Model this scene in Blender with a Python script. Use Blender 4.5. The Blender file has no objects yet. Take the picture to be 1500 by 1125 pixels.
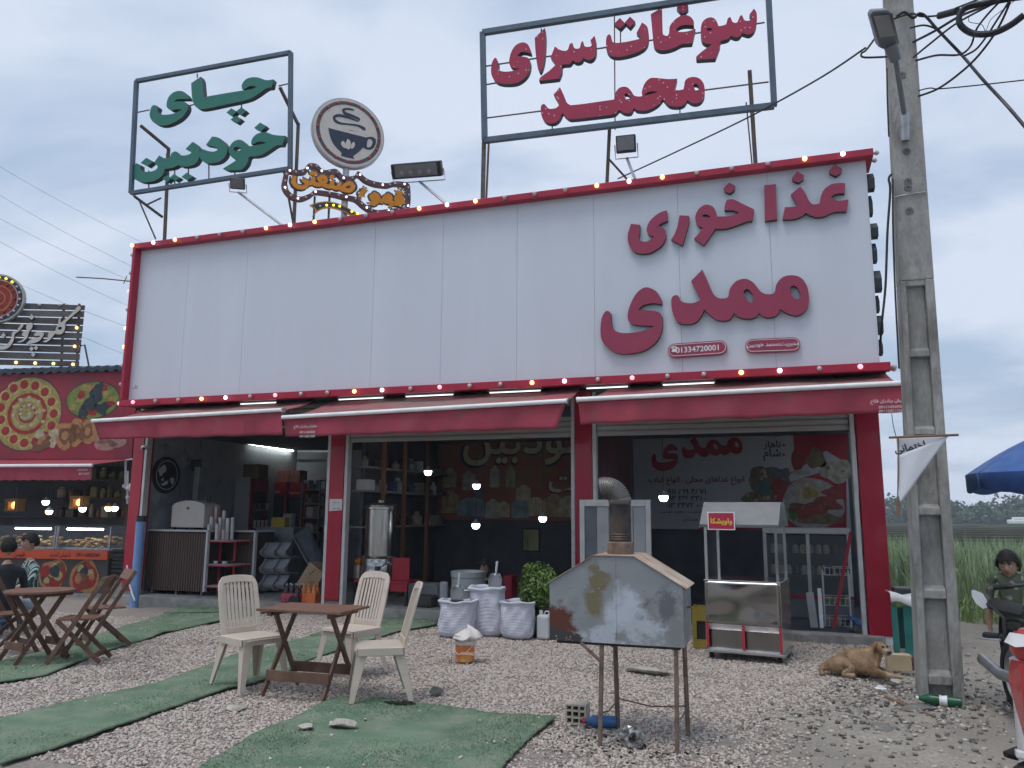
import bpy, bmesh, math, random
import numpy as np
from mathutils import Vector, Matrix
random.seed(7); rng = np.random.default_rng(7)
R = math.radians
scene = bpy.context.scene
col = scene.collection

# ------------------------------------------------------------------ camera
YAW, PITCH, ROLL, EYE, FPX = 18.8, 9.4, 0.4, 1.6, 1150.0
PW, PH = 1500.0, 1125.0
_y, _p, _r = R(YAW), R(PITCH), R(ROLL)
FW = Vector((-math.sin(_y)*math.cos(_p), math.cos(_y)*math.cos(_p), math.sin(_p)))
_rt = Vector((math.cos(_y), math.sin(_y), 0)); _up = _rt.cross(FW)
RT = _rt*math.cos(_r) + _up*math.sin(_r); UP = -_rt*math.sin(_r) + _up*math.cos(_r)
EYEP = Vector((0, 0, EYE))
cd = bpy.data.cameras.new('camera'); cam = bpy.data.objects.new('camera', cd); col.objects.link(cam)
cd.sensor_width = 36; cd.lens = FPX/PW*36; cd.clip_start = .05; cd.clip_end = 3000
cam.matrix_world = Matrix(((RT.x, UP.x, -FW.x, 0), (RT.y, UP.y, -FW.y, 0), (RT.z, UP.z, -FW.z, EYE), (0, 0, 0, 1)))
scene.camera = cam

# ------------------------------------------------------------------ sky, sun, exposure
SUN_EL, SUN_AZ = 70.0, 205.0            # soft overcast light, from high behind the camera
w = bpy.data.worlds.new('World'); scene.world = w; w.use_nodes = True
nt = w.node_tree; N = nt.nodes; L = nt.links; N.clear()
out = N.new('ShaderNodeOutputWorld'); bg = N.new('ShaderNodeBackground'); bg.inputs[1].default_value = 0.1
sky = N.new('ShaderNodeTexSky'); sky.sky_type = 'NISHITA'; sky.sun_disc = False
sky.sun_elevation = R(SUN_EL); sky.sun_rotation = R(SUN_AZ); sky.air_density = 1.6; sky.dust_density = 3.0
tc = N.new('ShaderNodeTexCoord'); sep = N.new('ShaderNodeSeparateXYZ'); L.new(tc.outputs['Generated'], sep.inputs[0])
zc = N.new('ShaderNodeMath'); zc.operation = 'MAXIMUM'; zc.inputs[1].default_value = 0.0; L.new(sep.outputs['Z'], zc.inputs[0])
za = N.new('ShaderNodeMath'); za.operation = 'ADD'; za.inputs[1].default_value = 0.22; L.new(zc.outputs[0], za.inputs[0])
dv = N.new('ShaderNodeVectorMath'); dv.operation = 'DIVIDE'; L.new(tc.outputs['Generated'], dv.inputs[0])
cmb = N.new('ShaderNodeCombineXYZ')
for i in range(3): L.new(za.outputs[0], cmb.inputs[i])
L.new(cmb.outputs[0], dv.inputs[1])
mp = N.new('ShaderNodeMapping'); mp.inputs['Scale'].default_value = (1.0, 1.5, 1.0); mp.inputs['Location'].default_value = (3.1, 1.2, 0)
mp.inputs['Rotation'].default_value = (0, 0, R(35)); L.new(dv.outputs[0], mp.inputs[0])
n1 = N.new('ShaderNodeTexNoise'); n1.inputs['Scale'].default_value = 1.25; n1.inputs['Detail'].default_value = 7; n1.inputs['Roughness'].default_value = .52; n1.inputs['Distortion'].default_value = .35
L.new(mp.outputs[0], n1.inputs['Vector'])
cr = N.new('ShaderNodeValToRGB'); cr.color_ramp.elements[0].position = .36; cr.color_ramp.elements[1].position = .58
L.new(n1.outputs['Fac'], cr.inputs[0])
n2 = N.new('ShaderNodeTexNoise'); n2.inputs['Scale'].default_value = .7; n2.inputs['Detail'].default_value = 4
L.new(mp.outputs[0], n2.inputs['Vector'])
cc = N.new('ShaderNodeMixRGB'); cc.inputs[1].default_value = (6.0, 6.9, 8.6, 1); cc.inputs[2].default_value = (7.6, 8.3, 9.6, 1); L.new(n2.outputs['Fac'], cc.inputs[0])
blue = N.new('ShaderNodeMixRGB'); blue.inputs[0].default_value = .80; blue.inputs[2].default_value = (4.7, 6.0, 8.1, 1)
L.new(sky.outputs[0], blue.inputs[1])
mx = N.new('ShaderNodeMixRGB'); L.new(cr.outputs[0], mx.inputs[0]); L.new(blue.outputs[0], mx.inputs[1]); L.new(cc.outputs[0], mx.inputs[2])
L.new(mx.outputs[0], bg.inputs[0]); L.new(bg.outputs[0], out.inputs[0])
sl = bpy.data.lights.new('sun', 'SUN'); sl.energy = 1.5; sl.angle = R(25); sl.color = (1, .97, .93)
so = bpy.data.objects.new('sun', sl); col.objects.link(so)
_d = Vector((math.sin(R(SUN_AZ))*math.cos(R(SUN_EL)), math.cos(R(SUN_AZ))*math.cos(R(SUN_EL)), math.sin(R(SUN_EL))))
so.rotation_euler = _d.to_track_quat('Z', 'Y').to_euler()
scene.view_settings.view_transform = 'Standard'; scene.view_settings.look = 'None'
scene.view_settings.exposure = 0.0; scene.view_settings.gamma = 1.0; scene.view_settings.use_curve_mapping = False
scene.render.engine = 'CYCLES'; scene.cycles.max_bounces = 5; scene.cycles.diffuse_bounces = 3; scene.cycles.glossy_bounces = 3
scene.cycles.transmission_bounces = 4; scene.cycles.transparent_max_bounces = 6; scene.cycles.caustics_reflective = False; scene.cycles.caustics_refractive = False
scene.cycles.use_denoising = True; scene.cycles.use_adaptive_sampling = True; scene.cycles.adaptive_threshold = .04

# ------------------------------------------------------------------ measuring the place
def ray(x, y): return FW + RT*((x-PW/2)/FPX) - UP*((y-PH/2)/FPX)
def G(x, y, z=0.0):
    d = ray(x, y); return EYEP + d*((z-EYE)/d.z)
def PY(x, y, Y):
    d = ray(x, y); return EYEP + d*(Y/d.y)
class Plane:
    """a vertical plane: point P0 and horizontal direction angle (degrees from +X)"""
    def __init__(s, P0, ang=0.0):
        s.P0 = Vector((P0[0], P0[1], 0)); s.u = Vector((math.cos(R(ang)), math.sin(R(ang)), 0)); s.n = Vector((math.sin(R(ang)), -math.cos(R(ang)), 0)); s.ang = ang
    def at(s, x, y, off=0.0):
        d = ray(x, y); P0 = s.P0 + s.n*off
        return EYEP + d*((P0-EYEP).dot(s.n)/d.dot(s.n))
    def uv(s, x, y, off=0.0):
        p = s.at(x, y, off) - s.P0; return (p.dot(s.u), p.z)
    def pt(s, u, v, off=0.0): return s.P0 + s.u*u + Vector((0, 0, v)) + s.n*off

# ------------------------------------------------------------------ mesh helpers
class MB:
    def __init__(s): s.v = []; s.f = []; s.mi = []
    def add(s, vs, fs, m=0):
        o = len(s.v); s.v += [tuple(p) for p in vs]; s.f += [tuple(i+o for i in f) for f in fs]; s.mi += [m]*len(fs); return s
    def box(s, x0, x1, y0, y1, z0, z1, m=0):
        v = [(x, y, z) for z in (z0, z1) for y in (y0, y1) for x in (x0, x1)]
        return s.add(v, [(0, 2, 3, 1), (4, 5, 7, 6), (0, 1, 5, 4), (2, 6, 7, 3), (0, 4, 6, 2), (1, 3, 7, 5)], m)
    def cbox(s, c, sx, sy, sz, rz=0, rx=0, ry=0, m=0):
        M = Matrix.Translation(c) @ Matrix.Rotation(rz, 4, 'Z') @ Matrix.Rotation(ry, 4, 'Y') @ Matrix.Rotation(rx, 4, 'X')
        v = [M @ Vector((x*sx/2, y*sy/2, z*sz/2)) for z in (-1, 1) for y in (-1, 1) for x in (-1, 1)]
        return s.add(v, [(0, 2, 3, 1), (4, 5, 7, 6), (0, 1, 5, 4), (2, 6, 7, 3), (0, 4, 6, 2), (1, 3, 7, 5)], m)
    def beam(s, a, b, w, h=None, side=None, m=0):
        a = Vector(a); b = Vector(b); h = h or w; d = (b-a).normalized()
        x = Vector(side) if side is not None else d.cross(Vector((0, 0, 1)))
        if x.length < 1e-3: x = Vector((1, 0, 0))
        x = (x - d*x.dot(d)).normalized(); y = d.cross(x)
        v = [p + x*(i*w/2) + y*(j*h/2) for p in (a, b) for j in (-1, 1) for i in (-1, 1)]
        return s.add(v, [(0, 1, 3, 2), (4, 6, 7, 5), (0, 4, 5, 1), (2, 3, 7, 6), (0, 2, 6, 4), (1, 5, 7, 3)], m)
    def tube(s, pts, r, n=8, m=0, caps=True, closed=False):
        pts = [Vector(p) for p in pts]; k = len(pts); rs = r if isinstance(r, (list, tuple)) else [r]*k
        ref = Vector((0, 0, 1)); vs = []; px = None
        for i, p in enumerate(pts):
            if closed: d = pts[(i+1) % k] - pts[i-1]
            else: d = pts[min(i+1, k-1)] - pts[max(i-1, 0)]
            d.normalize()
            if px is None:
                x = d.cross(ref)
                if x.length < .05: x = d.cross(Vector((1, 0, 0)))
            else: x = px - d*px.dot(d)
            x.normalize(); px = x; y = d.cross(x)
            vs += [p + (x*math.cos(2*math.pi*j/n) + y*math.sin(2*math.pi*j/n))*rs[i] for j in range(n)]
        fs = []
        for i in range(k if closed else k-1):
            a = i*n; b = ((i+1) % k)*n
            fs += [(a+j, a+(j+1) % n, b+(j+1) % n, b+j) for j in range(n)]
        if caps and not closed: fs += [tuple(range(n))[::-1], tuple(range((k-1)*n, k*n))]
        return s.add(vs, fs, m)
    def cyl(s, a, b, r, n=16, m=0): return s.tube([a, b], r, n, m)
    def lathe(s, prof, n=20, c=(0, 0, 0), M=None, m=0, caps=True):
        c = Vector(c); vs = []
        for r, z in prof:
            for j in range(n):
                p = Vector((r*math.cos(2*math.pi*j/n), r*math.sin(2*math.pi*j/n), z))
                vs.append((M @ p if M is not None else p) + c)
        fs = []
        for i in range(len(prof)-1):
            a = i*n; b = a+n
            fs += [(a+j, a+(j+1) % n, b+(j+1) % n, b+j) for j in range(n)]
        if caps:
            fs += [tuple(range(n))[::-1], tuple(range((len(prof)-1)*n, len(prof)*n))]
        return s.add(vs, fs, m)
    def prism(s, pts, ext, m=0):
        pts = [Vector(p) for p in pts]; e = Vector(ext); n = len(pts)
        return s.add(pts + [p+e for p in pts], [tuple(range(n)), tuple(range(n, 2*n))[::-1]] + [(i, n+i, n+(i+1) % n, (i+1) % n) for i in range(n)], m)
    def ball(s, c, r, sx=1, sy=1, sz=1, n=12, k=8, m=0):
        prof = [(max(1e-4, r*math.sin(math.pi*i/k)), -r*math.cos(math.pi*i/k)) for i in range(k+1)]
        return s.lathe(prof, n, c, Matrix.Diagonal((sx, sy, sz, 1)), m)
    def build(s, name, mats, parent=None, smooth=None, bev=0, local=False, kind=None):
        me = bpy.data.meshes.new(name)
        vs = s.v
        if parent is not None and not local:
            top = parent
            while top.parent: top = top.parent
            iv = top.matrix_basis.inverted(); vs = [iv @ Vector(p) for p in s.v]
        me.from_pydata([tuple(p) for p in vs], [], s.f)
        mats = mats if isinstance(mats, (list, tuple)) else [mats]
        for m in mats: me.materials.append(m)
        if len(mats) > 1: me.polygons.foreach_set('material_index', s.mi)
        bm = bmesh.new(); bm.from_mesh(me); bmesh.ops.recalc_face_normals(bm, faces=bm.faces); bm.to_mesh(me); bm.free()
        if smooth is not None:
            me.shade_smooth(); me.set_sharp_from_angle(angle=R(smooth))
        o = bpy.data.objects.new(name, me); col.objects.link(o)
        if parent is not None: o.parent = parent
        if bev:
            b = o.modifiers.new('bevel', 'BEVEL'); b.width = bev; b.segments = 2; b.limit_method = 'ANGLE'; b.angle_limit = R(40)
        if kind: o['kind'] = kind
        return o

def tag(o, label, cat, group=None):
    o['label'] = label; o['category'] = cat
    if group: o['group'] = group
    return o
def thing(name, label, cat, loc=(0, 0, 0), rz=0.0, group=None):
    o = bpy.data.objects.new(name, None); col.objects.link(o); o.empty_display_size = .1
    o.matrix_basis = Matrix.Translation(loc) @ Matrix.Rotation(rz, 4, 'Z')
    return tag(o, label, cat, group)
def copy_tree(o, parent=None):
    c = o.copy(); col.objects.link(c); c.parent = parent
    for ch in list(o.children): copy_tree(ch, c)
    return c
def place_copy(root, loc, rz, label):
    c = copy_tree(root); c.matrix_basis = Matrix.Translation(loc) @ Matrix.Rotation(rz, 4, 'Z'); c['label'] = label; return c

# ------------------------------------------------------------------ materials
_mats = {}
def mat(name, c, rough=.6, metal=0., var=.12, scale=6., bump=0., bscale=60., c2=None, dmask=(.5, .65), dscale=3., emit=0., coat=0., spec=.5, alpha=1., stretch=None, trans=0., ior=1.45):
    """base colour with noise variation; c2 = second colour (dirt, wear, print) laid in by a noise mask of its own"""
    if name in _mats: return _mats[name]
    m = bpy.data.materials.new(name); m.use_nodes = True; _mats[name] = m
    nt = m.node_tree; N = nt.nodes; L = nt.links; b = N['Principled BSDF']
    b.inputs['Roughness'].default_value = rough; b.inputs['Metallic'].default_value = metal
    b.inputs['Specular IOR Level'].default_value = spec; b.inputs['Coat Weight'].default_value = coat
    b.inputs['Alpha'].default_value = alpha; b.inputs['Transmission Weight'].default_value = trans; b.inputs['IOR'].default_value = ior
    tc = N.new('ShaderNodeTexCoord'); vec = tc.outputs['Object']
    if stretch:
        mp = N.new('ShaderNodeMapping'); mp.inputs['Scale'].default_value = stretch; L.new(vec, mp.inputs[0]); vec = mp.outputs[0]
    base = tuple(c) + (1,)
    n = N.new('ShaderNodeTexNoise'); n.inputs['Scale'].default_value = scale; n.inputs['Detail'].default_value = 6; L.new(vec, n.inputs['Vector'])
    hs = N.new('ShaderNodeMixRGB'); hs.inputs[1].default_value = tuple(x*(1-var) for x in c) + (1,); hs.inputs[2].default_value = tuple(min(1, x*(1+var)) for x in c) + (1,)
    mr = N.new('ShaderNodeMapRange'); mr.inputs[1].default_value = .3; mr.inputs[2].default_value = .7; L.new(n.outputs['Fac'], mr.inputs[0]); L.new(mr.outputs[0], hs.inputs[0])
    outc = hs.outputs[0]
    if c2 is not None:
        d = N.new('ShaderNodeTexNoise'); d.inputs['Scale'].default_value = dscale; d.inputs['Detail'].default_value = 8; d.inputs['Roughness'].default_value = .62; L.new(vec, d.inputs['Vector'])
        rr = N.new('ShaderNodeMapRange'); rr.inputs[1].default_value = dmask[0]; rr.inputs[2].default_value = dmask[1]; L.new(d.outputs['Fac'], rr.inputs[0])
        mm = N.new('ShaderNodeMixRGB'); L.new(rr.outputs[0], mm.inputs[0]); L.new(outc, mm.inputs[1]); mm.inputs[2].default_value = tuple(c2) + (1,); outc = mm.outputs[0]
    L.new(outc, b.inputs['Base Color'])
    if emit:
        b.inputs['Emission Color'].default_value = base; b.inputs['Emission Strength'].default_value = emit
    # roughness breakup
    r2 = N.new('ShaderNodeMapRange'); r2.inputs[3].default_value = max(.02, rough-.08); r2.inputs[4].default_value = min(1, rough+.1); L.new(n.outputs['Fac'], r2.inputs[0]); L.new(r2.outputs[0], b.inputs['Roughness'])
    if bump:
        bn = N.new('ShaderNodeTexNoise'); bn.inputs['Scale'].default_value = bscale; bn.inputs['Detail'].default_value = 5; L.new(vec, bn.inputs['Vector'])
        bp = N.new('ShaderNodeBump'); bp.inputs['Strength'].default_value = bump; bp.inputs['Distance'].default_value = .02; L.new(bn.outputs['Fac'], bp.inputs['Height']); L.new(bp.outputs[0], b.inputs['Normal'])
    return m

# ------------------------------------------------------------------ outlines and writing
def smooth_path(s):
    """'x y, x y c, ...' -> dense outline; c marks a corner, the rest is a smooth curve"""
    P = []
    for t in s.split(','):
        a = t.split(); P.append((float(a[0]), float(a[1]), len(a) > 2))
    n = len(P); out = []
    for i in range(n):
        p0, p1, p2, p3 = P[i-1], P[i], P[(i+1) % n], P[(i+2) % n]
        t1 = (0, 0) if p1[2] else ((p2[0]-p0[0])*.5, (p2[1]-p0[1])*.5)
        t2 = (0, 0) if p2[2] else ((p3[0]-p1[0])*.5, (p3[1]-p1[1])*.5)
        L12 = math.hypot(p2[0]-p1[0], p2[1]-p1[1])
        def lim(t):
            l = math.hypot(*t); k = min(1, 1.1*L12/l) if l > 0 else 0
            return (t[0]*k, t[1]*k)
        t1 = lim(t1); t2 = lim(t2)
        if p1[2]: t1 = ((p2[0]-p1[0])*.6, (p2[1]-p1[1])*.6)
        if p2[2]: t2 = ((p2[0]-p1[0])*.6, (p2[1]-p1[1])*.6)
        k = 1 if (p1[2] and p2[2]) else 4
        for j in range(k):
            u = j/k; h1 = 2*u**3-3*u*u+1; h2 = -2*u**3+3*u*u; h3 = u**3-2*u*u+u; h4 = u**3-u*u
            out.append((h1*p1[0]+h2*p2[0]+h3*t1[0]+h4*t2[0], h1*p1[1]+h2*p2[1]+h3*t1[1]+h4*t2[1]))
    return out
def curve_mesh(contours, extrude=0.0, offset=0.0):
    """flat contours (2D, holes allowed) -> mesh with front at z=+extrude and back at -extrude"""
    c = bpy.data.curves.new('tmp', 'CURVE'); c.dimensions = '2D'; c.fill_mode = 'BOTH'; c.extrude = extrude; c.offset = offset
    for pts in contours:
        s = c.splines.new('POLY'); s.points.add(len(pts)-1)
        for i, p in enumerate(pts): s.points[i].co = (p[0], p[1], 0, 1)
        s.use_cyclic_u = True
    o = bpy.data.objects.new('tmp', c); me = bpy.data.meshes.new_from_object(o)
    bpy.data.objects.remove(o); bpy.data.curves.remove(c)
    return me
def plane_matrix(pl, u, v, off):
    o = pl.pt(u, v, off)
    return Matrix(((pl.u.x, 0, pl.n.x, o.x), (pl.u.y, 0, pl.n.y, o.y), (0, 1, 0, o.z), (0, 0, 0, 1)))
def mesh_on_plane(name, me, mats, parent, pl, u=0, v=0, off=0.0):
    """mesh in (u,v,normal) coordinates, put on the plane as a child"""
    M = plane_matrix(pl, u, v, off)
    if parent is not None:
        top = parent
        while top.parent: top = top.parent
        M = top.matrix_basis.inverted() @ M
    me.transform(M)
    me.materials.clear()
    mats = mats if isinstance(mats, (list, tuple)) else [mats]
    for m in mats: me.materials.append(m)
    me.name = name
    o = bpy.data.objects.new(name, me); col.objects.link(o)
    if parent is not None: o.parent = parent
    return o
def glyph(name, contours, zoom, pl, parent, mats, depth=.1, off=0.0):
    """outline measured on the photo (zoom = x0, y0, scale) -> raised letter standing on the plane, front face at off, mats = front, side"""
    x0, y0, s = zoom; cs = []
    for c in contours:
        cs.append([pl.uv(x0+a/s, y0+b/s, off) for a, b in smooth_path(c)])
    me = curve_mesh(cs, depth/2)
    o = mesh_on_plane(name, me, mats, parent, pl, 0, 0, off-depth/2)
    n = pl.n
    if parent is not None:
        top = parent
        while top.parent: top = top.parent
        n = top.matrix_basis.to_3x3().inverted() @ n
    if len(me.materials) > 1:
        for p in me.polygons: p.material_index = 0 if p.normal.dot(n) > .7 else 1
    return o
_F = {'ا': 'FE8D FE8E', 'آ': 'FE81 FE82', 'ب': 'FE8F FE90 FE91 FE92', 'پ': 'FB56 FB57 FB58 FB59', 'ت': 'FE95 FE96 FE97 FE98', 'ج': 'FE9D FE9E FE9F FEA0', 'چ': 'FB7A FB7B FB7C FB7D',
      'ح': 'FEA1 FEA2 FEA3 FEA4', 'خ': 'FEA5 FEA6 FEA7 FEA8', 'د': 'FEA9 FEAA', 'ذ': 'FEAB FEAC', 'ر': 'FEAD FEAE', 'ز': 'FEAF FEB0', 'س': 'FEB1 FEB2 FEB3 FEB4', 'ش': 'FEB5 FEB6 FEB7 FEB8',
      'ص': 'FEB9 FEBA FEBB FEBC', 'ع': 'FEC9 FECA FECB FECC', 'غ': 'FECD FECE FECF FED0', 'ف': 'FED1 FED2 FED3 FED4', 'ق': 'FED5 FED6 FED7 FED8', 'ک': 'FB8E FB8F FB90 FB91', 'گ': 'FB92 FB93 FB94 FB95',
      'ل': 'FEDD FEDE FEDF FEE0', 'م': 'FEE1 FEE2 FEE3 FEE4', 'ن': 'FEE5 FEE6 FEE7 FEE8', 'ه': 'FEE9 FEEA FEEB FEEC', 'و': 'FEED FEEE', 'ی': 'FBFC FBFD FBFE FBFF'}
_F = {k: [chr(int(h, 16)) for h in v.split()] for k, v in _F.items()}
def fa(s):
    """Persian words -> joined letter forms in left-to-right drawing order; digit runs keep their order"""
    o = []; n = len(s); i = 0
    for i, ch in enumerate(s):
        if ch not in _F: o.append(ch); continue
        f = _F[ch]; prev = i > 0 and s[i-1] in _F and len(_F[s[i-1]]) == 4; nxt = i < n-1 and s[i+1] in _F and len(f) == 4
        o.append(f[3] if prev and nxt else f[1] if prev else f[2] if nxt else f[0])
    toks = []; cur = ''
    for ch in o:
        if ch.isdigit() and ch not in 'ء': cur += ch
        else:
            if cur: toks.append(cur); cur = ''
            toks.append(ch)
    if cur: toks.append(cur)
    return ''.join(reversed(toks))
def writing(name, s, m, parent, pl, px, py, w=None, h=None, off=.002, bold=.012, depth=.002, slope=0.0):
    """flat lettering on a plane, centred where (px,py) of the photo lies; w or h in metres"""
    c = bpy.data.curves.new('tmp', 'FONT'); c.body = s; c.extrude = .0; c.resolution_u = 3
    o = bpy.data.objects.new('tmp', c); me = bpy.data.meshes.new_from_object(o)
    bpy.data.objects.remove(o); bpy.data.curves.remove(c)
    P = np.array([v.co[:] for v in me.vertices]); lo, hi = P.min(0), P.max(0)
    sx = sy = None
    if w: sx = w/(hi[0]-lo[0])
    if h: sy = h/(hi[1]-lo[1])
    sx = sx or sy; sy = sy or sx
    ctr = (lo+hi)/2
    me.transform(Matrix.Rotation(math.atan(slope), 4, 'Z') @ Matrix.Diagonal((sx, sy, 1, 1)) @ Matrix.Translation((-ctr[0], -ctr[1], 0)))
    if bold > .008:                       # heavier strokes: the outline laid down again a hair's breadth aside
        V = np.array([v.co[:] for v in me.vertices]); F = [tuple(p.vertices) for p in me.polygons]; n = len(V); b_ = bold*.8*min(sx, sy*1.6); VV = [V]; FF = list(F)
        for k, (dx, dy) in enumerate(((b_, 0), (-b_, 0), (0, b_), (0, -b_), (b_*.7, b_*.7), (-b_*.7, -b_*.7))): VV.append(V+np.array([dx, dy, .0002*(k+1)])); FF += [tuple(i+n*(k+1) for i in f) for f in F]
        me = bpy.data.meshes.new(name); me.from_pydata(np.concatenate(VV).tolist(), [], FF)
    u, v = pl.uv(px, py, off)
    return mesh_on_plane(name, me, m, parent, pl, u, v, off)
def flat_shape(name, pts_uv, m, parent, pl, off=.002, holes=()):
    me = curve_mesh([pts_uv]+list(holes), 0.0)
    return mesh_on_plane(name, me, m, parent, pl, 0, 0, off)
def ring_pts(u, v, ru, rv=None, n=28, a=0.0, wob=0.0):
    rv = rv or ru; o = []
    for i in range(n):
        t = 2*math.pi*i/n; k = 1 + wob*math.sin(3*t+u*7) + wob*.6*math.sin(5*t+v*9)
        x = ru*k*math.cos(t); y = rv*k*math.sin(t); o.append((u+x*math.cos(a)-y*math.sin(a), v+x*math.sin(a)+y*math.cos(a)))
    return o
# ------------------------------------------------------------------ palette
RED = mat('red_panel', (.36, .007, .028), .32, var=.12, scale=2.5, coat=.25, c2=(.28, .018, .035), dmask=(.52, .75), dscale=1.6)
RED_FRAME = mat('red_frame', (.37, .013, .042), .42, var=.10, scale=2.0, c2=(.24, .03, .05), dmask=(.58, .8), dscale=5)
RED_LETTER = mat('red_letter', (.30, .035, .080), .35, var=.06, scale=2)
DARK_EDGE = mat('dark_edge', (.035, .045, .055), .5, var=.2)
WHITE_PANEL = mat('white_panel', (.60, .64, .70), .38, var=.035, scale=1.1, c2=(.575, .60, .645), dmask=(.46, .82), dscale=2.2, stretch=(2.2, 2.2, .22))
JAMB = mat('jamb_metal', (.55, .55, .54), .45, var=.15, scale=4, c2=(.30, .29, .28), dmask=(.58, .75), dscale=4)
AWN_TOP = mat('awning_top', (.34, .065, .09), .85, var=.2, scale=2, c2=(.25, .175, .15), dmask=(.40, .62), dscale=1.3, stretch=(.6, 2, 2)); AWN = mat('awning_cloth', (.33, .048, .075), .85, var=.16, scale=3, c2=(.25, .09, .09), dmask=(.52, .75), dscale=2.2, bump=.08, bscale=9)
WHITE = mat('white_paint', (.75, .76, .77), .4, var=.06)
STEEL_BLUE = mat('frame_steel', (.075, .115, .155), .5, var=.2, scale=5)
RUSTY = mat('rusty_steel', (.10, .085, .08), .7, var=.3, scale=14, c2=(.17, .09, .05), dmask=(.5, .62), dscale=9)
GALV = mat('galvanised', (.42, .43, .45), .38, metal=.8, var=.18, scale=10)
STAINLESS = mat('stainless', (.62, .62, .62), .16, metal=1., var=.08, scale=5)
CHROME = mat('polished_steel', (.40, .39, .38), .07, metal=1., var=.05, scale=3, bump=.06, bscale=2.6)
BLACK = mat('black_plastic', (.018, .02, .024), .45, var=.2)
RUBBER = mat('black_rubber', (.02, .02, .021), .85, var=.2)
CONC = mat('concrete', (.30, .295, .28), .9, var=.16, scale=7, bump=.35, bscale=45, c2=(.19, .185, .175), dmask=(.48, .68), dscale=4)
BULB_OFF = mat('bulb_clear', (.55, .50, .50), .15, var=.1, spec=.8)
BULB_WARM = mat('bulb_warm', (1, .62, .22), .3, emit=3.0)
BULB_WHITE = mat('bulb_white', (.95, .95, 1), .3, emit=2.2)
BULB_PINK = mat('bulb_pink', (1, .45, .55), .3, emit=1.2)
TUBE = mat('tube_light', (.92, 1, .98), .3, emit=14.0); TUBE2 = mat('tube_soft', (.92, 1, .98), .3, emit=1.6)
LAMP_W = mat('lamp_white', (.85, .95, 1), .3, emit=12.0)
LAMP_Y = mat('lamp_yellow', (1, .72, .30), .3, emit=9.0)
LAMP_O = mat('lamp_orange', (1, .45, .12), .3, emit=5.0)
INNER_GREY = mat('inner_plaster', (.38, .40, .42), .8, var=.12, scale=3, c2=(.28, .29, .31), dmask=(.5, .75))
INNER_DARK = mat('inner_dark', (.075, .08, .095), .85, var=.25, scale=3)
SHELF = mat('shelf_steel', (.22, .235, .25), .5, var=.2)
WOOD_OLD = mat('old_wood', (.20, .12, .08), .7, var=.3, scale=5, stretch=(1, 1, 6), bump=.15)

# ------------------------------------------------------------------ noise on the ground
def vnoise(x, y, s, seed=0):
    x = np.asarray(x, float)/s; y = np.asarray(y, float)/s
    xi = np.floor(x).astype(np.int64); yi = np.floor(y).astype(np.int64); xf = x-xi; yf = y-yi
    def h(a, b):
        k = (a*374761393 + b*668265263 + seed*974634777) & 0x7fffffff; k = ((k ^ (k >> 13))*1274126177) & 0x7fffffff
        return ((k ^ (k >> 16)) & 0xffff)/65535.0
    sx = xf*xf*(3-2*xf); sy = yf*yf*(3-2*yf)
    a = h(xi, yi)*(1-sx)+h(xi+1, yi)*sx; b = h(xi, yi+1)*(1-sx)+h(xi+1, yi+1)*sx
    return a*(1-sy)+b*sy
def gravel_edge(X, Y):      # >0 inside the gravelled yard, <0 on the trodden earth by the pole
    return (-.35 + (Y-5.5)*.27 + (vnoise(X, Y, .9, 3)-.5)*.7) - X
def ground_h(X, Y):
    e = np.clip(-gravel_edge(X, Y)/.6, 0, 1)
    near = np.clip((16-Y)/3, 0, 1)*np.clip((X+16)/2, 0, 1)
    h = (vnoise(X, Y, .5, 1)-.6)*.02 + (vnoise(X, Y, .17, 2)-.6)*.010
    hd = (vnoise(X, Y, .8, 5)-.55)*.07 + (vnoise(X*.6+Y*.8, Y*.8-X*2, .35, 6)-.5)*.05 + (vnoise(X, Y, .09, 7)-.5)*.022
    return near*(h*(1-e) + hd*e) - .012

xs = np.unique(np.concatenate([np.linspace(-900, -20, 12), np.linspace(-20, -9, 45), np.linspace(-9, 5, 330), np.linspace(5, 12, 30), np.linspace(12, 1200, 14)]))
ys = np.unique(np.concatenate([np.linspace(-30, 3.5, 12), np.linspace(3.5, 11.5, 190), np.linspace(11.5, 20, 40), np.linspace(20, 1600, 26)]))
XX, YY = np.meshgrid(xs, ys); ZZ = ground_h(XX, YY)
me = bpy.data.meshes.new('ground'); nx, ny = len(xs), len(ys)
idx = np.arange(nx*ny).reshape(ny, nx)
q = np.stack([idx[:-1, :-1], idx[:-1, 1:], idx[1:, 1:], idx[1:, :-1]], -1).reshape(-1, 4)
me.from_pydata(np.stack([XX, YY, ZZ], -1).reshape(-1, 3).tolist(), [], q.tolist()); me.shade_smooth()
ground = bpy.data.objects.new('ground', me); col.objects.link(ground); ground['kind'] = 'structure'
gm = bpy.data.materials.new('earth'); gm.use_nodes = True; nt = gm.node_tree; N = nt.nodes; L = nt.links; b = N['Principled BSDF']; b.inputs['Roughness'].default_value = .95; b.inputs['Specular IOR Level'].default_value = .25
tc = N.new('ShaderNodeTexCoord'); P = tc.outputs['Object']
def gn(scale, det=6, rough=.6):
    n = N.new('ShaderNodeTexNoise'); n.inputs['Scale'].default_value = scale; n.inputs['Detail'].default_value = det; n.inputs['Roughness'].default_value = rough; L.new(P, n.inputs['Vector']); return n
def gmix(f, a, bb):
    m = N.new('ShaderNodeMixRGB'); L.new(f, m.inputs[0])
    for i, c in ((1, a), (2, bb)):
        if isinstance(c, tuple): m.inputs[i].default_value = c + (1,)
        else: L.new(c, m.inputs[i])
    return m.outputs[0]
def grange(f, a, bb):
    m = N.new('ShaderNodeMapRange'); m.inputs[1].default_value = a; m.inputs[2].default_value = bb; L.new(f, m.inputs[0]); return m.outputs[0]
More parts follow.
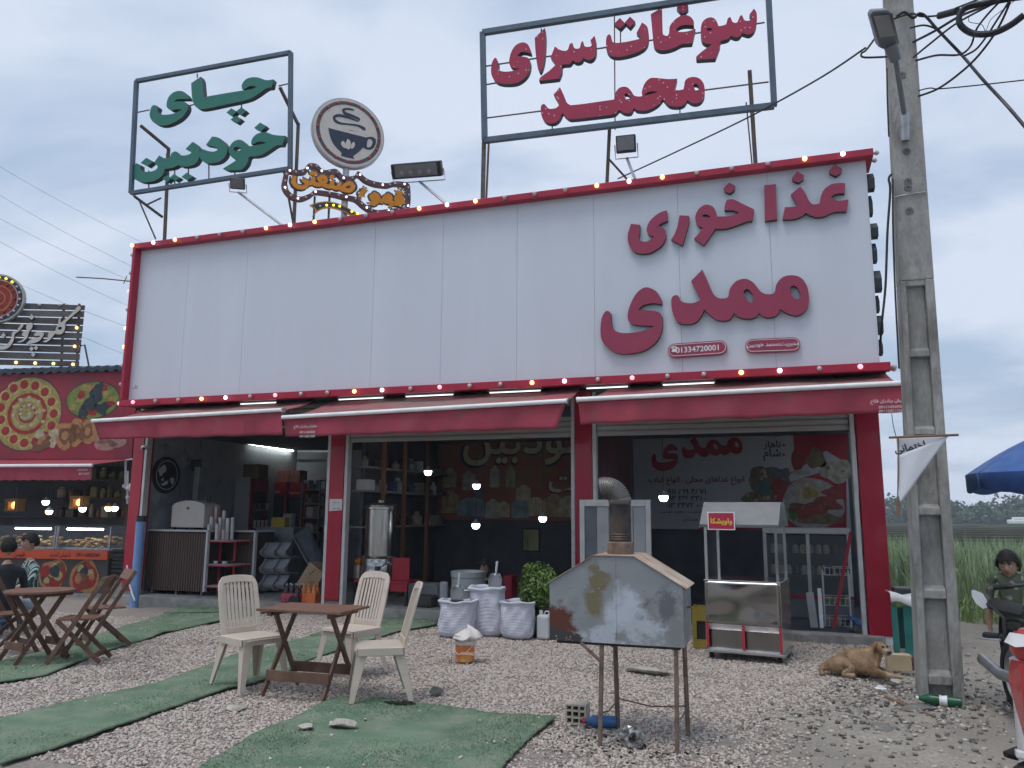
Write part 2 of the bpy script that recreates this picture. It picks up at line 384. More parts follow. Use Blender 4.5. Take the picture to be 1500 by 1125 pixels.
big = grange(gn(.9).outputs['Fac'], .38, .62); mid = grange(gn(5).outputs['Fac'], .35, .65); fine = grange(gn(38, 8, .7).outputs['Fac'], .35, .66)
earth = gmix(big, (.27, .245, .21), (.50, .45, .375)); earth = gmix(mid, earth, (.36, .325, .275)); earth = gmix(fine, earth, (.24, .22, .195))
att = N.new('ShaderNodeAttribute'); att.attribute_name = 'kind_of_ground'
sepc = N.new('ShaderNodeSeparateColor'); L.new(att.outputs['Color'], sepc.inputs[0])
grav = gmix(fine, (.36, .315, .28), (.20, .178, .16))
c1 = gmix(sepc.outputs[0], earth, grav)
fieldc = gmix(mid, (.07, .085, .03), (.13, .12, .06))
c2 = gmix(sepc.outputs[1], c1, fieldc); L.new(c2, b.inputs['Base Color'])
bp = N.new('ShaderNodeBump'); bp.inputs['Strength'].default_value = .6; bp.inputs['Distance'].default_value = .03; L.new(gn(26, 8, .7).outputs['Fac'], bp.inputs['Height']); L.new(bp.outputs[0], b.inputs['Normal'])
me.materials.append(gm)
ca = me.color_attributes.new('kind_of_ground', 'FLOAT_COLOR', 'POINT')
cdta = np.zeros((nx*ny, 4)); ge = gravel_edge(XX, YY).ravel(); cdta[:, 0] = np.clip(ge/.3+.5, 0, 1); cdta[:, 1] = np.clip((YY.ravel()-15.5)/2, 0, 1); cdta[:, 3] = 1
ca.data.foreach_set('color', cdta.ravel())

# ------------------------------------------------------------------ green turf runners
TURF = mat('turf', (.14, .215, .14), .95, var=.22, scale=1.6, c2=(.255, .285, .215), dmask=(.42, .72), dscale=3.5, bump=.5, bscale=140, spec=.15)
TURF_PILE = mat('turf_pile', (.185, .275, .18), .9, var=.3, scale=3, c2=(.33, .36, .27), dmask=(.45, .65), dscale=5, spec=.15)
STAIN = mat('oil_stain', (.012, .014, .012), .9)
mats_px = [
    ('long green turf runner in front of the samovar bay, under the cream chairs', '0 1052, 120 1022, 230 1000, 345 958, 430 938, 520 908, 560 903, 640 905, 640 915, 590 922, 530 940, 445 968, 420 985, 330 1008, 240 1038, 130 1078, 0 1118'),
    ('green turf runner under the round wooden table and folding chairs', '-40 985, 0 968, 90 948, 150 926, 250 898, 340 880, 420 884, 405 893, 340 905, 240 926, 150 955, 70 986, 0 997, -40 1008'),
    ('short green turf offcut lapping over the runner by the coffee counter', '238 899, 300 879, 330 877, 420 882, 415 889, 345 897'),
    ('wide green turf mat in the foreground with broken stones on it', '230 1160, 300 1118, 370 1075, 440 1046, 490 1020, 560 1022, 640 1032, 720 1045, 815 1050, 770 1085, 735 1125, 715 1165'),
]
mat_polys = []
def dense(poly, step=.07, jit=.012):
    o = []
    for i in range(len(poly)):
        a = np.array(poly[i]); bb = np.array(poly[(i+1) % len(poly)]); k = max(1, int(np.hypot(*(bb-a))/step))
        for j in range(k):
            p = a+(bb-a)*j/k; o.append((p[0]+random.uniform(-jit, jit), p[1]+random.uniform(-jit, jit)))
    return o
def inside(px, py, poly):
    px = np.asarray(px); py = np.asarray(py); r = np.zeros(px.shape, bool); n = len(poly)
    for i in range(n):
        x1, y1 = poly[i]; x2, y2 = poly[i-1]
        c = ((y1 > py) != (y2 > py)) & (px < (x2-x1)*(py-y1)/(y2-y1+1e-12)+x1); r ^= c
    return r
for k, (lab, s) in enumerate(mats_px):
    poly = []
    for t in s.split(','):
        a, b_ = map(float, t.split()); p = G(a, b_, .02); poly.append((p.x, p.y))
    mat_polys.append(poly); zt = .022 + (.014 if k == 2 else 0)
    A = np.array(poly); cs = .035; lo, hi = A.min(0)-cs, A.max(0)+cs; gx = np.arange(lo[0], hi[0]+cs, cs); gy = np.arange(lo[1], hi[1]+cs, cs); GX, GY = np.meshgrid(gx, gy)
    ok = inside(GX[:-1, :-1]+cs/2, GY[:-1, :-1]+cs/2, poly); vin = inside(GX, GY, poly); ids = np.arange(GX.size).reshape(GX.shape)
    PX, PYY = GX.copy(), GY.copy(); used = np.zeros(GX.shape, bool)
    for dy in (0, 1):
        for dx in (0, 1): used[dy:used.shape[0]-1+dy, dx:used.shape[1]-1+dx] |= ok
    full = np.ones(GX.shape, bool); full[1:-1, 1:-1] = ok[:-1, :-1] & ok[1:, :-1] & ok[:-1, 1:] & ok[1:, 1:]
    for r_, c_ in zip(*np.where(used & ~full)):       # draw the rim onto the cut edge, a little frayed
        p_ = np.array([GX[r_, c_], GY[r_, c_]]); bd = 9; bq = p_
        for e in range(len(poly)):
            q0, q1 = A[e-1], A[e]; d_ = q1-q0; t_ = np.clip((p_-q0)@d_/(d_@d_), 0, 1); qq = q0+d_*t_; h_ = np.hypot(*(qq-p_))
            if h_ < bd: bd, bq = h_, qq
        bq = bq+rng.normal(0, .005, 2); PX[r_, c_], PYY[r_, c_] = bq
    def mat_z(x, y): return zt+(vnoise(x, y, .35, 40+k)-.5)*.016+(vnoise(x*.5+y, y*.5-x*3, .22, 50+k)-.5)*.010
    q = np.stack([ids[:-1, :-1], ids[:-1, 1:], ids[1:, 1:], ids[1:, :-1]], -1)[ok]; keepv = np.unique(q); rm = np.full(GX.size, -1); rm[keepv] = np.arange(len(keepv))
    me = bpy.data.meshes.new('turf_mat'); me.from_pydata(np.stack([PX.ravel(), PYY.ravel(), mat_z(PX.ravel(), PYY.ravel())], 1)[keepv].tolist(), [], rm[q].tolist()); me.materials.append(TURF); me.shade_smooth()
    o = bpy.data.objects.new('turf_mat', me); col.objects.link(o); sd = o.modifiers.new('s', 'SOLIDIFY'); sd.thickness = .014; sd.offset = -1
    tag(o, lab, 'turf mat', 'turf laid over the gravel')
    # the pile: short blades
    A = np.array(poly); lo, hi = A.min(0), A.max(0); area = (hi-lo).prod(); n = int(min(60000, area*(4200 if k == 3 else 2200)))
    pts = rng.uniform(lo, hi, (n, 2)); pts = pts[inside(pts[:, 0], pts[:, 1], poly)]; n = len(pts)
    an = rng.uniform(0, 2*np.pi, n); hh = rng.uniform(.006, .014, n); ww = rng.uniform(.003, .006, n); lean = rng.normal(0, .008, (n, 2))
    v = np.zeros((n, 3, 3)); v[:, 0, :2] = pts + np.stack([np.cos(an), np.sin(an)], 1)*ww[:, None]; v[:, 1, :2] = pts - np.stack([np.cos(an), np.sin(an)], 1)*ww[:, None]
    pz = mat_z(pts[:, 0], pts[:, 1]); worn = np.clip(1.5*vnoise(pts[:, 0], pts[:, 1], .5, 60)-.1, .15, 1); v[:, 2, :2] = pts+lean; v[:, :2, 2] = (pz-.001)[:, None]; v[:, 2, 2] = pz+hh*worn
    pm = bpy.data.meshes.new('pile'); pm.from_pydata(v.reshape(-1, 3).tolist(), [], np.arange(n*3).reshape(-1, 3).tolist()); pm.materials.append(TURF_PILE)
    po = bpy.data.objects.new('pile', pm); col.objects.link(po); po.parent = o; po['kind'] = 'stuff'
    if k == 3:
        c = G(585, 1030, .03); g_ = np.random.default_rng(4); vs = []
        for t_ in np.linspace(0, 2*np.pi, 64, endpoint=False):
            r_ = .06*(1+.25*math.sin(2*t_+1))+g_.uniform(-.045, .04); vs.append((c.x+r_*1.3*math.cos(t_), c.y+r_*math.sin(t_), .036))
        mbs = MB(); mbs.prism(vs, (0, 0, -.006)); mbs.build('stain', STAIN, o)

# ------------------------------------------------------------------ gravel
def stone_cloud(name, n_try, x0, x1, y0, y1, rmin, rmax, keep, mats, seed, wts=None):
    g = np.random.default_rng(seed)
    X = g.uniform(x0, x1, n_try); Y = g.uniform(y0, y1, n_try); k = keep(X, Y, g); X = X[k]; Y = Y[k]; n = len(X)
    base = np.array([(x, y, z) for z in (-1, 1) for y in (-1, 1) for x in (-1, 1)])*.68
    F = np.array([(0, 2, 3), (0, 3, 1), (4, 5, 7), (4, 7, 6), (0, 1, 5), (0, 5, 4), (2, 6, 7), (2, 7, 3), (0, 4, 6), (0, 6, 2), (1, 3, 7), (1, 7, 5)])
    r = rmin + (rmax-rmin)*g.beta(1.6, 2.8, n)
    V = base[None]*(1+g.uniform(-.38, .30, (n, 8, 3)))
    V = V*np.stack([r*g.uniform(.8, 1.5, n), r*g.uniform(.7, 1.1, n), r*g.uniform(.45, .85, n)], 1)[:, None]
    a = g.uniform(0, 6.283, n); tl = g.normal(0, .5, n)
    ca_, sa_ = np.cos(a)[:, None], np.sin(a)[:, None]; ct, st = np.cos(tl)[:, None], np.sin(tl)[:, None]
    x, y, z = V[..., 0], V[..., 1], V[..., 2]
    y, z = y*ct-z*st, y*st+z*ct; x, y = x*ca_-y*sa_, x*sa_+y*ca_
    gz = ground_h(X, Y)
    V = np.stack([x+X[:, None], y+Y[:, None], z+(gz+r*g.uniform(.1, .55, n))[:, None]], -1).reshape(-1, 3)
    FF = (F[None]+np.arange(n)[:, None, None]*8).reshape(-1, 3)
    me = bpy.data.meshes.new(name); me.vertices.add(len(V)); me.vertices.foreach_set('co', V.ravel())
    me.loops.add(len(FF)*3); me.loops.foreach_set('vertex_index', FF.ravel()); me.polygons.add(len(FF)); me.polygons.foreach_set('loop_start', np.arange(len(FF))*3)
    for m in mats: me.materials.append(m)
    me.polygons.foreach_set('material_index', np.repeat(g.choice(len(mats), n, p=wts), 12).astype(np.int32))
    me.update(calc_edges=True); me.validate()
    o = bpy.data.objects.new(name, me); col.objects.link(o); o['kind'] = 'stuff'
    return o
ST = [mat('stone_pinkgrey', (.57, .475, .415), .85, var=.25, scale=30), mat('stone_grey', (.50, .455, .41), .85, var=.25, scale=30), mat('stone_tan', (.52, .46, .40), .85, var=.2, scale=30),
      mat('stone_dark', (.24, .21, .195), .85, var=.25, scale=30), mat('stone_pale', (.62, .58, .55), .85, var=.15, scale=30), mat('stone_brown', (.35, .27, .235), .85, var=.25, scale=30)]
def in_view(X, Y, m=.6):
    dx = X*RT.x + Y*RT.y; dz = X*FW.x + Y*FW.y
    return (np.abs(dx) < dz*.68+m) & (dz > 3.2)
def keep_gravel(X, Y, g):
    k = in_view(X, Y) & (gravel_edge(X, Y) > g.normal(0, .22, len(X))) & (Y < 11.2-(X+6)*.0)
    k &= g.random(len(X)) < np.clip(1.25-(Y-5.0)*.085, .55, 1)
    for p in mat_polys: k &= ~inside(X, Y, p)
    bare = vnoise(X, Y, .7, 11)*.6+vnoise(X, Y, .22, 12)*.4
    k &= ~((bare > .70) & (g.random(len(X)) < .6))
    k &= ~((X < -8.0) & (Y > 10.0)) 
    return k
stone_cloud('gravel', 280000, -13.5, 1.6, 4.2, 11.2, .0065, .0185, keep_gravel, ST, 5, [.34, .26, .17, .09, .02, .12])
def keep_rubble(X, Y, g):
    k = in_view(X, Y) & (gravel_edge(X, Y) < .15); d = np.exp(-((X-.8)**2/1.1+(Y-8.3)**2/2.2)); return k & (g.random(len(X)) < .07+.9*d)
stone_cloud('rubble', 18000, -.6, 4.5, 4.6, 11.5, .006, .028, keep_rubble, [ST[1], ST[3], mat('stone_wet', (.12, .112, .105), .6, var=.3, scale=30), ST[2]], 9, [.30, .34, .30, .06])
def keep_coal(X, Y, g): return g.random(len(X)) < np.exp(-((X+1.0)**2/.16+(Y-5.72)**2/.05))*.8+np.exp(-((X+1.35)**2/.05+(Y-6.0)**2/.03))*.4
stone_cloud('charcoal', 2600, -2, 0, 5.2, 6.6, .006, .02, keep_coal, [mat('charcoal', (.03, .028, .027), .95, var=.4, scale=30), ST[3]], 77, [.75, .25])
def keep_litter(X, Y, g):
    k = np.zeros(len(X), bool)
    for p in mat_polys: k |= inside(X, Y, p)
    return k
lit = stone_cloud('pebbles', 420, -10, -1, 4.4, 11, .008, .019, keep_litter, [ST[4], ST[2]], 12, [.5, .5]); lit.location.z = .034
# bigger stones lying about, each on its own
def rock(name, px, py, sx, sy, sz, m, label, seed, sink=.3, z=0.):
    g = np.random.default_rng(seed); p = G(px, py, z); mb = MB(); bm = bmesh.new(); bmesh.ops.create_icosphere(bm, subdivisions=3, radius=1)
    dirs = g.normal(size=(14, 3)); dirs /= np.linalg.norm(dirs, axis=1)[:, None]; cut = g.uniform(.45, .8, 14)
    for v in bm.verts:
        c = np.array(v.co)
        for d, k in zip(dirs, cut):
            e = c@d
            if e > k: c = c-d*(e-k)
        c *= 1+g.normal(0, .012); v.co = c
    vs = [(v.co.x*sx, v.co.y*sy, v.co.z*sz) for v in bm.verts]; fs = [tuple(v.index for v in f.verts) for f in bm.faces]; bm.free()
    a = g.uniform(0, 3); mb.add([(p.x+x*math.cos(a)-y*math.sin(a), p.y+x*math.sin(a)+y*math.cos(a), z+q_+sz*(1-sink)) for x, y, q_ in vs], fs)
    o = mb.build(name, m, smooth=30); tag(o, label, 'stone'); return o
ROCKG = mat('rock_grey', (.17, .165, .15), .9, var=.25, scale=12, bump=.5, bscale=50); ROCKP = mat('rock_pale', (.42, .39, .34), .9, var=.2, scale=12, bump=.4, bscale=60, c2=(.28, .25, .2), dmask=(.5, .65), dscale=9)
rock('rock', 640, 1018, .095, .065, .05, ROCKG, 'dark grey rounded stone lying on gravel beyond the foreground mat', 1)
rock('broken_slab', 503, 1064, .125, .10, .045, ROCKP, 'larger pale broken stone slab lying on the foreground turf mat', 2, .45, .03)
rock('broken_slab', 448, 1068, .085, .065, .028, ROCKP, 'smaller flat pale broken stone on the foreground turf mat', 3, .4, .03)
rock('flat_stone', 1344, 1042, .17, .13, .05, ROCKG, 'flat smooth grey stone in front of the concrete pole', 4, .6)
rock('flat_stone', 345, 1038, .10, .09, .03, ROCKP, 'flat pale stone half sunk in gravel near the cream chair', 6, .6)
rock('flat_stone', 1315, 1000, .09, .07, .03, ROCKP, 'small pale flat stone between the dog and the pole', 8, .5)
rock('flat_stone', 1290, 1068, .14, .10, .03, ROCKG, 'low grey stone plate in the bare earth right of the gravel', 10, .5)
rock('flat_stone', 950, 985, .30, .13, .05, ROCKP, 'long pale concrete lump on the gravel behind the grill legs', 14, .6)

# ------------------------------------------------------------------ fields, reeds and trees to the right
FIELD = mat('field_mud', (.14, .12, .085), .95, var=.25, scale=.2); FIELD2 = mat('field_green', (.12, .17, .06), .95, var=.25, scale=.2); FIELD3 = mat('field_straw', (.25, .225, .15), .95, var=.2, scale=.2); BUND = mat('field_bund', (.055, .06, .035), .95, var=.3, scale=.5)
yv = 40.0
for i, (wd, m) in enumerate([(9, FIELD2), (8, FIELD3), (9, FIELD), (10, FIELD3), (12, FIELD), (14, FIELD3), (16, FIELD2), (20, FIELD), (24, FIELD3), (30, FIELD2)]):
    mb = MB(); mb.box(-10, 260, yv, yv+wd-1.2, -.05, .02+.004*i); o = mb.build('field', m); o['kind'] = 'structure'
    mb = MB(); mb.box(-10, 260, yv+wd-1.2, yv+wd, -.05, .25); o = mb.build('field_bank', BUND); o['kind'] = 'structure'
    yv += wd
def blades(name, n, sampler, hmin, hmax, wd, mats, seed, lean=.25):
    g = np.random.default_rng(seed); P = sampler(g, n); n = len(P); h = g.uniform(hmin, hmax, n)*P[:, 2]; a = g.uniform(0, 6.283, n); la = g.uniform(0, 6.283, n); l = np.abs(g.normal(0, lean, n))*h
    sd = np.stack([np.cos(a), np.sin(a), np.zeros(n)], 1)*(wd*g.uniform(.6, 1.4, n))[:, None]; ld = np.stack([np.cos(la), np.sin(la), np.zeros(n)], 1)*l[:, None]
    b0 = np.stack([P[:, 0], P[:, 1], np.zeros(n)-.03], 1); up = np.array([0, 0, 1.0])
    V = np.stack([b0-sd, b0+sd, b0+ld*.3+sd*.9+up*(h*.55)[:, None], b0+ld*.3-sd*.9+up*(h*.55)[:, None], b0+ld+up*(h*np.clip(1-np.abs(l/h)*.35, .5, 1))[:, None]], 1).reshape(-1, 3)
    k = np.arange(n)*5; F = [f for i in k for f in ((i, i+1, i+2, i+3), (i+3, i+2, i+4))]
    me = bpy.data.meshes.new(name); me.from_pydata(V.tolist(), [], F)
    for m in mats: me.materials.append(m)
    me.polygons.foreach_set('material_index', np.repeat(g.integers(0, len(mats), n), 2).astype(np.int32))
    o = bpy.data.objects.new(name, me); col.objects.link(o); o['kind'] = 'stuff'; return o
GR = [mat('reed_green', (.29, .40, .20), .8, var=.3, scale=2), mat('reed_dark', (.17, .25, .13), .8, var=.3, scale=2), mat('reed_pale', (.34, .40, .25), .8, var=.3, scale=2)]
def reeds_s(g, n):
    Y = 15.5+g.beta(1, 2.2, n)*24; X = g.uniform(.09, .52, n)*Y+.4; return np.stack([X, Y, .75+.45*vnoise(X, Y, 2.2, 4)], 1)
blades('reeds', 15000, reeds_s, .62, 1.12, .014, GR, 3, .22)
def weeds_s(g, n):
    X = g.uniform(1.4, 8, n); Y = 14.2+g.random(n)*2.2; return np.stack([X, Y, .5+vnoise(X, Y, .8, 8)], 1)
blades('weeds', 5000, weeds_s, .12, .4, .012, [mat('weed_green', (.22, .30, .09), .8, var=.3), GR[0]], 4, .5)
# far line of trees, one wooded mass
FARL = [mat('far_leaf', (.085, .125, .08), .9, var=.3, scale=.4), mat('far_leaf_dark', (.06, .095, .062), .9, var=.3, scale=.4), mat('far_leaf_blue', (.10, .145, .095), .9, var=.3, scale=.4)]
g = np.random.default_rng(21); V = []; F = []; MI = []
for i in range(330):
    x = g.uniform(5, 150); y = g.uniform(195, 225); hgt = 3.6+2.6*vnoise(x, 0, 14, 2)+1.2*g.random()+(2.5 if g.random() < .06 else 0); wd = g.uniform(1.6, 3.4)
    for j in range(64):
        d = g.normal(size=3); d /= np.linalg.norm(d); c = np.array([x, y, hgt*.52]) + d*np.array([wd, wd, hgt*.52])*g.uniform(.55, 1.05); s = g.uniform(.25, .6)
        n_ = g.normal(size=3); n_ /= np.linalg.norm(n_); u_ = np.cross(n_, [0, 0, 1.]); u_ /= np.linalg.norm(u_)+1e-9; w_ = np.cross(n_, u_)
        o_ = len(V); V += [tuple(c+u_*s), tuple(c+w_*s*.7), tuple(c-u_*s), tuple(c-w_*s*.8)]; F.append((o_, o_+1, o_+2, o_+3)); MI.append(i % 3)
me = bpy.data.meshes.new('treeline'); me.from_pydata(V, [], F)
for m in FARL: me.materials.append(m)
me.polygons.foreach_set('material_index', MI); o = bpy.data.objects.new('treeline', me); col.objects.link(o); o['kind'] = 'stuff'
# solid undergrowth inside the wood so that no sky shows low down
mb = MB()
for i in range(46):
    x = 3+i*3.3; mb.ball((x, 212, 1.0), 2.4, 1.2, 1.0, .95+.35*random.random(), 8, 5)
o = mb.build('undergrowth', FARL[1], smooth=60); o['kind'] = 'stuff'
# far white house with the orange roof
p = PY(1336, 752, 190); HY = 45.0; p.x *= (190+HY)/190; t = thing('house', 'far white house with orange tiled roof above the treeline', 'house', (p.x, 190+HY, 0))
mb = MB(); mb.box(p.x-2.6, p.x+2.2, 234, 238, 0, 5.2); mb.build('wall', WHITE, t)
mb = MB(); mb.prism([(p.x-3.0, 233.6, 5.2), (p.x+2.6, 233.6, 5.2), (p.x+1.3, 236, 6.7), (p.x-1.7, 236, 6.7)], (0, .2, 0)); mb.prism([(p.x-3.0, 238.4, 5.2), (p.x+2.6, 238.4, 5.2), (p.x+1.3, 236.2, 6.7), (p.x-1.7, 236.2, 6.7)], (0, -.2, 0))
mb.prism([(p.x-3, 233.6, 5.2), (p.x-1.7, 236.1, 6.7), (p.x-3, 238.4, 5.2)], (.15, 0, 0)); mb.prism([(p.x+2.6, 233.6, 5.2), (p.x+1.3, 236.1, 6.7), (p.x+2.6, 238.4, 5.2)], (-.15, 0, 0))
mb.build('roof', mat('roof_tile', (.50, .17, .09), .8, var=.2), t)
for dx in (-1.6, 0, 1.2):
    mb = MB(); mb.box(p.x+dx-.4, p.x+dx+.4, 233.9, 233.99, 2.9, 4.2); mb.build('window', BLACK, t)
p = G(1497, 771); t = tag(MB().cbox((p.x, p.y, .8), 4.4, 1.8, .8).cbox((p.x-.2, p.y, 1.35), 2.4, 1.6, .6).build('car', WHITE, bev=.2), 'small far white car crossing the fields', 'car')
# low concrete edging and pale sacks on the far side of the yard
mb = MB(); a = G(1345, 872); b_ = G(1560, 868); mb.beam((a.x, a.y, .12), (b_.x, b_.y, .12), .25, .3); tag(mb.build('kerb_wall', CONC, bev=.03), 'low pale concrete edging between yard and reeds', 'kerb')
# ------------------------------------------------------------------ the shop building
YC, YP, YF = 11.32, 11.00, 10.85            # columns, fascia panel, fascia frame front
XL, XR = -11.08, 1.38
ZB, ZT = 3.44, 6.46                          # frame outer bottom and top (at YF)
BACK = 15.2
FLOOR = .15
sh = thing('shop_building', 'red and white three bay roadside shop with raised concrete floor', 'shop', (-5, YC, 0))
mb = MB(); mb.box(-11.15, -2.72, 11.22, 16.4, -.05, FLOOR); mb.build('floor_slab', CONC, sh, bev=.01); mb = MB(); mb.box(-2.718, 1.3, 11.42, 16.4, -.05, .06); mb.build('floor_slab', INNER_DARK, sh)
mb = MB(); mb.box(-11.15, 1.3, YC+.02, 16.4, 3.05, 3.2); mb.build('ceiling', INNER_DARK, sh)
mb = MB(); mb.box(-11.15, 1.3, 11.45, 16.4, 3.21, 6.0); mb.build('upper_storey_wall', INNER_GREY, sh)
mb = MB(); mb.box(-11.13, -10.96, YC+.03, 16.4, FLOOR, 3.05); mb.build('side_wall', INNER_GREY, sh)
mb = MB(); mb.box(-10.95, -6.94, 16.2, 16.38, FLOOR, 3.05); mb.build('back_wall', INNER_GREY, sh)
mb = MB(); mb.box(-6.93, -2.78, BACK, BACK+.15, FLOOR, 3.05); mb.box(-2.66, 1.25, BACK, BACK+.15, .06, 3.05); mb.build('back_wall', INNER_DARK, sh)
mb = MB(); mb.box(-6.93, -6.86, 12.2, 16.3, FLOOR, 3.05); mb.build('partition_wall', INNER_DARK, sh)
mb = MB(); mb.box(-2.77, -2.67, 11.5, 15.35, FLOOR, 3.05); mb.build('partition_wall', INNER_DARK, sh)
MARBLE = mat('marble', (.33, .35, .38), .35, var=.12, scale=2.5, c2=(.22, .24, .27), dmask=(.52, .56), dscale=1.4)
for i in range(3):
    mb = MB(); y0 = YC+.06+i*.5; mb.box(-10.955, -10.94, y0, y0+.495, FLOOR, 1.3); mb.box(-10.955, -10.94, y0, y0+.495, 1.305, 3.0); mb.build('marble_panel', MARBLE, sh)
# red columns and metal jambs
cols = [(-11.10, -10.86), (-6.995, -6.73), (-2.86, -2.60), (.985, 1.27)]
for i, (a, b_) in enumerate(cols):
    mb = MB(); mb.box(a, b_, YC-.03, YC+.22, .22 if i < 3 else .10, 3.42); mb.build('column', RED, sh, bev=.008)
for a, zb in ((-10.855, .16), (-7.055, .16), (-6.725, .10), (-2.92, .10), (-2.595, .06), (.91, .06)):
    mb = MB(); mb.box(a, a+.055, YC-.015, YC+.11, zb, 3.4); mb.build('jamb', JAMB, sh, bev=.006)
mb = MB(); mb.box(1.16, 1.262, YC-.01, YC+.12, -.02, .098); mb.build('column_foot', WHITE, sh)
for a, b_ in cols[:3]:
    mb = MB(); mb.box(a+.01, b_-.01, YC, YC+.2, 0, .215); mb.build('column_base', CONC, sh)
mb = MB(); mb.box(-2.55, 1.16, 11.2, 11.415, -.04, .11); mb.build('door_sill', CONC, sh, bev=.02)
# paper notice on the second column
pl_c = Plane((-5, YC-.031, 0)); a, b_ = pl_c.uv(483, 731), pl_c.uv(501, 749)
o = flat_shape('paper_notice', [(a[0], b_[1]), (b_[0], b_[1]+.02), (b_[0], a[1]), (a[0], a[1])], mat('paper', (.62, .62, .62), .8), None, pl_c, .003)
tag(o, 'small white printed notice stuck on the second red column', 'notice')
INK = mat('ink_dark', (.03, .03, .05), .7)
writing('lettering', fa('آدرس فروش'), INK, o, pl_c, 493, 736, w=.13, off=.005); writing('lettering', '0911 204', INK, o, pl_c, 493, 745, w=.13, off=.005)
# roller shutters, rolled up
SLAT = mat('shutter_slat', (.40, .40, .39), .5, var=.12, scale=3, c2=(.27, .26, .25), dmask=(.5, .75), dscale=2.5, stretch=(.3, 1, 3))
for (xa, xb, z0, lab) in ((-10.79, -7.07, 3.02, 'rolled up grey roller shutter above the coffee counter bay'), (-6.66, -2.93, 2.74, 'rolled up grey roller shutter above the samovar bay'), (-2.53, .90, 2.74, 'rolled up grey roller shutter above the restaurant bay')):
    t = thing('roller_shutter', lab, 'shutter', ((xa+xb)/2, YC+.06, z0), 0, 'roller shutters'); z = z0
    while z < 3.36:
        mb = MB(); mb.prism([(xa, YC+.05, z+.002), (xa, YC+.03, z+.02), (xa, YC+.03, z+.062), (xa, YC+.05, z+.078), (xa, YC+.065, z+.078), (xa, YC+.065, z+.002)], (xb-xa, 0, 0)); mb.build('slat', SLAT, t); z += .08
# awnings
AWN_BAR = mat('awning_bar', (.86, .86, .85), .4, var=.08)
def awning(l_bar, r_bar, hang_l, hang_r, lab, Yb=10.2, ztop=3.452):
    L_, R_ = PY(*l_bar, Yb), PY(*r_bar, Yb); t = thing('awning', lab, 'awning', ((L_.x+R_.x)/2, Yb, L_.z), 0, 'awnings over the shop front')
    nU, nV = 26, 8; vs = []; g = np.random.default_rng(int(abs(L_.x)*100))
    for j in range(nV+1):
        for i in range(nU+1):
            u, v = i/nU, j/nV; top = Vector((L_.x+.28*(1-u)+(R_.x-L_.x)*u-.05*u, 11.2, ztop)); bot = L_.lerp(R_, u); p = top.lerp(bot, v); p.z -= .045*math.sin(math.pi*v)*(1+.3*math.sin(u*17)); vs.append(p)
    fs = [(j*(nU+1)+i, j*(nU+1)+i+1, (j+1)*(nU+1)+i+1, (j+1)*(nU+1)+i) for j in range(nV) for i in range(nU)]
    mb = MB(); mb.add(vs, fs); o = mb.build('canopy', AWN_TOP, t, smooth=60); s = o.modifiers.new('s', 'SOLIDIFY'); s.thickness = .006
    mb = MB(); mb.tube([L_+Vector((-.02, -.05, .0)), R_+Vector((.02, -.05, .0))], .032, 12); mb.build('front_bar', AWN_BAR, t, smooth=40)
    hl, hr = PY(*hang_l, Yb-.01), PY(*hang_r, Yb-.01); vs = []; nU = 60; nV = 7
    for j in range(nV+1):
        for i in range(nU+1):
            u, v = i/nU, j/nV; a = L_.lerp(R_, u)+Vector((0, -.03, -.02)); b2 = hl.lerp(hr, u); p = a.lerp(b2, v); p.y += v*(.02*math.sin(u*23+1)+.012*math.sin(u*61)) - .02*v; p.z += v*.006*math.sin(u*31); vs.append(p)
    fs = [(j*(nU+1)+i, j*(nU+1)+i+1, (j+1)*(nU+1)+i+1, (j+1)*(nU+1)+i) for j in range(nV) for i in range(nU)]
    mb = MB(); mb.add(vs, fs); o = mb.build('valance', AWN, t, smooth=60); s = o.modifiers.new('s', 'SOLIDIFY'); s.thickness = .004
    for u in (.08, .92):
        mb = MB(); e = L_.lerp(R_, u); k = Vector((e.x, 10.75, e.z-.02)); mb.beam((e.x+(.3 if u < .5 else -.3), 11.28, 3.3), k, .035, .05); mb.beam(k, e+Vector((0, .02, 0)), .03, .045); mb.build('folding_arm', WHITE, t)
    for u in (0, 1):
        mb = MB(); e = L_.lerp(R_, u); mb.cyl(e+Vector((-.025 if u == 0 else .0, 0, 0)), e+Vector((.0 if u == 0 else .025, 0, 0)), .045, 12); mb.build('end_cap', GALV, t)
    return t
aw1 = awning((140, 617), (414, 601), (146, 644), (417, 637), 'red awning over the coffee counter, nearest the pastry stall')
aw2 = awning((418, 612), (830, 588), (418, 640), (816, 628), 'red awning over the samovar bay, middle of the three')
aw3 = awning((848, 586), (1322, 562), (850, 622), (1326, 604), 'red awning over the restaurant bay beside the concrete pole')
INKW = mat('ink_white', (.70, .68, .68), .7)
pw = Plane((-5, 10.14, 0)); s_ = -.02
for (cx, y1, aw) in ((447, 625, aw2), (1302, 588, aw3)):
    writing('lettering', fa('سایبان برادران فلاح'), INKW, aw, pw, cx, y1, w=.40, off=.0, bold=.02); writing('lettering', '09111434958', INKW, aw, pw, cx+3, y1+8, w=.26, off=.0); writing('lettering', '09112821358', INKW, aw, pw, cx+3, y1+14, w=.26, off=.0)
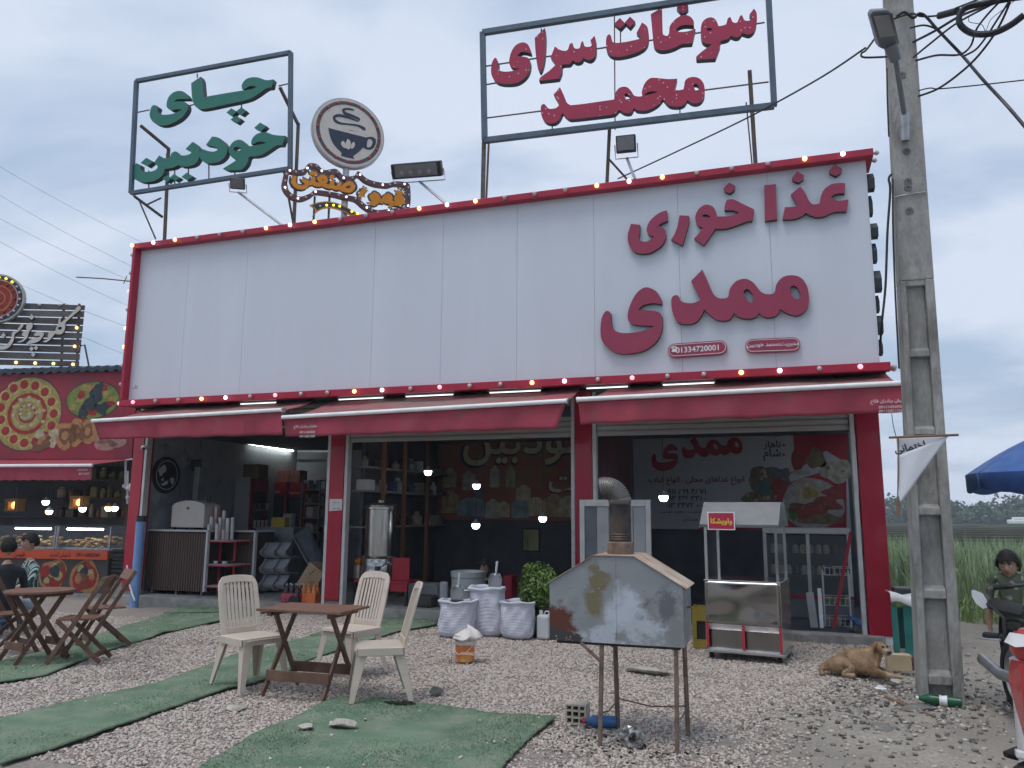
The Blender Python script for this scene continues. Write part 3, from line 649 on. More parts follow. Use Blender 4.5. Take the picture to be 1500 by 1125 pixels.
# lit tube lamps under the fascia
tube_lab = ['lit tube lamp under the fascia above the coffee counter awning', 'lit tube lamp under the fascia at the left end of the middle awning', 'lit tube lamp under the fascia above the centre of the middle awning', 'lit tube lamp under the fascia at the right end of the middle awning', 'lit tube lamp under the fascia at the left end of the restaurant awning', 'lit tube lamp under the fascia right of the restaurant awning brace']
for (a, b_), lab in zip(((-8.6, -7.9), (-6.7, -5.9), (-5.5, -4.7), (-4.1, -3.3), (-2.6, -2.0), (-1.5, -.8)), tube_lab):
    t = thing('tube_lamp', lab, 'tube lamp', ((a+b_)/2, 11.02, 3.40), 0, 'tube lamps under the fascia')
    mb = MB(); mb.cyl((a, 11.0, 3.405), (b_, 11.0, 3.405), .009, 8); mb.build('tube', TUBE2, t); mb = MB(); mb.box(a-.03, b_+.03, 10.98, 11.03, 3.422, 3.438); mb.build('holder', SHELF, t)

# ------------------------------------------------------------------ fascia sign
fs_ = thing('fascia_sign', 'long white fascia sign with red frame, bulbs and red raised Persian letters', 'sign', (-5, YP, ZB))
seams = [XL+.06] + [PY(x, 450, YP).x for x in (272, 358, 546, 647, 757, 871, 997, 1133)] + [XR-.10]
for i in range(len(seams)-1):
    a, b_ = seams[i]+.0018, seams[i+1]-.0018; mb = MB(); mb.box(a, b_, YP, YP+.03, ZB+.06, ZT-.04); mb.build('panel', WHITE_PANEL, fs_)
mb = MB(); mb.box(XL+.02, XR-.12, YP+.031, YP+.05, ZB+.05, ZT-.05); mb.build('backing', mat('backing_grey', (.22, .23, .25), .8), fs_)
mb = MB(); mb.box(XR-.10, XR-.085, YP+.002, YP+.46, ZB+.06, ZT-.04); mb.build('side_panel', WHITE_PANEL, fs_)
mb = MB(); mb.box(XL, XR, YF, YP+.45, ZT-.10, ZT); mb.build('frame_top', RED_FRAME, fs_, bev=.006)
mb = MB(); mb.box(XL-.0, XR+.02, YF, YF+.14, ZB, ZB+.11); mb.build('frame_bottom', RED_FRAME, fs_, bev=.006)
mb = MB(); mb.box(XL, XR, YF+.141, YP+.45, ZB+.02, ZB+.05); mb.build('soffit', DARK_EDGE, fs_)
mb = MB(); mb.box(XL, XL+.06, YF+.002, YP+.45, ZB+.112, ZT-.102); mb.build('frame_side', RED_FRAME, fs_, bev=.006)
# letters on the side face, seen edge on
for i, (z, hh, d, y0) in enumerate(((6.12, .26, .10, 11.06), (5.80, .30, .06, 11.10), (5.42, .22, .10, 11.05), (5.12, .28, .07, 11.08), (4.72, .30, .10, 11.06), (4.42, .24, .06, 11.12), (4.12, .26, .08, 11.06), (3.82, .22, .06, 11.1))):
    mb = MB(); x = XR-.083; mb.prism([(x, y0, z), (x, y0+.12, z+hh*.45), (x, y0+.30, z+hh*.3), (x, y0+.34, z-hh*.2), (x, y0+.15, z-hh*.55), (x, y0+.02, z-hh*.5)], (d, 0, 0)); mb.build('side_letter', DARK_EDGE, fs_)
# bulbs
def bulb_row(pts, parent, n_out, r=.034, pat=None):
    for i, p in enumerate(pts):
        m = (pat or [BULB_WARM, BULB_WHITE, BULB_WARM, BULB_OFF, BULB_OFF, BULB_OFF])[i % (len(pat) if pat else 6)]
        p = Vector(p); nn = Vector(n_out); mb = MB(); mb.ball(p+nn*.045, r, n=10, k=6); mb.cyl(p-nn*.004, p+nn*.02, r*.6, 8, 1); mb.build('bulb', [m, GALV], parent, smooth=60)
tp = [(193, 357), (210, 355), (230, 352)]
topx = [-11.05+i*.482 for i in range(26)]
bulb_row([(x, YF, ZT-.05) for x in topx if x < XR-.04], fs_, (0, -1, 0), pat=[BULB_WARM, BULB_WHITE, BULB_WARM, BULB_OFF, BULB_OFF, BULB_OFF])
botx = [-10.72+i*.49 for i in range(25)]
bulb_row([(x, YF, ZB+.055) for x in botx], fs_, (0, -1, 0), pat=[BULB_PINK, BULB_OFF, BULB_OFF, BULB_WARM, BULB_WHITE, BULB_OFF])
bulb_row([(XL, YF+.05, ZB+.06+i*.345) for i in range(9)], fs_, (-1, 0, 0), pat=[BULB_PINK, BULB_OFF, BULB_OFF, BULB_WARM, BULB_WHITE, BULB_OFF])
bulb_row([(XR, YF+.06, ZT-.05), (XR, YF+.30, ZT-.05), (XR+.02, YF+.04, ZB+.05), (XR+.02, YF+.10, ZB+.03)], fs_, (1, 0, 0), pat=[BULB_OFF])
# the raised writing
PF = Plane((-5, YP, 0)); Z5 = (900, 220, 6.818); Z6 = (1080, 220, 6.818); Z7 = (870, 380, 4.412); LM = [RED_LETTER, DARK_EDGE]
for z, cs in ((Z5, ['165 735 c, 255 745 c, 250 830, 248 885, 280 912, 340 905, 395 862 c, 340 840, 322 790, 345 720, 400 660, 460 620, 522 600 c, 532 705 c, 480 725, 435 755 c, 480 770, 510 810, 512 870, 480 940, 420 990, 340 1028, 240 1030, 180 1000, 140 930, 132 850, 150 780']),
              (Z5, ['650 650 c, 745 655 c, 742 720, 720 810, 680 950 c, 565 895 c, 600 840, 635 740']),
              (Z5, ['1122 495 c, 1180 490, 1230 510, 1320 555, 1395 590 c, 1375 705 c, 1330 708, 1230 745, 1120 780, 1005 785 c, 950 870, 890 950 c, 795 882 c, 830 845, 885 775 c, 840 755, 812 710, 810 650, 840 590, 890 550, 940 545, 990 570, 1018 630, 1025 662 c, 1120 660, 1190 645, 1245 622 c, 1180 600, 1098 600 c, 1104 550', '875 658, 910 640, 958 664, 915 672']),
              (Z5, ['1090 380 c, 1145 322 c, 1205 355 c, 1195 400 c, 1150 432 c, 1100 410 c']),
              (Z6, ['268 350 c, 385 338 c, 398 690 c, 275 705 c']),
              (Z6, ['1078 328 c, 1072 432 c, 1010 432, 955 450, 945 480, 1010 505, 1112 492 c, 1092 612 c, 1000 612, 940 625, 880 655, 800 668, 730 650, 685 625 c, 640 660, 560 685, 452 690 c, 475 568 c, 560 565, 610 558 c, 535 440 c, 630 362 c, 680 430, 720 510, 760 540, 820 535 c, 838 450, 870 390, 930 345, 1000 328']),
              (Z6, ['548 275 c, 600 210 c, 665 250 c, 662 290 c, 610 325 c, 552 300 c']), (Z6, ['918 205 c, 975 140 c, 1048 185 c, 1035 225 c, 985 258 c, 925 230 c'])):
    glyph('letter', cs, z, PF, fs_, LM, .075, .077)
MAMDI = [['42 450, 50 380, 70 340, 90 332, 108 350, 112 410, 130 455, 180 475, 260 472, 340 455, 390 430 c, 300 425, 240 415, 218 380, 225 320, 260 240, 300 195, 345 180, 400 205, 435 255, 438 290 c, 380 282, 320 295, 285 325 c, 380 332, 430 350, 442 400, 435 470, 395 540, 320 590, 230 608, 150 605, 90 570, 50 520'],
         ['500 290, 502 250, 520 232, 545 235, 560 265, 590 280, 640 282, 690 262 c, 628 140 c, 700 65 c, 735 140, 770 220, 800 248, 840 252, 868 240, 878 190, 920 140, 980 125, 1030 150, 1070 200, 1100 220, 1140 225, 1168 212, 1180 160, 1220 115, 1280 102, 1340 120, 1380 180, 1390 260, 1375 320, 1330 358, 1280 358, 1235 340, 1205 320 c, 1180 360, 1130 375, 1090 365, 1065 345 c, 1040 375, 980 382, 930 368, 905 345 c, 880 385, 840 395, 790 388, 740 350, 712 325 c, 690 370, 650 410, 590 418, 540 405, 510 350', '968 215, 985 192, 1010 205, 1030 245, 1020 280, 990 265', '1268 190, 1290 168, 1320 190, 1335 235, 1320 258, 1285 240']]
for cs in MAMDI: glyph('letter', cs, Z7, PF, fs_, LM, .085, .087)
def pill(a, b_, half, text, tw, sl):
    x0, y0, s = Z7; A = PF.uv(x0+a[0]/s, y0+a[1]/s, .06); B = PF.uv(x0+b_[0]/s, y0+b_[1]/s, .06); h = half
    def outline(h):
        ang = math.atan2(B[1]-A[1], B[0]-A[0]); o = []
        for c, st in ((B, -90), (A, 90)): o += [(c[0]+h*math.cos(ang+R(st+k*15)), c[1]+h*math.sin(ang+R(st+k*15))) for k in range(13)]
        return o
    me = curve_mesh([outline(h)], .03); o = mesh_on_plane('name_plate', me, [RED_LETTER], fs_, PF, 0, 0, .03)
    me = curve_mesh([outline(h*.86), outline(h*.78)], 0); mesh_on_plane('plate_rim', me, INKW, o, PF, 0, 0, .0625)
    writing('lettering', text, INKW, o, PF, x0+(a[0]+b_[0])/2/s, y0+(a[1]+b_[1])/2/s, w=tw, off=.0625, bold=.03, slope=(B[1]-A[1])/(B[0]-A[0])); return o, A
pl1, A = pill((522, 588), (812, 568), .098, '01334720001', .58, 0)
# little telephone mark before the number
x0, y0, s = Z7
for cs in (['502 598 c, 506 582, 515 576, 522 576, 530 582, 534 598 c'], ['500 575 c, 502 566, 518 562, 534 565, 536 574 c, 528 576 c, 524 570, 512 570, 508 577 c']):
    me = curve_mesh([[PF.uv(x0+a/s, y0+b_/s, .06) for a, b_ in smooth_path(cs[0])]], 0); mesh_on_plane('phone_mark', me, INKW, pl1, PF, 0, 0, .0625)
pill((1025, 558), (1285, 548), .095, fa('مدیریت:محمد خودبین'), .66, 0)
w_ = PF.uv(198, 567); writing('scribble', fa('لک'), INK, fs_, PF, 198, 567, w=.10, off=.001)

# ------------------------------------------------------------------ roof signs
def frame_sign(name, label, pl, corners, bars, side, posts, t):
    tl, tr, br, bl = [pl.at(*c) for c in corners]
    for nm, a, b_ in (('frame_bar', tl, tr), ('frame_bar', bl, br), ('frame_post', tl, bl), ('frame_post', tr, br)):
        mb = MB(); mb.beam(a, b_, side, side, side=pl.n); mb.build(nm, STEEL_BLUE, t)
    for a, b_ in bars:
        mb = MB(); mb.beam(pl.at(*a, -.12), pl.at(*b_, -.12), .018); mb.build('crossbar', RUSTY, t)
    for a, b_, wd, o1, o2 in posts:
        mb = MB(); mb.beam(pl.at(*a, o1), pl.at(*b_, o2), wd, wd); mb.build('support', RUSTY, t)
GREEN_L = mat('green_letter', (.018, .16, .115), .4, var=.07, scale=3); GLM = [GREEN_L, DARK_EDGE]
PG = Plane(PY(310, 180, 11.6), 2.2); gs = thing('roof_sign', 'roof sign of green raised Persian letters in a dark steel frame', 'sign', PY(310, 340, 11.6))
frame_sign('', '', PG, ((200, 119), (426, 77), (425, 247), (192, 283)), [((200, 165), (219, 161)), ((408, 126), (425, 122)), ((289, 108), (289, 114)), ((354, 152), (354, 160)), ((218, 250), (218, 278)), ((244, 225), (244, 272)), ((276, 247), (276, 266)), ((306, 240), (306, 263)), ((344, 248), (344, 258)), ((265, 158), (285, 153)), ((412, 209), (426, 209)), ((256, 247), (256, 270))], .072,
           [((206, 184), (248, 219), .05, -.1, -.75), ((247, 217), (241, 352), .05, -.75, -.75), ((410, 128), (437, 183), .05, -.1, -.75), ((437, 180), (430, 340), .05, -.75, -.75), ((196, 287), (238, 318), .04, -.1, -.75), ((203, 292), (228, 350), .03, -.1, -.3), ((416, 252), (432, 340), .03, -.1, -.5), ((236, 290), (215, 300), .025, -.4, -.3)], gs)
Z1 = (185, 85, 5.769)
for cs in (['548 212 c, 630 157 c, 642 185, 650 270, 655 330 c, 820 300, 985 274, 1060 262, 1108 240 c, 1045 236, 1000 262, 978 262 c, 976 225, 1010 180, 1065 162, 1120 166, 1180 186, 1245 180 c, 1228 248 c, 1185 255, 1120 300, 1050 342, 960 368, 800 402, 690 425, 620 430, 575 398, 555 330'],
           ['845 460 c, 888 425 c, 932 450 c, 895 490 c'], ['925 455 c, 970 415 c, 1015 445 c, 975 480 c'], ['880 520 c, 925 487 c, 975 515 c, 935 550 c'],
           ['198 490, 203 440, 215 408, 238 397, 272 415, 264 450, 290 475, 350 478, 420 462, 470 435 c, 430 432, 380 440, 345 420, 340 385, 355 335, 390 295, 440 277, 485 285, 520 315, 530 345 c, 480 345, 430 350, 400 370 c, 450 365, 500 375, 520 400, 515 440, 480 490, 430 530, 350 565, 280 568, 225 540'],
           ['1080 590 c, 1130 545 c, 1185 575 c, 1140 618 c'],
           ['1055 728 c, 1060 690, 1090 650, 1140 628, 1190 630, 1250 650, 1345 657 c, 1318 735 c, 1270 738, 1220 770, 1150 815, 1090 830, 1040 835, 1022 888, 990 930, 960 945, 850 950 c, 815 935 c, 880 895, 940 855 c, 900 845, 875 815, 865 775, 880 735, 915 700, 960 690, 1000 710, 1026 748 c, 1100 735, 1150 728, 1185 712 c, 1120 706, 1085 722', '905 770, 930 750, 978 768, 930 786'],
           ['672 735 c, 725 663 c, 770 670, 820 700, 850 750, 850 800, 820 850, 770 880, 700 890, 650 875, 620 840, 622 800, 645 768 c, 690 785, 740 790, 772 772, 750 752, 712 742'],
           ['85 888 c, 122 905 c, 125 945, 165 962, 225 955, 262 930, 258 905, 235 882 c, 278 822 c, 320 845, 365 840, 385 800, 420 788 c, 450 818, 500 822, 545 805, 540 785, 500 768 c, 560 708 c, 600 735, 618 790, 612 850, 580 895, 520 915, 460 915, 440 905, 400 925, 350 935 c, 325 940, 315 975, 285 1010, 230 1040, 150 1050, 90 1035, 50 1000, 48 950, 60 910'],
           ['120 885 c, 170 842 c, 228 875 c, 180 915 c'], ['300 1018 c, 345 990 c, 382 1015 c, 345 1048 c'], ['368 1012 c, 402 980 c, 455 1010 c, 415 1038 c'], ['465 1005 c, 510 968 c, 565 1000 c, 515 1035 c']):
    glyph('letter', cs, Z1, PG, gs, GLM, .11, .0)
# red glitter sign
RG = mat('red_glitter', (.36, .022, .065), .35, var=.08, scale=2)
nt = RG.node_tree; N = nt.nodes; L = nt.links; b = N['Principled BSDF']; vo = N.new('ShaderNodeTexVoronoi'); vo.inputs['Scale'].default_value = 15; tc = N.new('ShaderNodeTexCoord'); L.new(tc.outputs['Object'], vo.inputs['Vector'])
mr = N.new('ShaderNodeMapRange'); mr.inputs[1].default_value = .17; mr.inputs[2].default_value = .13; L.new(vo.outputs['Distance'], mr.inputs[0]); old = b.inputs['Base Color'].links[0].from_socket
gt = N.new('ShaderNodeMath'); gt.operation = 'GREATER_THAN'; gt.inputs[1].default_value = .45; sc_ = N.new('ShaderNodeSeparateColor'); L.new(vo.outputs['Color'], sc_.inputs[0]); L.new(sc_.outputs[0], gt.inputs[0]); ml = N.new('ShaderNodeMath'); ml.operation = 'MULTIPLY'; L.new(mr.outputs[0], ml.inputs[0]); L.new(gt.outputs[0], ml.inputs[1])
mm = N.new('ShaderNodeMixRGB'); L.new(ml.outputs[0], mm.inputs[0]); L.new(old, mm.inputs[1]); mm.inputs[2].default_value = (.75, .62, .62, 1); L.new(mm.outputs[0], b.inputs['Base Color'])
PR = Plane(PY(900, 130, 11.45), 4.9); rs = thing('roof_sign', 'large roof sign of speckled red raised Persian letters in a dark steel frame', 'sign', PY(900, 285, 11.45))
frame_sign('', '', PR, ((707, 48), (1125, -17), (1134, 155), (710, 206)), [((712, 97), (1120, 33)), ((712, 124), (730, 121)), ((712, 173), (1126, 120)), ((900, 22), (901, 190)), ((793, 42), (793, 52)), ((809, 181), (809, 192)), ((996, 157), (996, 166)), ((909, 47), (909, 62)), ((868, 72), (868, 80))], .085,
           [((709, 208), (707, 298), .06, -.1, -.1), ((716, 208), (712, 298), .03, -.5, -.5), ((893, 186), (889, 272), .05, -.25, -.25), ((891, 232), (918, 262), .03, -.25, -.25), ((1098, 104), (1107, 245), .06, -.3, -.3), ((1093, 150), (1102, 245), .02, -.35, -.35)], rs)
Z2 = (700, 0, 6.25); Z3 = (910, 0, 6.25); Z4 = (780, 70, 5.357); RLM = [RG, DARK_EDGE]
for z, cs in ((Z2, ['120 640, 130 570, 160 527, 185 570, 185 620, 210 650, 280 655, 350 640, 395 625 c, 340 625, 300 605, 285 570, 300 490, 340 420, 400 388, 450 400, 480 450, 485 490 c, 430 475, 390 480, 355 515 c, 430 520, 470 540, 480 590, 465 660, 420 720, 350 760, 250 768, 170 750, 130 700']),
              (Z2, ['520 348 c, 612 256 c, 620 350, 610 530, 590 620, 568 658, 550 630, 530 500']),
              (Z2, ['1068 327 c, 1080 370, 1082 480, 1060 530, 1020 550, 965 530 c, 945 560, 900 570, 870 552 c, 840 585, 790 590, 770 600, 765 660, 740 720 c, 560 740 c, 570 710, 650 650, 715 590 c, 665 525 c, 705 425 c, 750 455, 800 465, 825 450, 840 405, 865 395, 885 440, 930 440, 945 390, 962 378, 980 425, 1030 425, 1045 400, 1030 368 c']),
              (Z3, ['-140 420, -135 340, -110 313, -90 340, -88 370, -60 392, 30 385, 130 365, 175 350, 185 335 c, 140 300 c, 190 205 c, 235 240, 250 300, 245 390, 200 450, 100 495, -20 520, -90 510, -130 470']),
              (Z2, ['1250 215 c, 1300 165 c, 1350 215 c, 1305 262 c']), (Z2, ['1345 205 c, 1392 152 c, 1440 195 c, 1395 250 c']),
              (Z3, ['270 130 c, 372 68 c, 376 250, 382 310, 400 325, 425 325, 438 300, 445 240, 490 180, 560 140, 620 145, 660 185, 666 232 c, 590 228, 535 240, 500 268 c, 520 290, 600 288, 680 262 c, 648 395 c, 590 400, 550 405, 480 440, 400 460, 340 455, 300 420, 290 350']),
              (Z3, ['508 70 c, 545 22 c, 610 30 c, 615 75 c, 562 128 c']),
              (Z3, ['1215 78 c, 1240 120, 1240 220, 1215 285, 1170 315, 1108 300 c, 1080 335, 1040 340, 1005 325 c, 985 350, 950 365, 912 375, 905 420, 880 490, 862 535 c, 690 545 c, 685 520 c, 740 470, 830 405 c, 780 400, 740 370, 728 300, 735 220, 770 175, 820 158, 860 175, 885 220, 895 238, 930 232, 960 220, 975 170, 1000 158, 1020 200, 1060 205, 1085 150, 1105 140, 1130 185, 1170 188, 1195 175, 1175 130 c', '778 270, 800 258, 838 264, 800 281']),
              (Z4, ['65 495, 68 455, 90 440, 110 460, 130 478, 175 475, 200 460, 205 440, 165 368 c, 215 308 c, 245 370, 270 430, 300 450 c, 400 440, 640 405 c, 655 345, 690 310, 740 308, 775 340, 800 375, 840 382, 862 378 c, 858 345, 880 280, 920 240, 960 235, 1060 245, 1135 242 c, 1115 330 c, 1150 332, 1185 325 c, 1190 300, 1200 255, 1240 230, 1300 235, 1340 275, 1352 330, 1345 390, 1310 430, 1260 435, 1215 410 c, 1190 445, 1150 460, 1080 455, 1040 420, 1025 400 c, 980 450, 900 490, 820 490, 795 470 c, 770 510, 720 510, 680 485 c, 640 520, 500 540, 300 560, 260 540, 235 510 c, 210 560, 170 590, 110 585, 75 545', '1265 290, 1290 285, 1312 315, 1300 340, 1275 330', '722 365, 745 360, 772 390, 765 412, 735 405', '878 372, 910 345, 982 344, 930 362'])):
    glyph('letter', cs, z, PR, rs, RLM, .11, .0)
# coffee sign, turned to the road
PK = Plane(PY(512, 235, 12.0), 45); ks = thing('coffee_sign', 'round coffee cup roof sign over orange Persian lettering ringed with bulbs', 'sign', PY(512, 330, 12.0))
Z8 = (405, 130, 5.769); CREAM = mat('cream_face', (.62, .58, .52), .5, var=.05); NAVY = mat('navy_ink', (.035, .045, .075), .6); BROWN = mat('brown_band', (.13, .055, .06), .5, var=.15); ORANGE = mat('orange_letter', (.72, .27, .015), .45, var=.06); GREYB = mat('grey_backing', (.10, .085, .085), .6); YELLOWL = mat('bulb_yellow', (1, .85, .05), .3, emit=2.0)
def zuv(a, b_, off=0.): return PK.uv(Z8[0]+a/Z8[2], Z8[1]+b_/Z8[2], off)
cu = zuv(613, 370); rad = abs(zuv(613, 85)[1]-zuv(613, 668)[1])/2
def disc(name, r0, r1, m, off, ext):
    me = curve_mesh([ring_pts(cu[0], cu[1], r1, n=48)]+([ring_pts(cu[0], cu[1], r0, n=48)] if r0 else []), ext); return mesh_on_plane(name, me, m, ks, PK, 0, 0, off)
disc('drum', 0, rad, mat('drum_grey', (.45, .44, .43), .5), -.07, .06); disc('face', 0, rad*.97, CREAM, -.004, 0); disc('rim_band', rad*.80, rad*.90, GREYB, -.001, 0)
for k in range(16):
    a = 2*math.pi*k/16; p = PK.pt(cu[0]+rad*.85*math.cos(a), cu[1]+rad*.85*math.sin(a), .01); mb = MB(); mb.ball(p, .024, n=8, k=5); mb.build('bulb', mat('bulb_red', (.55, .04, .06), .2, spec=.8), ks, smooth=60)
def kshape(name, cs, m, off, ext=0.0, offset=0.0):
    me = curve_mesh([[zuv(a, b_) for a, b_ in smooth_path(c)] for c in cs], ext, offset); return mesh_on_plane(name, me, m, ks, PK, 0, 0, off)
kshape('cup', ['437 330 c, 720 402, 755 412 c, 752 470, 700 530, 650 570, 660 595 c, 545 568 c, 548 540, 490 480, 455 410'], NAVY, .0)
kshape('cup_handle', ['745 415 c, 800 405, 838 425, 838 465, 815 505, 780 516, 735 500 c', '772 432, 800 428, 812 455, 795 490, 765 492'], NAVY, .0005)
for c in ('605 425, 625 450, 625 500, 603 512, 585 490, 588 450', '560 440, 580 460, 590 500, 565 495, 545 465', '655 450, 662 480, 640 508, 628 495, 635 465'): kshape('coffee_bean', [c], CREAM, .002)
def stroke(pts, wd):
    P = [np.array(p, float) for p in pts]; n = len(P); l = []; r = []
    for i in range(n):
        d = P[min(i+1, n-1)]-P[max(i-1, 0)]; d /= np.hypot(*d); q_ = np.array([-d[1], d[0]]); w = wd*(.25+.75*math.sin(math.pi*min(1, max(0, (i+.35)/(n-.3)))))
        l.append(P[i]+q_*w); r.append(P[i]-q_*w)
    return ', '.join('%.1f %.1f' % tuple(p) for p in l+r[::-1])
for st_ in ([(655, 180), (600, 170), (565, 180), (580, 208), (640, 230), (700, 258), (690, 275)], [(690, 275), (620, 248), (530, 225), (490, 238), (495, 268), (540, 292), (620, 300)], [(600, 298), (690, 312), (742, 340), (735, 358), (680, 350), (620, 338), (575, 348)]): kshape('steam', [stroke(st_, 13)], NAVY, .001)
OUT = '50 840, 55 760, 85 680, 160 690, 230 680, 270 635, 340 640, 400 690, 500 680, 570 740, 660 735, 690 700, 760 760, 850 790, 940 800, 1000 785, 1110 800, 1130 870, 1125 1000, 1080 1030, 980 1045, 850 1060, 780 1040, 720 1000, 660 950, 560 930, 480 910, 330 890, 290 920, 200 950, 110 920'
IN_ = '90 835, 95 770, 110 715, 165 725, 245 718, 285 672, 335 675, 395 725, 490 718, 560 775, 660 770, 690 745, 750 792, 840 825, 940 835, 1000 820, 1085 832, 1097 875, 1092 985, 1065 1005, 970 1015, 855 1028, 795 1010, 745 975, 670 918, 565 898, 485 878, 325 858, 280 888, 200 915, 130 890'
kshape('light_band', [OUT, IN_], [BROWN], -.03, .05)
bp_ = [zuv(*p) for p in smooth_path(OUT)]; bi = [zuv(*p) for p in smooth_path(IN_)]
for k in range(0, len(bp_), 3):
    a, c = bp_[k], bi[k]; p = PK.pt((a[0]+c[0])/2, (a[1]+c[1])/2, .03); mb = MB(); mb.ball(p, .02, n=8, k=5); mb.build('bulb', BULB_WHITE if (k//3) % 3 == 0 else BULB_OFF, ks, smooth=60)
for word, x0_, x1_, cy_, h_ in (('صنعتی', 132, 668, 800, .38), ('قهوه', 700, 1082, 915, .38)):
    w_ = zuv(x1_, cy_)[0]-zuv(x0_, cy_)[0]; px_, py_ = Z8[0]+(x0_+x1_)/2/Z8[2], Z8[1]+cy_/Z8[2]
    writing('letter_backing', fa(word), GREYB, ks, PK, px_, py_, w=w_, h=h_, off=.02, bold=.16); writing('letter', fa(word), ORANGE, ks, PK, px_, py_, w=w_*.96, h=h_*.93, off=.05, bold=.075)
ARW = '278 985 c, 360 960, 450 955, 560 985, 690 1060 c, 640 1080 c, 540 1030, 450 1010, 370 1025, 295 1085 c, 335 1030 c'
kshape('arrow', [ARW], mat('arrow_gold', (.5, .26, .03), .5), .0, .015); kshape('arrow_face', ['300 988 c, 365 968, 450 964, 555 992, 670 1058 c, 638 1068 c, 540 1020, 450 1001, 370 1012, 312 1060 c, 345 1025 c'], NAVY, .017)
for d in ((365, 998), (420, 990), (478, 990), (530, 998), (632, 1043), (680, 1062)):
    mb = MB(); p = PK.pt(*zuv(*d), .04); mb.ball(p, .022, n=8, k=5); mb.build('bulb', YELLOWL if d[0] not in (365,) else BULB_OFF, ks, smooth=60)
mb = MB(); p = PK.pt(cu[0], cu[1]-rad*.9, -.1); mb.cyl(p, (p.x, p.y, 5.6), .06, 12); mb.build('pole', GALV, ks)
for x in (330, 455):
    mb = MB(); p = PK.pt(*zuv(x, 900), -.06); mb.cyl(p, (p.x, p.y, 5.6), .02, 8); mb.build('strut', RUSTY, ks)
# floodlights on the roof
def floodlight(px, py, Yd, size, rz, tilt, foot, lab, leds=False):
    c = PY(px, py, Yd); f = PY(foot[0], foot[1], Yd); t = thing('floodlight', lab, 'floodlight', f, 0, 'floodlights on the roof edge')
    M = Matrix.Translation(c) @ Matrix.Rotation(rz, 4, 'Z') @ Matrix.Rotation(tilt, 4, 'X'); sx, sz, d = size
    def bx(m, x0, x1, y0, y1, z0, z1): m.add([M @ Vector((x, y, z)) for z in (z0, z1) for y in (y0, y1) for x in (x0, x1)], [(0, 2, 3, 1), (4, 5, 7, 6), (0, 1, 5, 4), (2, 6, 7, 3), (0, 4, 6, 2), (1, 3, 7, 5)])
    m = MB(); bx(m, -sx/2, sx/2, -d/2, d/2, -sz/2, sz/2); m.build('housing', BLACK, t, bev=.015)
    m = MB(); bx(m, -sx*.42, sx*.42, -d/2-.006, -d/2-.001, -sz*.38, sz*.42); m.build('lens', mat('flood_lens', (.16, .17, .18), .15, spec=.8), t)
    for k in range(7): m = MB(); x = -sx/2+sx*(k+.5)/7; bx(m, x-.004, x+.004, d/2, d/2+.03, -sz*.45, sz*.45); m.build('fin', BLACK, t)
    if leds:
        for k in range(4): m = MB(); x = (-.27+.18*k)*sx; m.lathe([(.001, 0), (.045, .02)], 4, M @ Vector((x, -d/2-.03, -.02)), (Matrix.Rotation(rz, 4, 'Z') @ Matrix.Rotation(tilt+R(90), 4, 'X'))); m.build('led_reflector', SHELF, t)
    m = MB(); a = M @ Vector((-sx/2-.02, 0, 0)); b2 = M @ Vector((sx/2+.02, 0, 0)); lo = M @ Vector((0, .05, -sz*.5-.07)); dx = M.to_3x3() @ Vector((sx/2+.02, 0, 0)); m.tube([a, lo-dx, lo+dx, b2], .010, 6); m.build('bracket', GALV, t)
    m = MB(); m.tube([lo, f], .022, 8); m.build('arm', GALV, t)
floodlight(348, 269, 11.2, (.26, .20, .07), R(30), R(35), (413, 330), 'small dark floodlight on a slanting arm below the green sign')
floodlight(611, 249, 10.9, (.84, .24, .14), R(8), R(30), (655, 300), 'wide black LED floodlight beside the coffee sign', True)
floodlight(917, 211, 11.1, (.30, .26, .08), R(5), R(15), (930, 262), 'square black floodlight below the large red roof sign')
# ------------------------------------------------------------------ pastry stall next door
PN = Plane(PY(100, 600, 11.9), 8.0); AN = R(8.0)
st = thing('pastry_stall', 'dark open pastry stall with corrugated roof left of the shop', 'stall', PN.at(60, 870))
def nbox(mb, x0, x1, y0, y1, off0, off1):
    """box on the stall plane between photo columns x0..x1 and rows y0..y1, from off0 back to off1"""
    a = PN.uv(x0, (y0+y1)/2, 0); b_ = PN.uv(x1, (y0+y1)/2, 0); t_ = PN.uv((x0+x1)/2, y0, 0)[1]; q_ = PN.uv((x0+x1)/2, y1, 0)[1]
    ps = [PN.pt(u, v, o) for v in (q_, t_) for o in (off0, off1) for u in (a[0], b_[0])]
    return mb.add(ps, [(0, 2, 3, 1), (4, 5, 7, 6), (0, 1, 5, 4), (2, 6, 7, 3), (0, 4, 6, 2), (1, 3, 7, 5)])
uL = PN.uv(-160, 600)[0]; uR = PN.uv(200, 600)[0]
NAVYR = mat('roof_navy', (.03, .045, .065), .5, var=.2)
# corrugated roof edge: one sheet with real waves
vs = []; fs = []; n_ = 150
for i in range(n_+1):
    u = uL+(uR+.02-uL)*i/n_; z = PN.uv(100, 540)[1]+.03*math.sin(i*1.15)*.8
    for o_ in (.12, -1.6): vs.append(PN.pt(u, z+(.25 if o_ < 0 else 0), o_))
    vs.append(PN.pt(u, z-.09, .12))
for i in range(n_): a = i*3; fs += [(a, a+3, a+4, a+1), (a+2, a+5, a+3, a)]
mb = MB(); mb.add(vs, fs); mb.build('roof_sheet', NAVYR, st, smooth=50)
def nub(u0, u1, v0, v1, o0, o1, name, m, parent=st, **k):
    mb = MB(); ps = [PN.pt(u, v, o) for v in (v0, v1) for o in (o0, o1) for u in (u0, u1)]; mb.add(ps, [(0, 2, 3, 1), (4, 5, 7, 6), (0, 1, 5, 4), (2, 6, 7, 3), (0, 4, 6, 2), (1, 3, 7, 5)]); return mb.build(name, m, parent, **k)
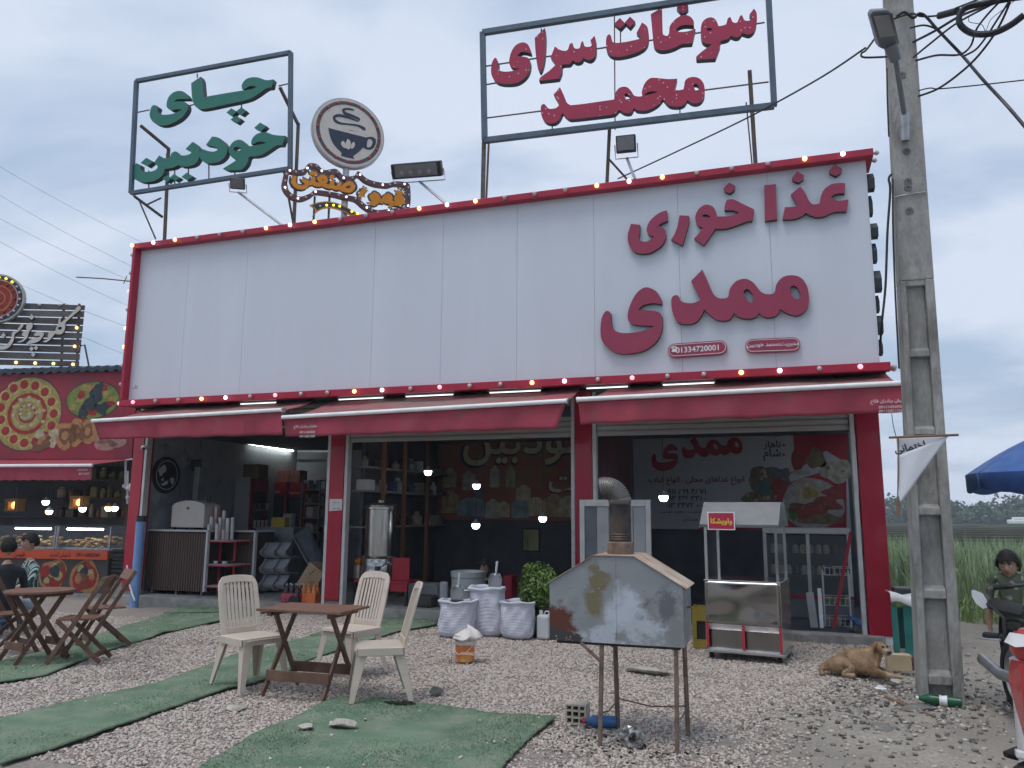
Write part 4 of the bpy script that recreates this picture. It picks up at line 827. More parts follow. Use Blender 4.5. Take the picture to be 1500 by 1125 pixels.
z_ = lambda y, x=100: PN.uv(x, y)[1]
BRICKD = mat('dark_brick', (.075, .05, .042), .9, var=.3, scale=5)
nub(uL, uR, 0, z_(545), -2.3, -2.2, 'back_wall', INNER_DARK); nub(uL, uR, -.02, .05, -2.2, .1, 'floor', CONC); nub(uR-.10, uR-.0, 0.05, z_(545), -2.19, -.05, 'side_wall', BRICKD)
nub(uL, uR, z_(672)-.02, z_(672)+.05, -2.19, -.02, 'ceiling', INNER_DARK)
for k in range(3):
    zz = z_(690)-.10-k*.42; nub(uL, uR-.15, zz, zz+.03, -2.15, -1.75, 'shelf', BRICKD)
# jars and packets on the stall's shelves
JAR = [mat('jar_dark', (.05, .035, .03), .3, var=.3), mat('jar_brown', (.16, .075, .035), .5, var=.3), mat('pack_olive', (.20, .19, .07), .6, var=.2), mat('pack_pale', (.30, .25, .2), .6, var=.2)]
for k in range(3):
    u = PN.uv(-20, 700)[0]; zz = z_(690)-.10-k*.42+.03; i = 0
    while u < uR-.35:
        w_ = random.uniform(.12, .26); h_ = random.uniform(.14, .30); m = random.choice(JAR); mb = MB(); p = PN.pt(u+w_/2, zz, -1.95)
        if random.random() < .5: mb.lathe([(.001, 0), (w_*.4, .005), (w_*.42, h_*.7), (w_*.25, h_*.85), (w_*.26, h_)], 10, p)
        else: mb.cbox(p+Vector((0, 0, h_/2)), w_*.9, .16, h_, AN)
        o = mb.build('goods', m, st, smooth=40); u += w_+random.uniform(.01, .06); i += 1
# printed food banner
BAN = mat('banner_red', (.27, .025, .045), .6, var=.2, scale=1.5, c2=(.17, .03, .05), dmask=(.45, .7), dscale=1.2)
a, b_ = PN.uv(-40, 545), PN.uv(200, 672); vs = []; nU, nV = 40, 10
u0, u1, v0, v1 = a[0]-1, uR+.02, z_(673), z_(546)
for j in range(nV+1):
    for i in range(nU+1): u, v = u0+(u1-u0)*i/nU, v0+(v1-v0)*j/nV; vs.append(PN.pt(u, v, .05))
mb = MB(); mb.add(vs, [(j*(nU+1)+i, j*(nU+1)+i+1, (j+1)*(nU+1)+i+1, (j+1)*(nU+1)+i) for j in range(nV) for i in range(nU)])
fb = mb.build('food_banner', BAN); s = fb.modifiers.new('s', 'SOLIDIFY'); s.thickness = .004; s.offset = -1
tag(fb, 'red printed banner with pastry trays above the stall', 'banner')
PRN = {k: mat('print_'+k, tuple(x*.72 for x in c), .6, var=.3, scale=14) for k, c in dict(tray=(.42, .34, .10), jam=(.40, .03, .03), ring=(.55, .45, .16), dark=(.035, .055, .07), pastry=(.52, .26, .10), pink=(.48, .26, .22), brown=(.22, .10, .05), green=(.22, .30, .06), cream=(.55, .48, .33)).items()}
def bs(cx, cy, rx, ry, m, off, wob=0., hole=None):
    u, v = PN.uv(cx, cy, .05); a_ = abs(PN.uv(cx+rx, cy, .05)[0]-u); c_ = abs(PN.uv(cx, cy+ry, .05)[1]-v)
    flat_shape('print', ring_pts(u, v, a_, c_, 26, 0, wob), PRN[m], fb, PN, .055+off, [ring_pts(u, v, a_*hole, c_*hole, 26)] if hole else ())
bs(40, 606, 50, 54, 'tray', .001); bs(40, 606, 51.5, 55.5, 'dark', .0005)
for k in range(15): t = 2*math.pi*k/15; bs(40+39*math.cos(t), 606+43*math.sin(t), 9, 9.5, 'ring', .002); bs(40+39*math.cos(t), 606+43*math.sin(t), 6, 6.5, 'jam', .003)
for k, r_ in enumerate((29, 21, 13, 6)): bs(40, 606, r_, r_*1.05, 'jam' if k % 2 == 0 else 'ring', .004+k*.001, 0, .82); 
for k in range(22): t = k*.62; r_ = 4+k*1.05; bs(40+r_*math.cos(t), 606+r_*1.05*math.sin(t), 3, 2.4, 'cream', .009)
bs(136, 586, 40, 28, 'dark', .0005); bs(136, 586, 38.5, 26.5, 'green', .001)
for k in range(12): t = k*.53; bs(136+random.uniform(16, 33)*math.cos(t), 586+random.uniform(10, 22)*math.sin(t), random.uniform(5, 10), random.uniform(4, 7), random.choice(['tray', 'pastry', 'jam', 'tray']), .002+k*.0002, .12)
for p_ in ((143, 575, 9, 14), (132, 592, 11, 10), (150, 598, 10, 9), (122, 604, 7, 8)): bs(*p_, 'dark', .006, .2)
for p_ in ((97, 638, 17, 20), (113, 634, 12, 21), (130, 632, 14, 19)): bs(*p_, 'pastry', .007, .08); bs(p_[0]-1, p_[1], p_[2]*.55, p_[3]*.6, 'brown', .008, .1, .55)
for k in range(9): bs(66+random.uniform(-15, 15), 645+random.uniform(-12, 12), 7, 7, random.choice(['brown', 'cream', 'pastry']), .009+k*.0003, .1)
for p_ in ((155, 652, 17, 8), (172, 647, 14, 9), (150, 644, 12, 7)): bs(*p_, 'pink', .004, .04)
# scalloped awning of the stall
sa = thing('awning', 'faded red scalloped awning of the pastry stall', 'awning', PN.at(60, 690))
vb = z_(681); ue = PN.uv(136, 681, .75)[0]; us = ue-3.4
vs = [PN.pt(us, z_(672)-.02, .02), PN.pt(ue+.28, z_(672)-.02, .02), PN.pt(ue, PN.uv(136, 680, .75)[1], .75), PN.pt(us, PN.uv(136, 680, .75)[1], .75)]
mb = MB(); mb.prism(vs, (0, 0, -.006)); mb.build('canopy', AWN, sa)
zb_ = PN.uv(136, 681, .75)[1]; mb = MB(); mb.tube([PN.pt(us, zb_-.01, .78), PN.pt(ue+.02, zb_-.01, .78)], .03, 10); mb.build('front_bar', AWN_BAR, sa)
vs = []; zl = PN.uv(100, 702, .75)[1]; n_ = 170
for i in range(n_+1): u = us+(ue-us)*i/n_; vs += [PN.pt(u, zb_-.02, .765), PN.pt(u, zl-.025*abs(math.sin(i*.32)), .755+.01*math.sin(i*.2))]
mb = MB(); mb.add(vs, [(i*2, i*2+2, i*2+3, i*2+1) for i in range(n_)]); o = mb.build('valance', AWN, sa); s = o.modifiers.new('s', 'SOLIDIFY'); s.thickness = .004
pv = Plane(PN.pt(0, 0, .775), 8); writing('lettering', fa('سایبان ایرانی'), INKW, sa, pv, 121, 688, w=.22, off=.002, bold=.02); writing('lettering', '0911 8127', INKW, sa, pv, 123, 694, w=.22, off=.002)
# glass display counter with pastries
dc = thing('display_counter', 'glass pastry display counter with orange phone strip', 'counter', PN.at(70, 885))
ztop, zs0, zs1 = z_(771), z_(806), z_(819); ul, ur = PN.uv(-60, 800)[0], PN.uv(160, 800)[0]; ur2 = PN.uv(187, 800)[0]
ORS = mat('orange_strip', (.66, .09, .03), .4, var=.06); GLASS = mat('thin_glass', (.45, .50, .52), .03, spec=.6, alpha=.07)
nub(ul, ur, zs1, zs0, -.04, .03, 'sign_strip', ORS, dc); nub(ul, ur, .06, zs1-.003, -.7, -.02, 'base', mat('counter_dark', (.06, .055, .05), .6, var=.2), dc); nub(ul, ur2, zs0+.0, zs0+.02, -.7, -.04, 'shelf', SHELF, dc)
PS = Plane(PN.pt(0, 0, .03), 8); writing('lettering', '09116082240', INK, dc, PS, 129, 813, w=.50, off=.003, bold=.03); writing('lettering', fa('(خوش آمدید'), INK, dc, PS, 88, 813, w=.46, off=.003, bold=.03); writing('lettering', fa('فومن'), INK, dc, PS, 28, 813, w=.24, off=.003, bold=.03)
nub(ul, ur2, zs0+.02, ztop, -.03, -.025, 'glass_pane', GLASS, dc); nub(ul, ur2, ztop, ztop+.012, -.5, -.02, 'top_pane', GLASS, dc)
for x in (79, 82, 160, 186): u = PN.uv(x, 790)[0]; nub(u-.012, u+.012, zs0+.02, ztop, -.05, -.015, 'mullion', GALV, dc)
for (x0_, x1_) in ((18, 70), (94, 147)):
    mb = MB(); mb.cyl(PN.pt(PN.uv(x0_, 775)[0], z_(775), -.08), PN.pt(PN.uv(x1_, 775)[0], z_(775), -.08), .018, 8); mb.build('tube', TUBE, dc)
PAST = [mat('biscuit', (.48, .30, .13), .7, var=.3, scale=20), mat('biscuit_pale', (.58, .44, .24), .7, var=.25, scale=20), mat('biscuit_brown', (.33, .17, .07), .7, var=.3, scale=20)]
for k in range(10):
    u = ul+.25+k*.36; 
    if u > ur2-.2: break
    mb = MB(); hh = random.uniform(.12, .26)
    mb.prism([PN.pt(u-.17, zs0+.02, -.12), PN.pt(u+.17, zs0+.02, -.12), PN.pt(u+.15, zs0+.02, -.6), PN.pt(u-.15, zs0+.02, -.6)], (0, 0, .03)); tr = mb.build('tray', GALV, dc)
    for q_ in range(26):
        p = PN.pt(u+random.uniform(-.15, .15), zs0+.06+random.uniform(0, hh)*(1-.5*random.random()), random.uniform(-.5, -.14)); mb = MB(); mb.ball(p, .05, 1.2, .9, .45, 8, 5); mb.build('pastry', random.choice(PAST), dc)
PZ = Plane(PN.pt(0, 0, -.018), 8)
for (cx, cy) in ((78, 842), (124, 845)):
    for k in range(16):
        r_, m = (24, 'pastry') if k == 0 else (21, 'jam') if k == 1 else (random.uniform(4, 8), random.choice(['pastry', 'ring', 'brown', 'dark', 'jam'])); dx, dy = (0, 0) if k < 2 else (random.uniform(-13, 13), random.uniform(-14, 14)); u, v = PZ.uv(cx+dx, cy+dy); a_ = abs(PZ.uv(cx+dx+r_, cy)[0]-u); flat_shape('print', ring_pts(u, v, a_*.9, a_*random.uniform(.7, 1), 22, random.random(), .08), PRN[m], dc, PZ, .003+k*.0006)
# stacked black baking trays at the stall's end
for k in range(8):
    zz = .30+k*.075; mb = MB(); u = PN.uv(173, 840)[0]; mb.add([PN.pt(u+dx, zz+dz, o_) for dz, sc in ((0, .85), (.055, 1)) for o_ in (-.62*sc+.0, .0) for dx in (-.17*sc, .17*sc)], [(0, 2, 3, 1), (4, 5, 7, 6), (0, 1, 5, 4), (2, 6, 7, 3), (0, 4, 6, 2), (1, 3, 7, 5)])
    o = mb.build('baking_tray', BLACK); tag(o, 'black baking tray in the stack at the end of the pastry counter', 'tray', 'stacked black baking trays')
nub(PN.uv(160, 880)[0], PN.uv(187, 880)[0], -.02, .295, -.6, .0, 'plinth', CONC, dc)
# hanging lamps in the stall
def hanging_bulb(px, py, Y, m, lab, ztop, grp, r=.055, pl=None):
    c = PY(px, py, Y) if pl is None else pl.at(px, py, Y); t = thing('hanging_bulb', lab, 'lamp', (c.x, c.y, ztop), 0, grp)
    mb = MB(); mb.lathe([(.004, -.055*r/.055), (r*.62, -r*.9), (r*.95, -r*.35), (r, 0), (r*.98, r*.25)], 14, c); mb.build('bulb', m, t, smooth=60)
    mb = MB(); mb.lathe([(r*.97, r*.25), (r*.8, r*.75), (r*.35, r*.95), (r*.32, r*1.4)], 14, c); mb.build('collar', mat('lamp_collar', (.30, .32, .34), .5), t, smooth=60)
    mb = MB(); mb.cyl(c+Vector((0, 0, r*1.3)), (c.x, c.y, ztop), .005, 5); mb.build('cord', BLACK, t)
zc_ = z_(674)
for px, py, m, lab in ((67, 735, LAMP_W, 'white lamp hanging left of centre in the pastry stall'), (72, 749, LAMP_Y, 'yellow lamp hanging just below a white lamp in the stall'), (121, 745, LAMP_W, 'white lamp hanging under the bamboo shade in the stall'), (159, 744, LAMP_Y, 'yellow lamp hanging right of the stall awning end'), (168, 744, LAMP_W, 'white lamp partly behind a yellow lamp in the stall'), (189, 747, LAMP_Y, 'yellow lamp hanging beside the gas meter pipe')):
    hanging_bulb(px, py, -.3 if px != 168 else -.5, m, lab, zc_, 'lamps hanging in the pastry stall', .066, PN)
BAMBOO = mat('bamboo', (.22, .12, .05), .7, var=.25, scale=20)
for px, py, lab in ((22, 740, 'bamboo box lamp shade glowing orange at the far left of the stall'), (117, 736, 'bamboo box lamp shade glowing orange above a white lamp')):
    c = PN.at(px, py, -.6); t = thing('bamboo_lamp', lab, 'lamp', c, 0, 'bamboo lamps in the stall')
    for k in range(7):
        if k in (2, 3, 4): continue
        mb = MB(); mb.cbox(c+PN.u*(-.135+.045*k), .03, .2, .24, AN); mb.build('bamboo_slat', BAMBOO, t)
    mb = MB(); mb.cbox(c+Vector((0, 0, .10)), .31, .21, .06, AN); mb.build('top', BAMBOO, t); mb = MB(); mb.cbox(c+Vector((0, 0, -.115)), .31, .21, .03, AN); mb.build('base', BAMBOO, t)
    mb = MB(); mb.ball(c, .075, 1, .8, 1, 10, 6); mb.build('bulb', LAMP_O, t); mb = MB(); mb.cyl(c+Vector((0, 0, .13)), (c.x, c.y, zc_), .006, 5); mb.build('cord', BLACK, t)
# gas meter pipes and blue drainpipe
gp = thing('gas_pipe', 'white gas pipes with valves and round regulator on the wall', 'pipe', PN.at(190, 740, .1)); WP = mat('white_pipe', (.55, .56, .57), .5, var=.15)
for pts in (((198, 663), (198, 672), (184, 674), (184, 710)), ((187, 690), (187, 738)), ((182, 714), (196, 714))):
    mb = MB(); mb.tube([PN.at(x, y, .12) for x, y in pts], .022, 8); mb.build('pipe', WP, gp, smooth=50)
for (x, y) in ((182, 712), (187, 729), (187, 716)): mb = MB(); mb.ball(PN.at(x, y, .13), .04, n=10, k=6); mb.build('valve', WP, gp)
c = PN.at(193, 714, .16); mb = MB(); mb.lathe([(.002, -.03), (.07, -.03), (.085, -.01), (.085, .01), (.06, .03), (.002, .035)], 18, c, Matrix.Rotation(R(90), 4, 'X')); mb.build('regulator', WP, gp, smooth=40)
b0 = G(196, 889); top = PY(203, 764, b0.y); bd = thing('drainpipe', 'blue plastic pipe standing at the corner of the shop', 'pipe', (b0.x, b0.y, 0)); BLUEP = mat('blue_pipe', (.17, .30, .56), .5, var=.1)
mb = MB(); mb.tube([(b0.x, b0.y, -.02), (b0.x, b0.y, top.z)], .075, 16); mb.build('pipe', BLUEP, bd, smooth=40); mb = MB(); mb.tube([(b0.x, b0.y, top.z), (b0.x, b0.y, top.z+.10)], .082, 16); mb.build('cap', BLACK, bd, smooth=40)
mb = MB(); mb.tube([PY(186, 828, b0.y-.1), PY(188, 850, b0.y-.12), PY(193, 868, b0.y-.12), PY(197, 879, b0.y-.15), G(198, 884)+Vector((0, 0, .02))], .014, 8); tag(mb.build('hose', WHITE, smooth=60), 'thin white hose hanging beside the blue pipe', 'hose')
# wooden slat sign with script letters
PWD = Plane(PY(60, 490, 12.0), 27.8); ws = thing('wooden_sign', 'weathered grey wooden slat sign with white script letters', 'sign', PWD.at(60, 540)); ZW = (0, 400, 7.5)
PLK = [mat('plank_grey%d' % i, c, .85, var=.25, scale=6, stretch=(2, 2, 14), bump=.2) for i, c in enumerate(((.115, .105, .10), (.15, .135, .125), (.095, .085, .082)))]
def wuv(a, b_, off=0.): return PWD.uv(ZW[0]+a/ZW[2], ZW[1]+b_/ZW[2], off)
rt_ = [348, 412, 492, 574, 652, 725, 800, 882, 962, 1032]; lt_ = [312, 395, 470, 545, 622, 700, 778, 858, 940, 1012]
for k in range(9):
    xr = 930-k*8.0; A = wuv(-700, lt_[k]-(rt_[k]-lt_[k])*.77+8); B = wuv(xr, rt_[k]+6); Cc = wuv(xr-7, rt_[k+1]-8); D = wuv(-700, lt_[k+1]-(rt_[k+1]-lt_[k+1])*.77-6)
    me = curve_mesh([[A, B, Cc, D]], .015); mesh_on_plane('plank', me, PLK[k % 3], ws, PWD, 0, 0, -.02)
for x in (-300, 690, 860):
    a_, b_ = PWD.pt(*wuv(x, 330), -.06), PWD.pt(*wuv(x-30, 1060), -.06); mb = MB(); mb.beam(a_, b_, .04); mb.build('batten', RUSTY, ws)
for (a_, b_, m) in ((440, 352, BULB_OFF), (658, 355, BULB_OFF), (848, 605, BULB_WARM), (826, 808, BULB_WARM), (183, 985, BULB_WARM), (393, 992, BULB_WARM), (593, 998, BULB_WARM), (808, 1006, BULB_WARM)):
    mb = MB(); mb.ball(PWD.pt(*wuv(a_, b_), .03), .032, n=10, k=6); mb.build('bulb', m, ws, smooth=60)
SCR = mat('script_cream', (.60, .57, .52), .5, var=.08); SM = [SCR, BROWN]
for cs in (['860 362, 888 392, 800 470, 720 545, 716 600, 690 660, 640 676, 605 665, 560 722, 510 760, 470 752, 530 720, 525 690, 540 645, 575 635, 597 652, 618 600, 636 560, 650 492, 668 500, 666 540, 700 520, 780 450', '632 605, 655 590, 682 600, 662 626'],
           ['288 778, 350 722, 425 705, 440 690, 400 690, 372 682, 412 640, 482 660, 460 712, 420 752, 360 772'], ['190 758, 245 735, 268 700, 240 680, 262 642, 300 640, 285 600, 310 553, 356 550, 352 600, 315 655, 295 715, 240 757'],
           ['-60 760, 0 795, 70 785, 122 720, 135 650, 180 635, 235 558, 258 570, 218 630, 162 672, 150 740, 95 818, 10 842, -80 810'], ['315 490 c, 345 452 c, 378 480 c, 350 512 c'], ['320 832 c, 345 805 c, 372 830 c, 345 858 c'], ['372 822 c, 397 796 c, 420 822 c, 395 850 c'], ['340 895 c, 365 866 c, 390 893 c, 365 922 c'], ['10 690 c, 40 652 c, 62 685 c, 35 718 c']):
    glyph('letter', cs, ZW, PWD, ws, SM, .06, .07)
mb = MB(); a_ = PWD.at(117, 507, -.05); mb.tube([a_, PWD.at(124, 505, -.05), PWD.at(131, 540, -.1)], .018, 6); mb.build('stay', RUSTY, ws)
rc = thing('round_sign', 'round cookie sign with yellow bulbs and grey rim on the wooden sign', 'sign', PWD.at(-5, 480)); cu2 = PWD.uv(-4, 437, .1); r2 = abs(PWD.uv(36, 437, .1)[0]-cu2[0])
def rdisc(name, r0, r1, m, off, ext=0.):
    me = curve_mesh([ring_pts(cu2[0], cu2[1], r1*r2, n=44)]+([ring_pts(cu2[0], cu2[1], r0*r2, n=44)] if r0 else []), ext); mesh_on_plane(name, me, m, rc, PWD, 0, 0, off)
rdisc('drum', 0, 1, mat('drum_pale', (.40, .40, .36), .5), .06, .05); rdisc('rim_band', .78, .93, NAVY, .112); rdisc('cookie', 0, .74, PRN['jam'], .112); rdisc('cookie_ring', .5, .55, PRN['pastry'], .114); rdisc('cookie_ring', .26, .31, PRN['pastry'], .114)
for k in range(12): t = 2*math.pi*k/12; p = PWD.pt(cu2[0]+.63*r2*math.cos(t), cu2[1]+.63*r2*math.sin(t), .12); mb = MB(); mb.ball(p, .03, 1, 1, 1, 8, 5); mb.build('cookie_bead', PRN['brown'], rc)
for k in range(20): t = 2*math.pi*k/20; p = PWD.pt(cu2[0]+.85*r2*math.cos(t), cu2[1]+.85*r2*math.sin(t), .13); mb = MB(); mb.ball(p, .026, n=8, k=5); mb.build('bulb', YELLOWL if 2 < k < 6 else BULB_OFF, rc, smooth=60)
floodlight(28, 545, 12.0, (.34, .12, .10), R(14), R(35), (28, 556), 'flat grey floodlight on the pastry stall roof edge')
# aerial rod on the fascia's left edge
mb = MB(); mb.tube([PY(112, 406, 11.0), PY(150, 408, 11.05), PY(190, 412, 11.05)], .012, 6); mb.beam(PY(181, 416, 11.05), PY(186, 404, 11.05), .01); tag(mb.build('aerial_rod', RUSTY), 'thin rusty rod sticking out from the fascia\'s red side', 'rod')
# power lines far behind
for k, (y0_, y1_) in enumerate(((233, 350), (275, 392), (313, 410), (345, 450), (400, 475), (430, 520))):
    a_, b_ = PY(-60, y0_-25, 40), PY(250, y1_+25, 46); n_ = 14; mb = MB(); mb.tube([a_.lerp(b_, i/n_)+Vector((0, 0, -.35*math.sin(math.pi*i/n_))) for i in range(n_+1)], .011, 4)
    tag(mb.build('power_line', mat('wire_grey', (.12, .13, .15), .6)), ['highest', 'second highest', 'third', 'fourth', 'fifth', 'lowest'][k]+' of six thin power lines slanting down behind the shop', 'cable', 'power lines behind the shop')
# ------------------------------------------------------------------ inside the bays
def bpx(mb, x0, x1, y0, y1, Y, d, m=0):
    """upright box: its front face at depth Y spans photo columns x0..x1 and rows y0..y1; d = depth behind it"""
    xm, ym = (x0+x1)/2, (y0+y1)/2; a, b_ = PY(x0, ym, Y).x, PY(x1, ym, Y).x; t, q_ = PY(xm, y0, Y).z, PY(xm, y1, Y).z
    mb.box(a, b_, Y, Y+d, q_, t, m); return a, b_, q_, t
def one(name, label, cat, x0, x1, y0, y1, Y, d, m, group=None, bev=.004, parent=None, floor=None):
    mb = MB(); a, b_, q_, t = bpx(mb, x0, x1, y0, y1, Y, d)
    if floor is not None:
        mb = MB(); mb.box(a, b_, Y, Y+d, floor, t)
    o = mb.build(name, m, parent, bev=bev)
    if label: tag(o, label, cat, group)
    return o
FL = FLOOR+.002
SLATB = mat('counter_slat', (.105, .070, .058), .65, var=.2, scale=3, stretch=(1, 1, .2)); SLATD = mat('counter_gap', (.03, .02, .018), .8); CTOP = mat('counter_trim', (.52, .53, .54), .4, var=.08)
def slat_counter(lab, x0, x1, y0, y1, Y, d, white=True):
    a, b_ = PY(x0, (y0+y1)/2, Y).x, PY(x1, (y0+y1)/2, Y).x; zt = PY((x0+x1)/2, y0, Y).z; zb = FL+.07; t = thing('counter', lab, 'counter', ((a+b_)/2, Y+d/2, FL))
    mb = MB(); mb.box(a+.01, b_-.01, Y+.02, Y+d, zb, zt-.03); mb.build('body', SLATD, t); n_ = int((b_-a-.02)/.052); wd = (b_-a-.03)/n_
    for i in range(n_): mb = MB(); x = a+.012+i*wd; mb.box(x+.004, x+wd*.66, Y, Y+.022, zb, zt-.06); mb.build('slat', SLATB, t)
    mb = MB(); mb.box(a-.01, b_+.02, Y-.02, Y+d+.01, zt-.03, zt); mb.build('top', CTOP if white else SHELF, t, bev=.004)
    if white: mb = MB(); mb.box(b_-.012, b_+.03, Y-.012, Y+.05, zb, zt-.032); mb.build('edge_trim', CTOP, t)
    for x in (a+.12, (a+b_)/2, b_-.1): mb = MB(); mb.cyl((x, Y+.08, FL-.001), (x, Y+.08, zb+.01), .018, 8); mb.build('foot', GALV, t)
    return a, b_, zt
ca0, cb0, czt = slat_counter('brown slatted coffee counter with pale metal trim carrying the espresso machine', 214, 301, 776, 858, 11.62, .55)
ca1, cb1, czt1 = slat_counter('short brown slatted counter standing behind the red corner shelf', 343, 371, 777, 858, 12.15, .6)
# espresso machine: arched shell
em = thing('espresso_machine', 'beige arched espresso machine seen from behind on the counter', 'coffee machine', (PY(275, 775, 11.75).x, 11.9, czt)); EM = mat('machine_beige', (.50, .47, .43), .35, var=.05)
a, b_ = PY(251, 755, 11.72).x, PY(299, 755, 11.72).x; zt = PY(275, 733, 11.72).z; z0 = czt+.04; n_ = 14
prof = [(a, z0), (b_, z0)] + [(b_+(a-b_)*i/n_, zt-.09+.09*math.sin(math.pi*i/n_)**.6) for i in range(n_+1)]
mb = MB(); mb.prism([(x, 11.72, z) for x, z in prof], (0, .42, 0)); mb.build('shell', EM, em, bev=.012)
mb = MB(); mb.ball(((a+b_)/2, 11.715, zt-.14), .032, 1, .15, .8); mb.build('badge', BROWN, em)
for x in (a+.06, b_-.06):
    for y in (11.76, 12.08): mb = MB(); mb.cyl((x, y, czt), (x, y, z0+.005), .016, 8); mb.build('foot', BLACK, em)
for x in (a+.12, b_-.12): mb = MB(); mb.cyl((x, 11.95, zt-.07), (x, 11.95, zt+.10), .03, 10); mb.build('hopper', BLACK, em)
# grinder tubes behind
o = one('coffee_grinder', 'tall dark coffee grinder behind the espresso machine', 'grinder', 283, 291, 684, 735, 12.4, .2, SHELF)
mb = MB(); c = PY(287, 690, 12.5); mb.lathe([(.06, 0), (.11, .05), (.11, .2), (.10, .22)], 14, c); mb.build('hopper', BLACK, o, smooth=40)
mb = MB(); c = PY(287, 735, 12.5); mb.box(c.x-.12, c.x+.12, 12.35, 12.65, FL, c.z); mb.build('stand', SHELF, o)
# round black coffee plaque on the side wall
PWALL = Plane((-10.938, 12, 0), 90); u, v = PWALL.uv(242, 696); rv = abs(PWALL.uv(242, 669)[1]-v)
cp = thing('wall_plaque', 'round black plaque with white coffee drawing on the side wall', 'plaque', PWALL.at(242, 722)); me = curve_mesh([ring_pts(u, v, rv, n=40)], .02); mesh_on_plane('disc', me, BLACK, cp, PWALL, 0, 0, .022)
me = curve_mesh([ring_pts(u, v, rv*.80, n=40), ring_pts(u, v, rv*.76, n=40)], 0); PALE = mat('plaque_white', (.50, .52, .54), .5); mesh_on_plane('ring', me, PALE, cp, PWALL, 0, 0, .043)
for (du, dv, ru, rv_) in ((-.35, .3, .3, .2), (-.45, .05, .12, .14), (.42, -.28, .16, .2), (-.1, -.45, .26, .1), (-.3, -.25, .1, .08)): flat_shape('drawing', ring_pts(u+du*rv, v+dv*rv, ru*rv, rv_*rv, 16, .4, .15), PALE, cp, PWALL, .0432)
# red corner shelf with cups
cs_ = thing('corner_shelf', 'red edged corner shelf unit beside the coffee counter', 'shelf', (PY(322, 860, 11.7).x, 11.8, FL)); RSH = mat('red_shelf', (.42, .03, .05), .4, var=.08)
for (y, xl, xr) in ((791, 302, 346), (826, 300, 344), (857, 290, 352)):
    p, q_ = PY(xl, y, 11.68), PY(xr, y, 11.68); mb = MB(); mb.prism([(p.x, 11.66, p.z), (q_.x-.08, 11.60, p.z), (q_.x, 11.72, p.z), (q_.x, 12.1, p.z), (p.x, 12.1, p.z)], (0, 0, -.018)); sh1 = mb.build('shelf_board', CTOP, cs_)
    mb = MB(); mb.tube([(p.x, 11.652, p.z-.02), (q_.x-.085, 11.592, p.z-.02), (q_.x+.008, 11.715, p.z-.02), (q_.x+.008, 12.1, p.z-.02)], .016, 6); mb.build('shelf_edge', RSH, sh1)
for (x, Y) in ((318, 11.95), (340, 11.95)): p = PY(x, 860, Y); mb = MB(); mb.box(p.x-.02, p.x+.02, Y, Y+.03, FL, PY(x, 792, Y).z); mb.build('post', RSH, cs_)
p = PY(302, 858, 12.1); mb = MB(); mb.box(cb0+.035, PY(346, 820, 12.12).x, 12.12, 12.14, FL+.05, czt-.03); mb.build('back_panel', SLATD, cs_)
CUPW = mat('paper_cup', (.62, .60, .58), .6, var=.06); CUPP = mat('paper_cup_pink', (.55, .38, .37), .6, var=.1)
zsh = PY(324, 791, 11.68).z+.001
for i, (x, top, Y) in enumerate(((306, 768, 11.74), (309, 757, 11.8), (315, 742, 11.9), (318, 767, 11.72), (322, 758, 11.84), (327, 748, 11.92), (328, 776, 11.70), (333, 759, 11.80), (340, 758, 11.86), (312, 760, 11.92), (324, 762, 11.95))):
    p = PY(x, 775, Y); zt = PY(x, top, Y).z; mb = MB(); z = zsh; prof = [(.022, z)]
    while z < zt-.02: prof += [(.030, z+.001), (.033, z+.018), (.030, z+.02)]; z += .02
    mb.lathe([(r_, q_) for r_, q_ in prof]+[(.034, zt), (.028, zt)], 12, (p.x, p.y, 0)); o = mb.build('cup_stack', CUPP if i % 4 == 2 else CUPW, smooth=50); tag(o, 'stack of paper cups on the top board of the red corner shelf', 'cups', 'paper cups on the corner shelf')
for i in range(9):
    p = PY(303+i*4.6, 822, 11.76+.05*(i % 3)); zz = PY(322, 826, 11.68).z; mb = MB(); mb.cbox((p.x, p.y, zz+.022), .06, .09, .04, random.uniform(-.6, .6)); tag(mb.build('snack_packet', [CUPW, BLACK, BROWN][i % 3]), 'small snack packet on the middle board of the red corner shelf', 'packet', 'snacks on the corner shelf')
# grey display bins with S-shaped fronts
for cidx, x in enumerate((380, 398, 415)):
    b_t = thing('display_bins', ['wavy grey display bin column nearest the slatted counter', 'middle wavy grey display bin column', 'wavy grey display bin column under the leaning glass rack'][cidx], 'bins', (PY(x, 862, 12.5).x, 12.5+cidx*.12, FL), 0, 'wavy grey display bins')
    Y = 12.45+cidx*.10; xa, xb = PY(x-9, 830, Y).x, PY(x+8, 830, Y).x; zt = PY(x, 796, Y).z
    for k in range(3):
        z1 = FL+.03+(zt-FL)*k/3; hh = (zt-FL)/3; pr = [(Y+.35, z1), (Y+.05, z1), (Y-.10, z1+hh*.22), (Y-.13, z1+hh*.42), (Y-.02, z1+hh*.68), (Y+.05, z1+hh*.95), (Y+.08, z1+hh*.95), (Y+.02, z1+hh*.68), (Y-.09, z1+hh*.42), (Y-.07, z1+hh*.26), (Y+.06, z1+.02), (Y+.35, z1+.02)]
        mb = MB(); mb.prism([(xa, y, z) for y, z in pr], (xb-xa-.01, 0, 0)); mb.build('bin', mat('bin_grey', (.42, .43, .45), .5, var=.08), b_t, smooth=50)
        mb = MB(); mb.box(xa, xa+.006, Y-.10, Y+.35, z1+.002, z1+hh*.9); mb.build('divider', CTOP, b_t)
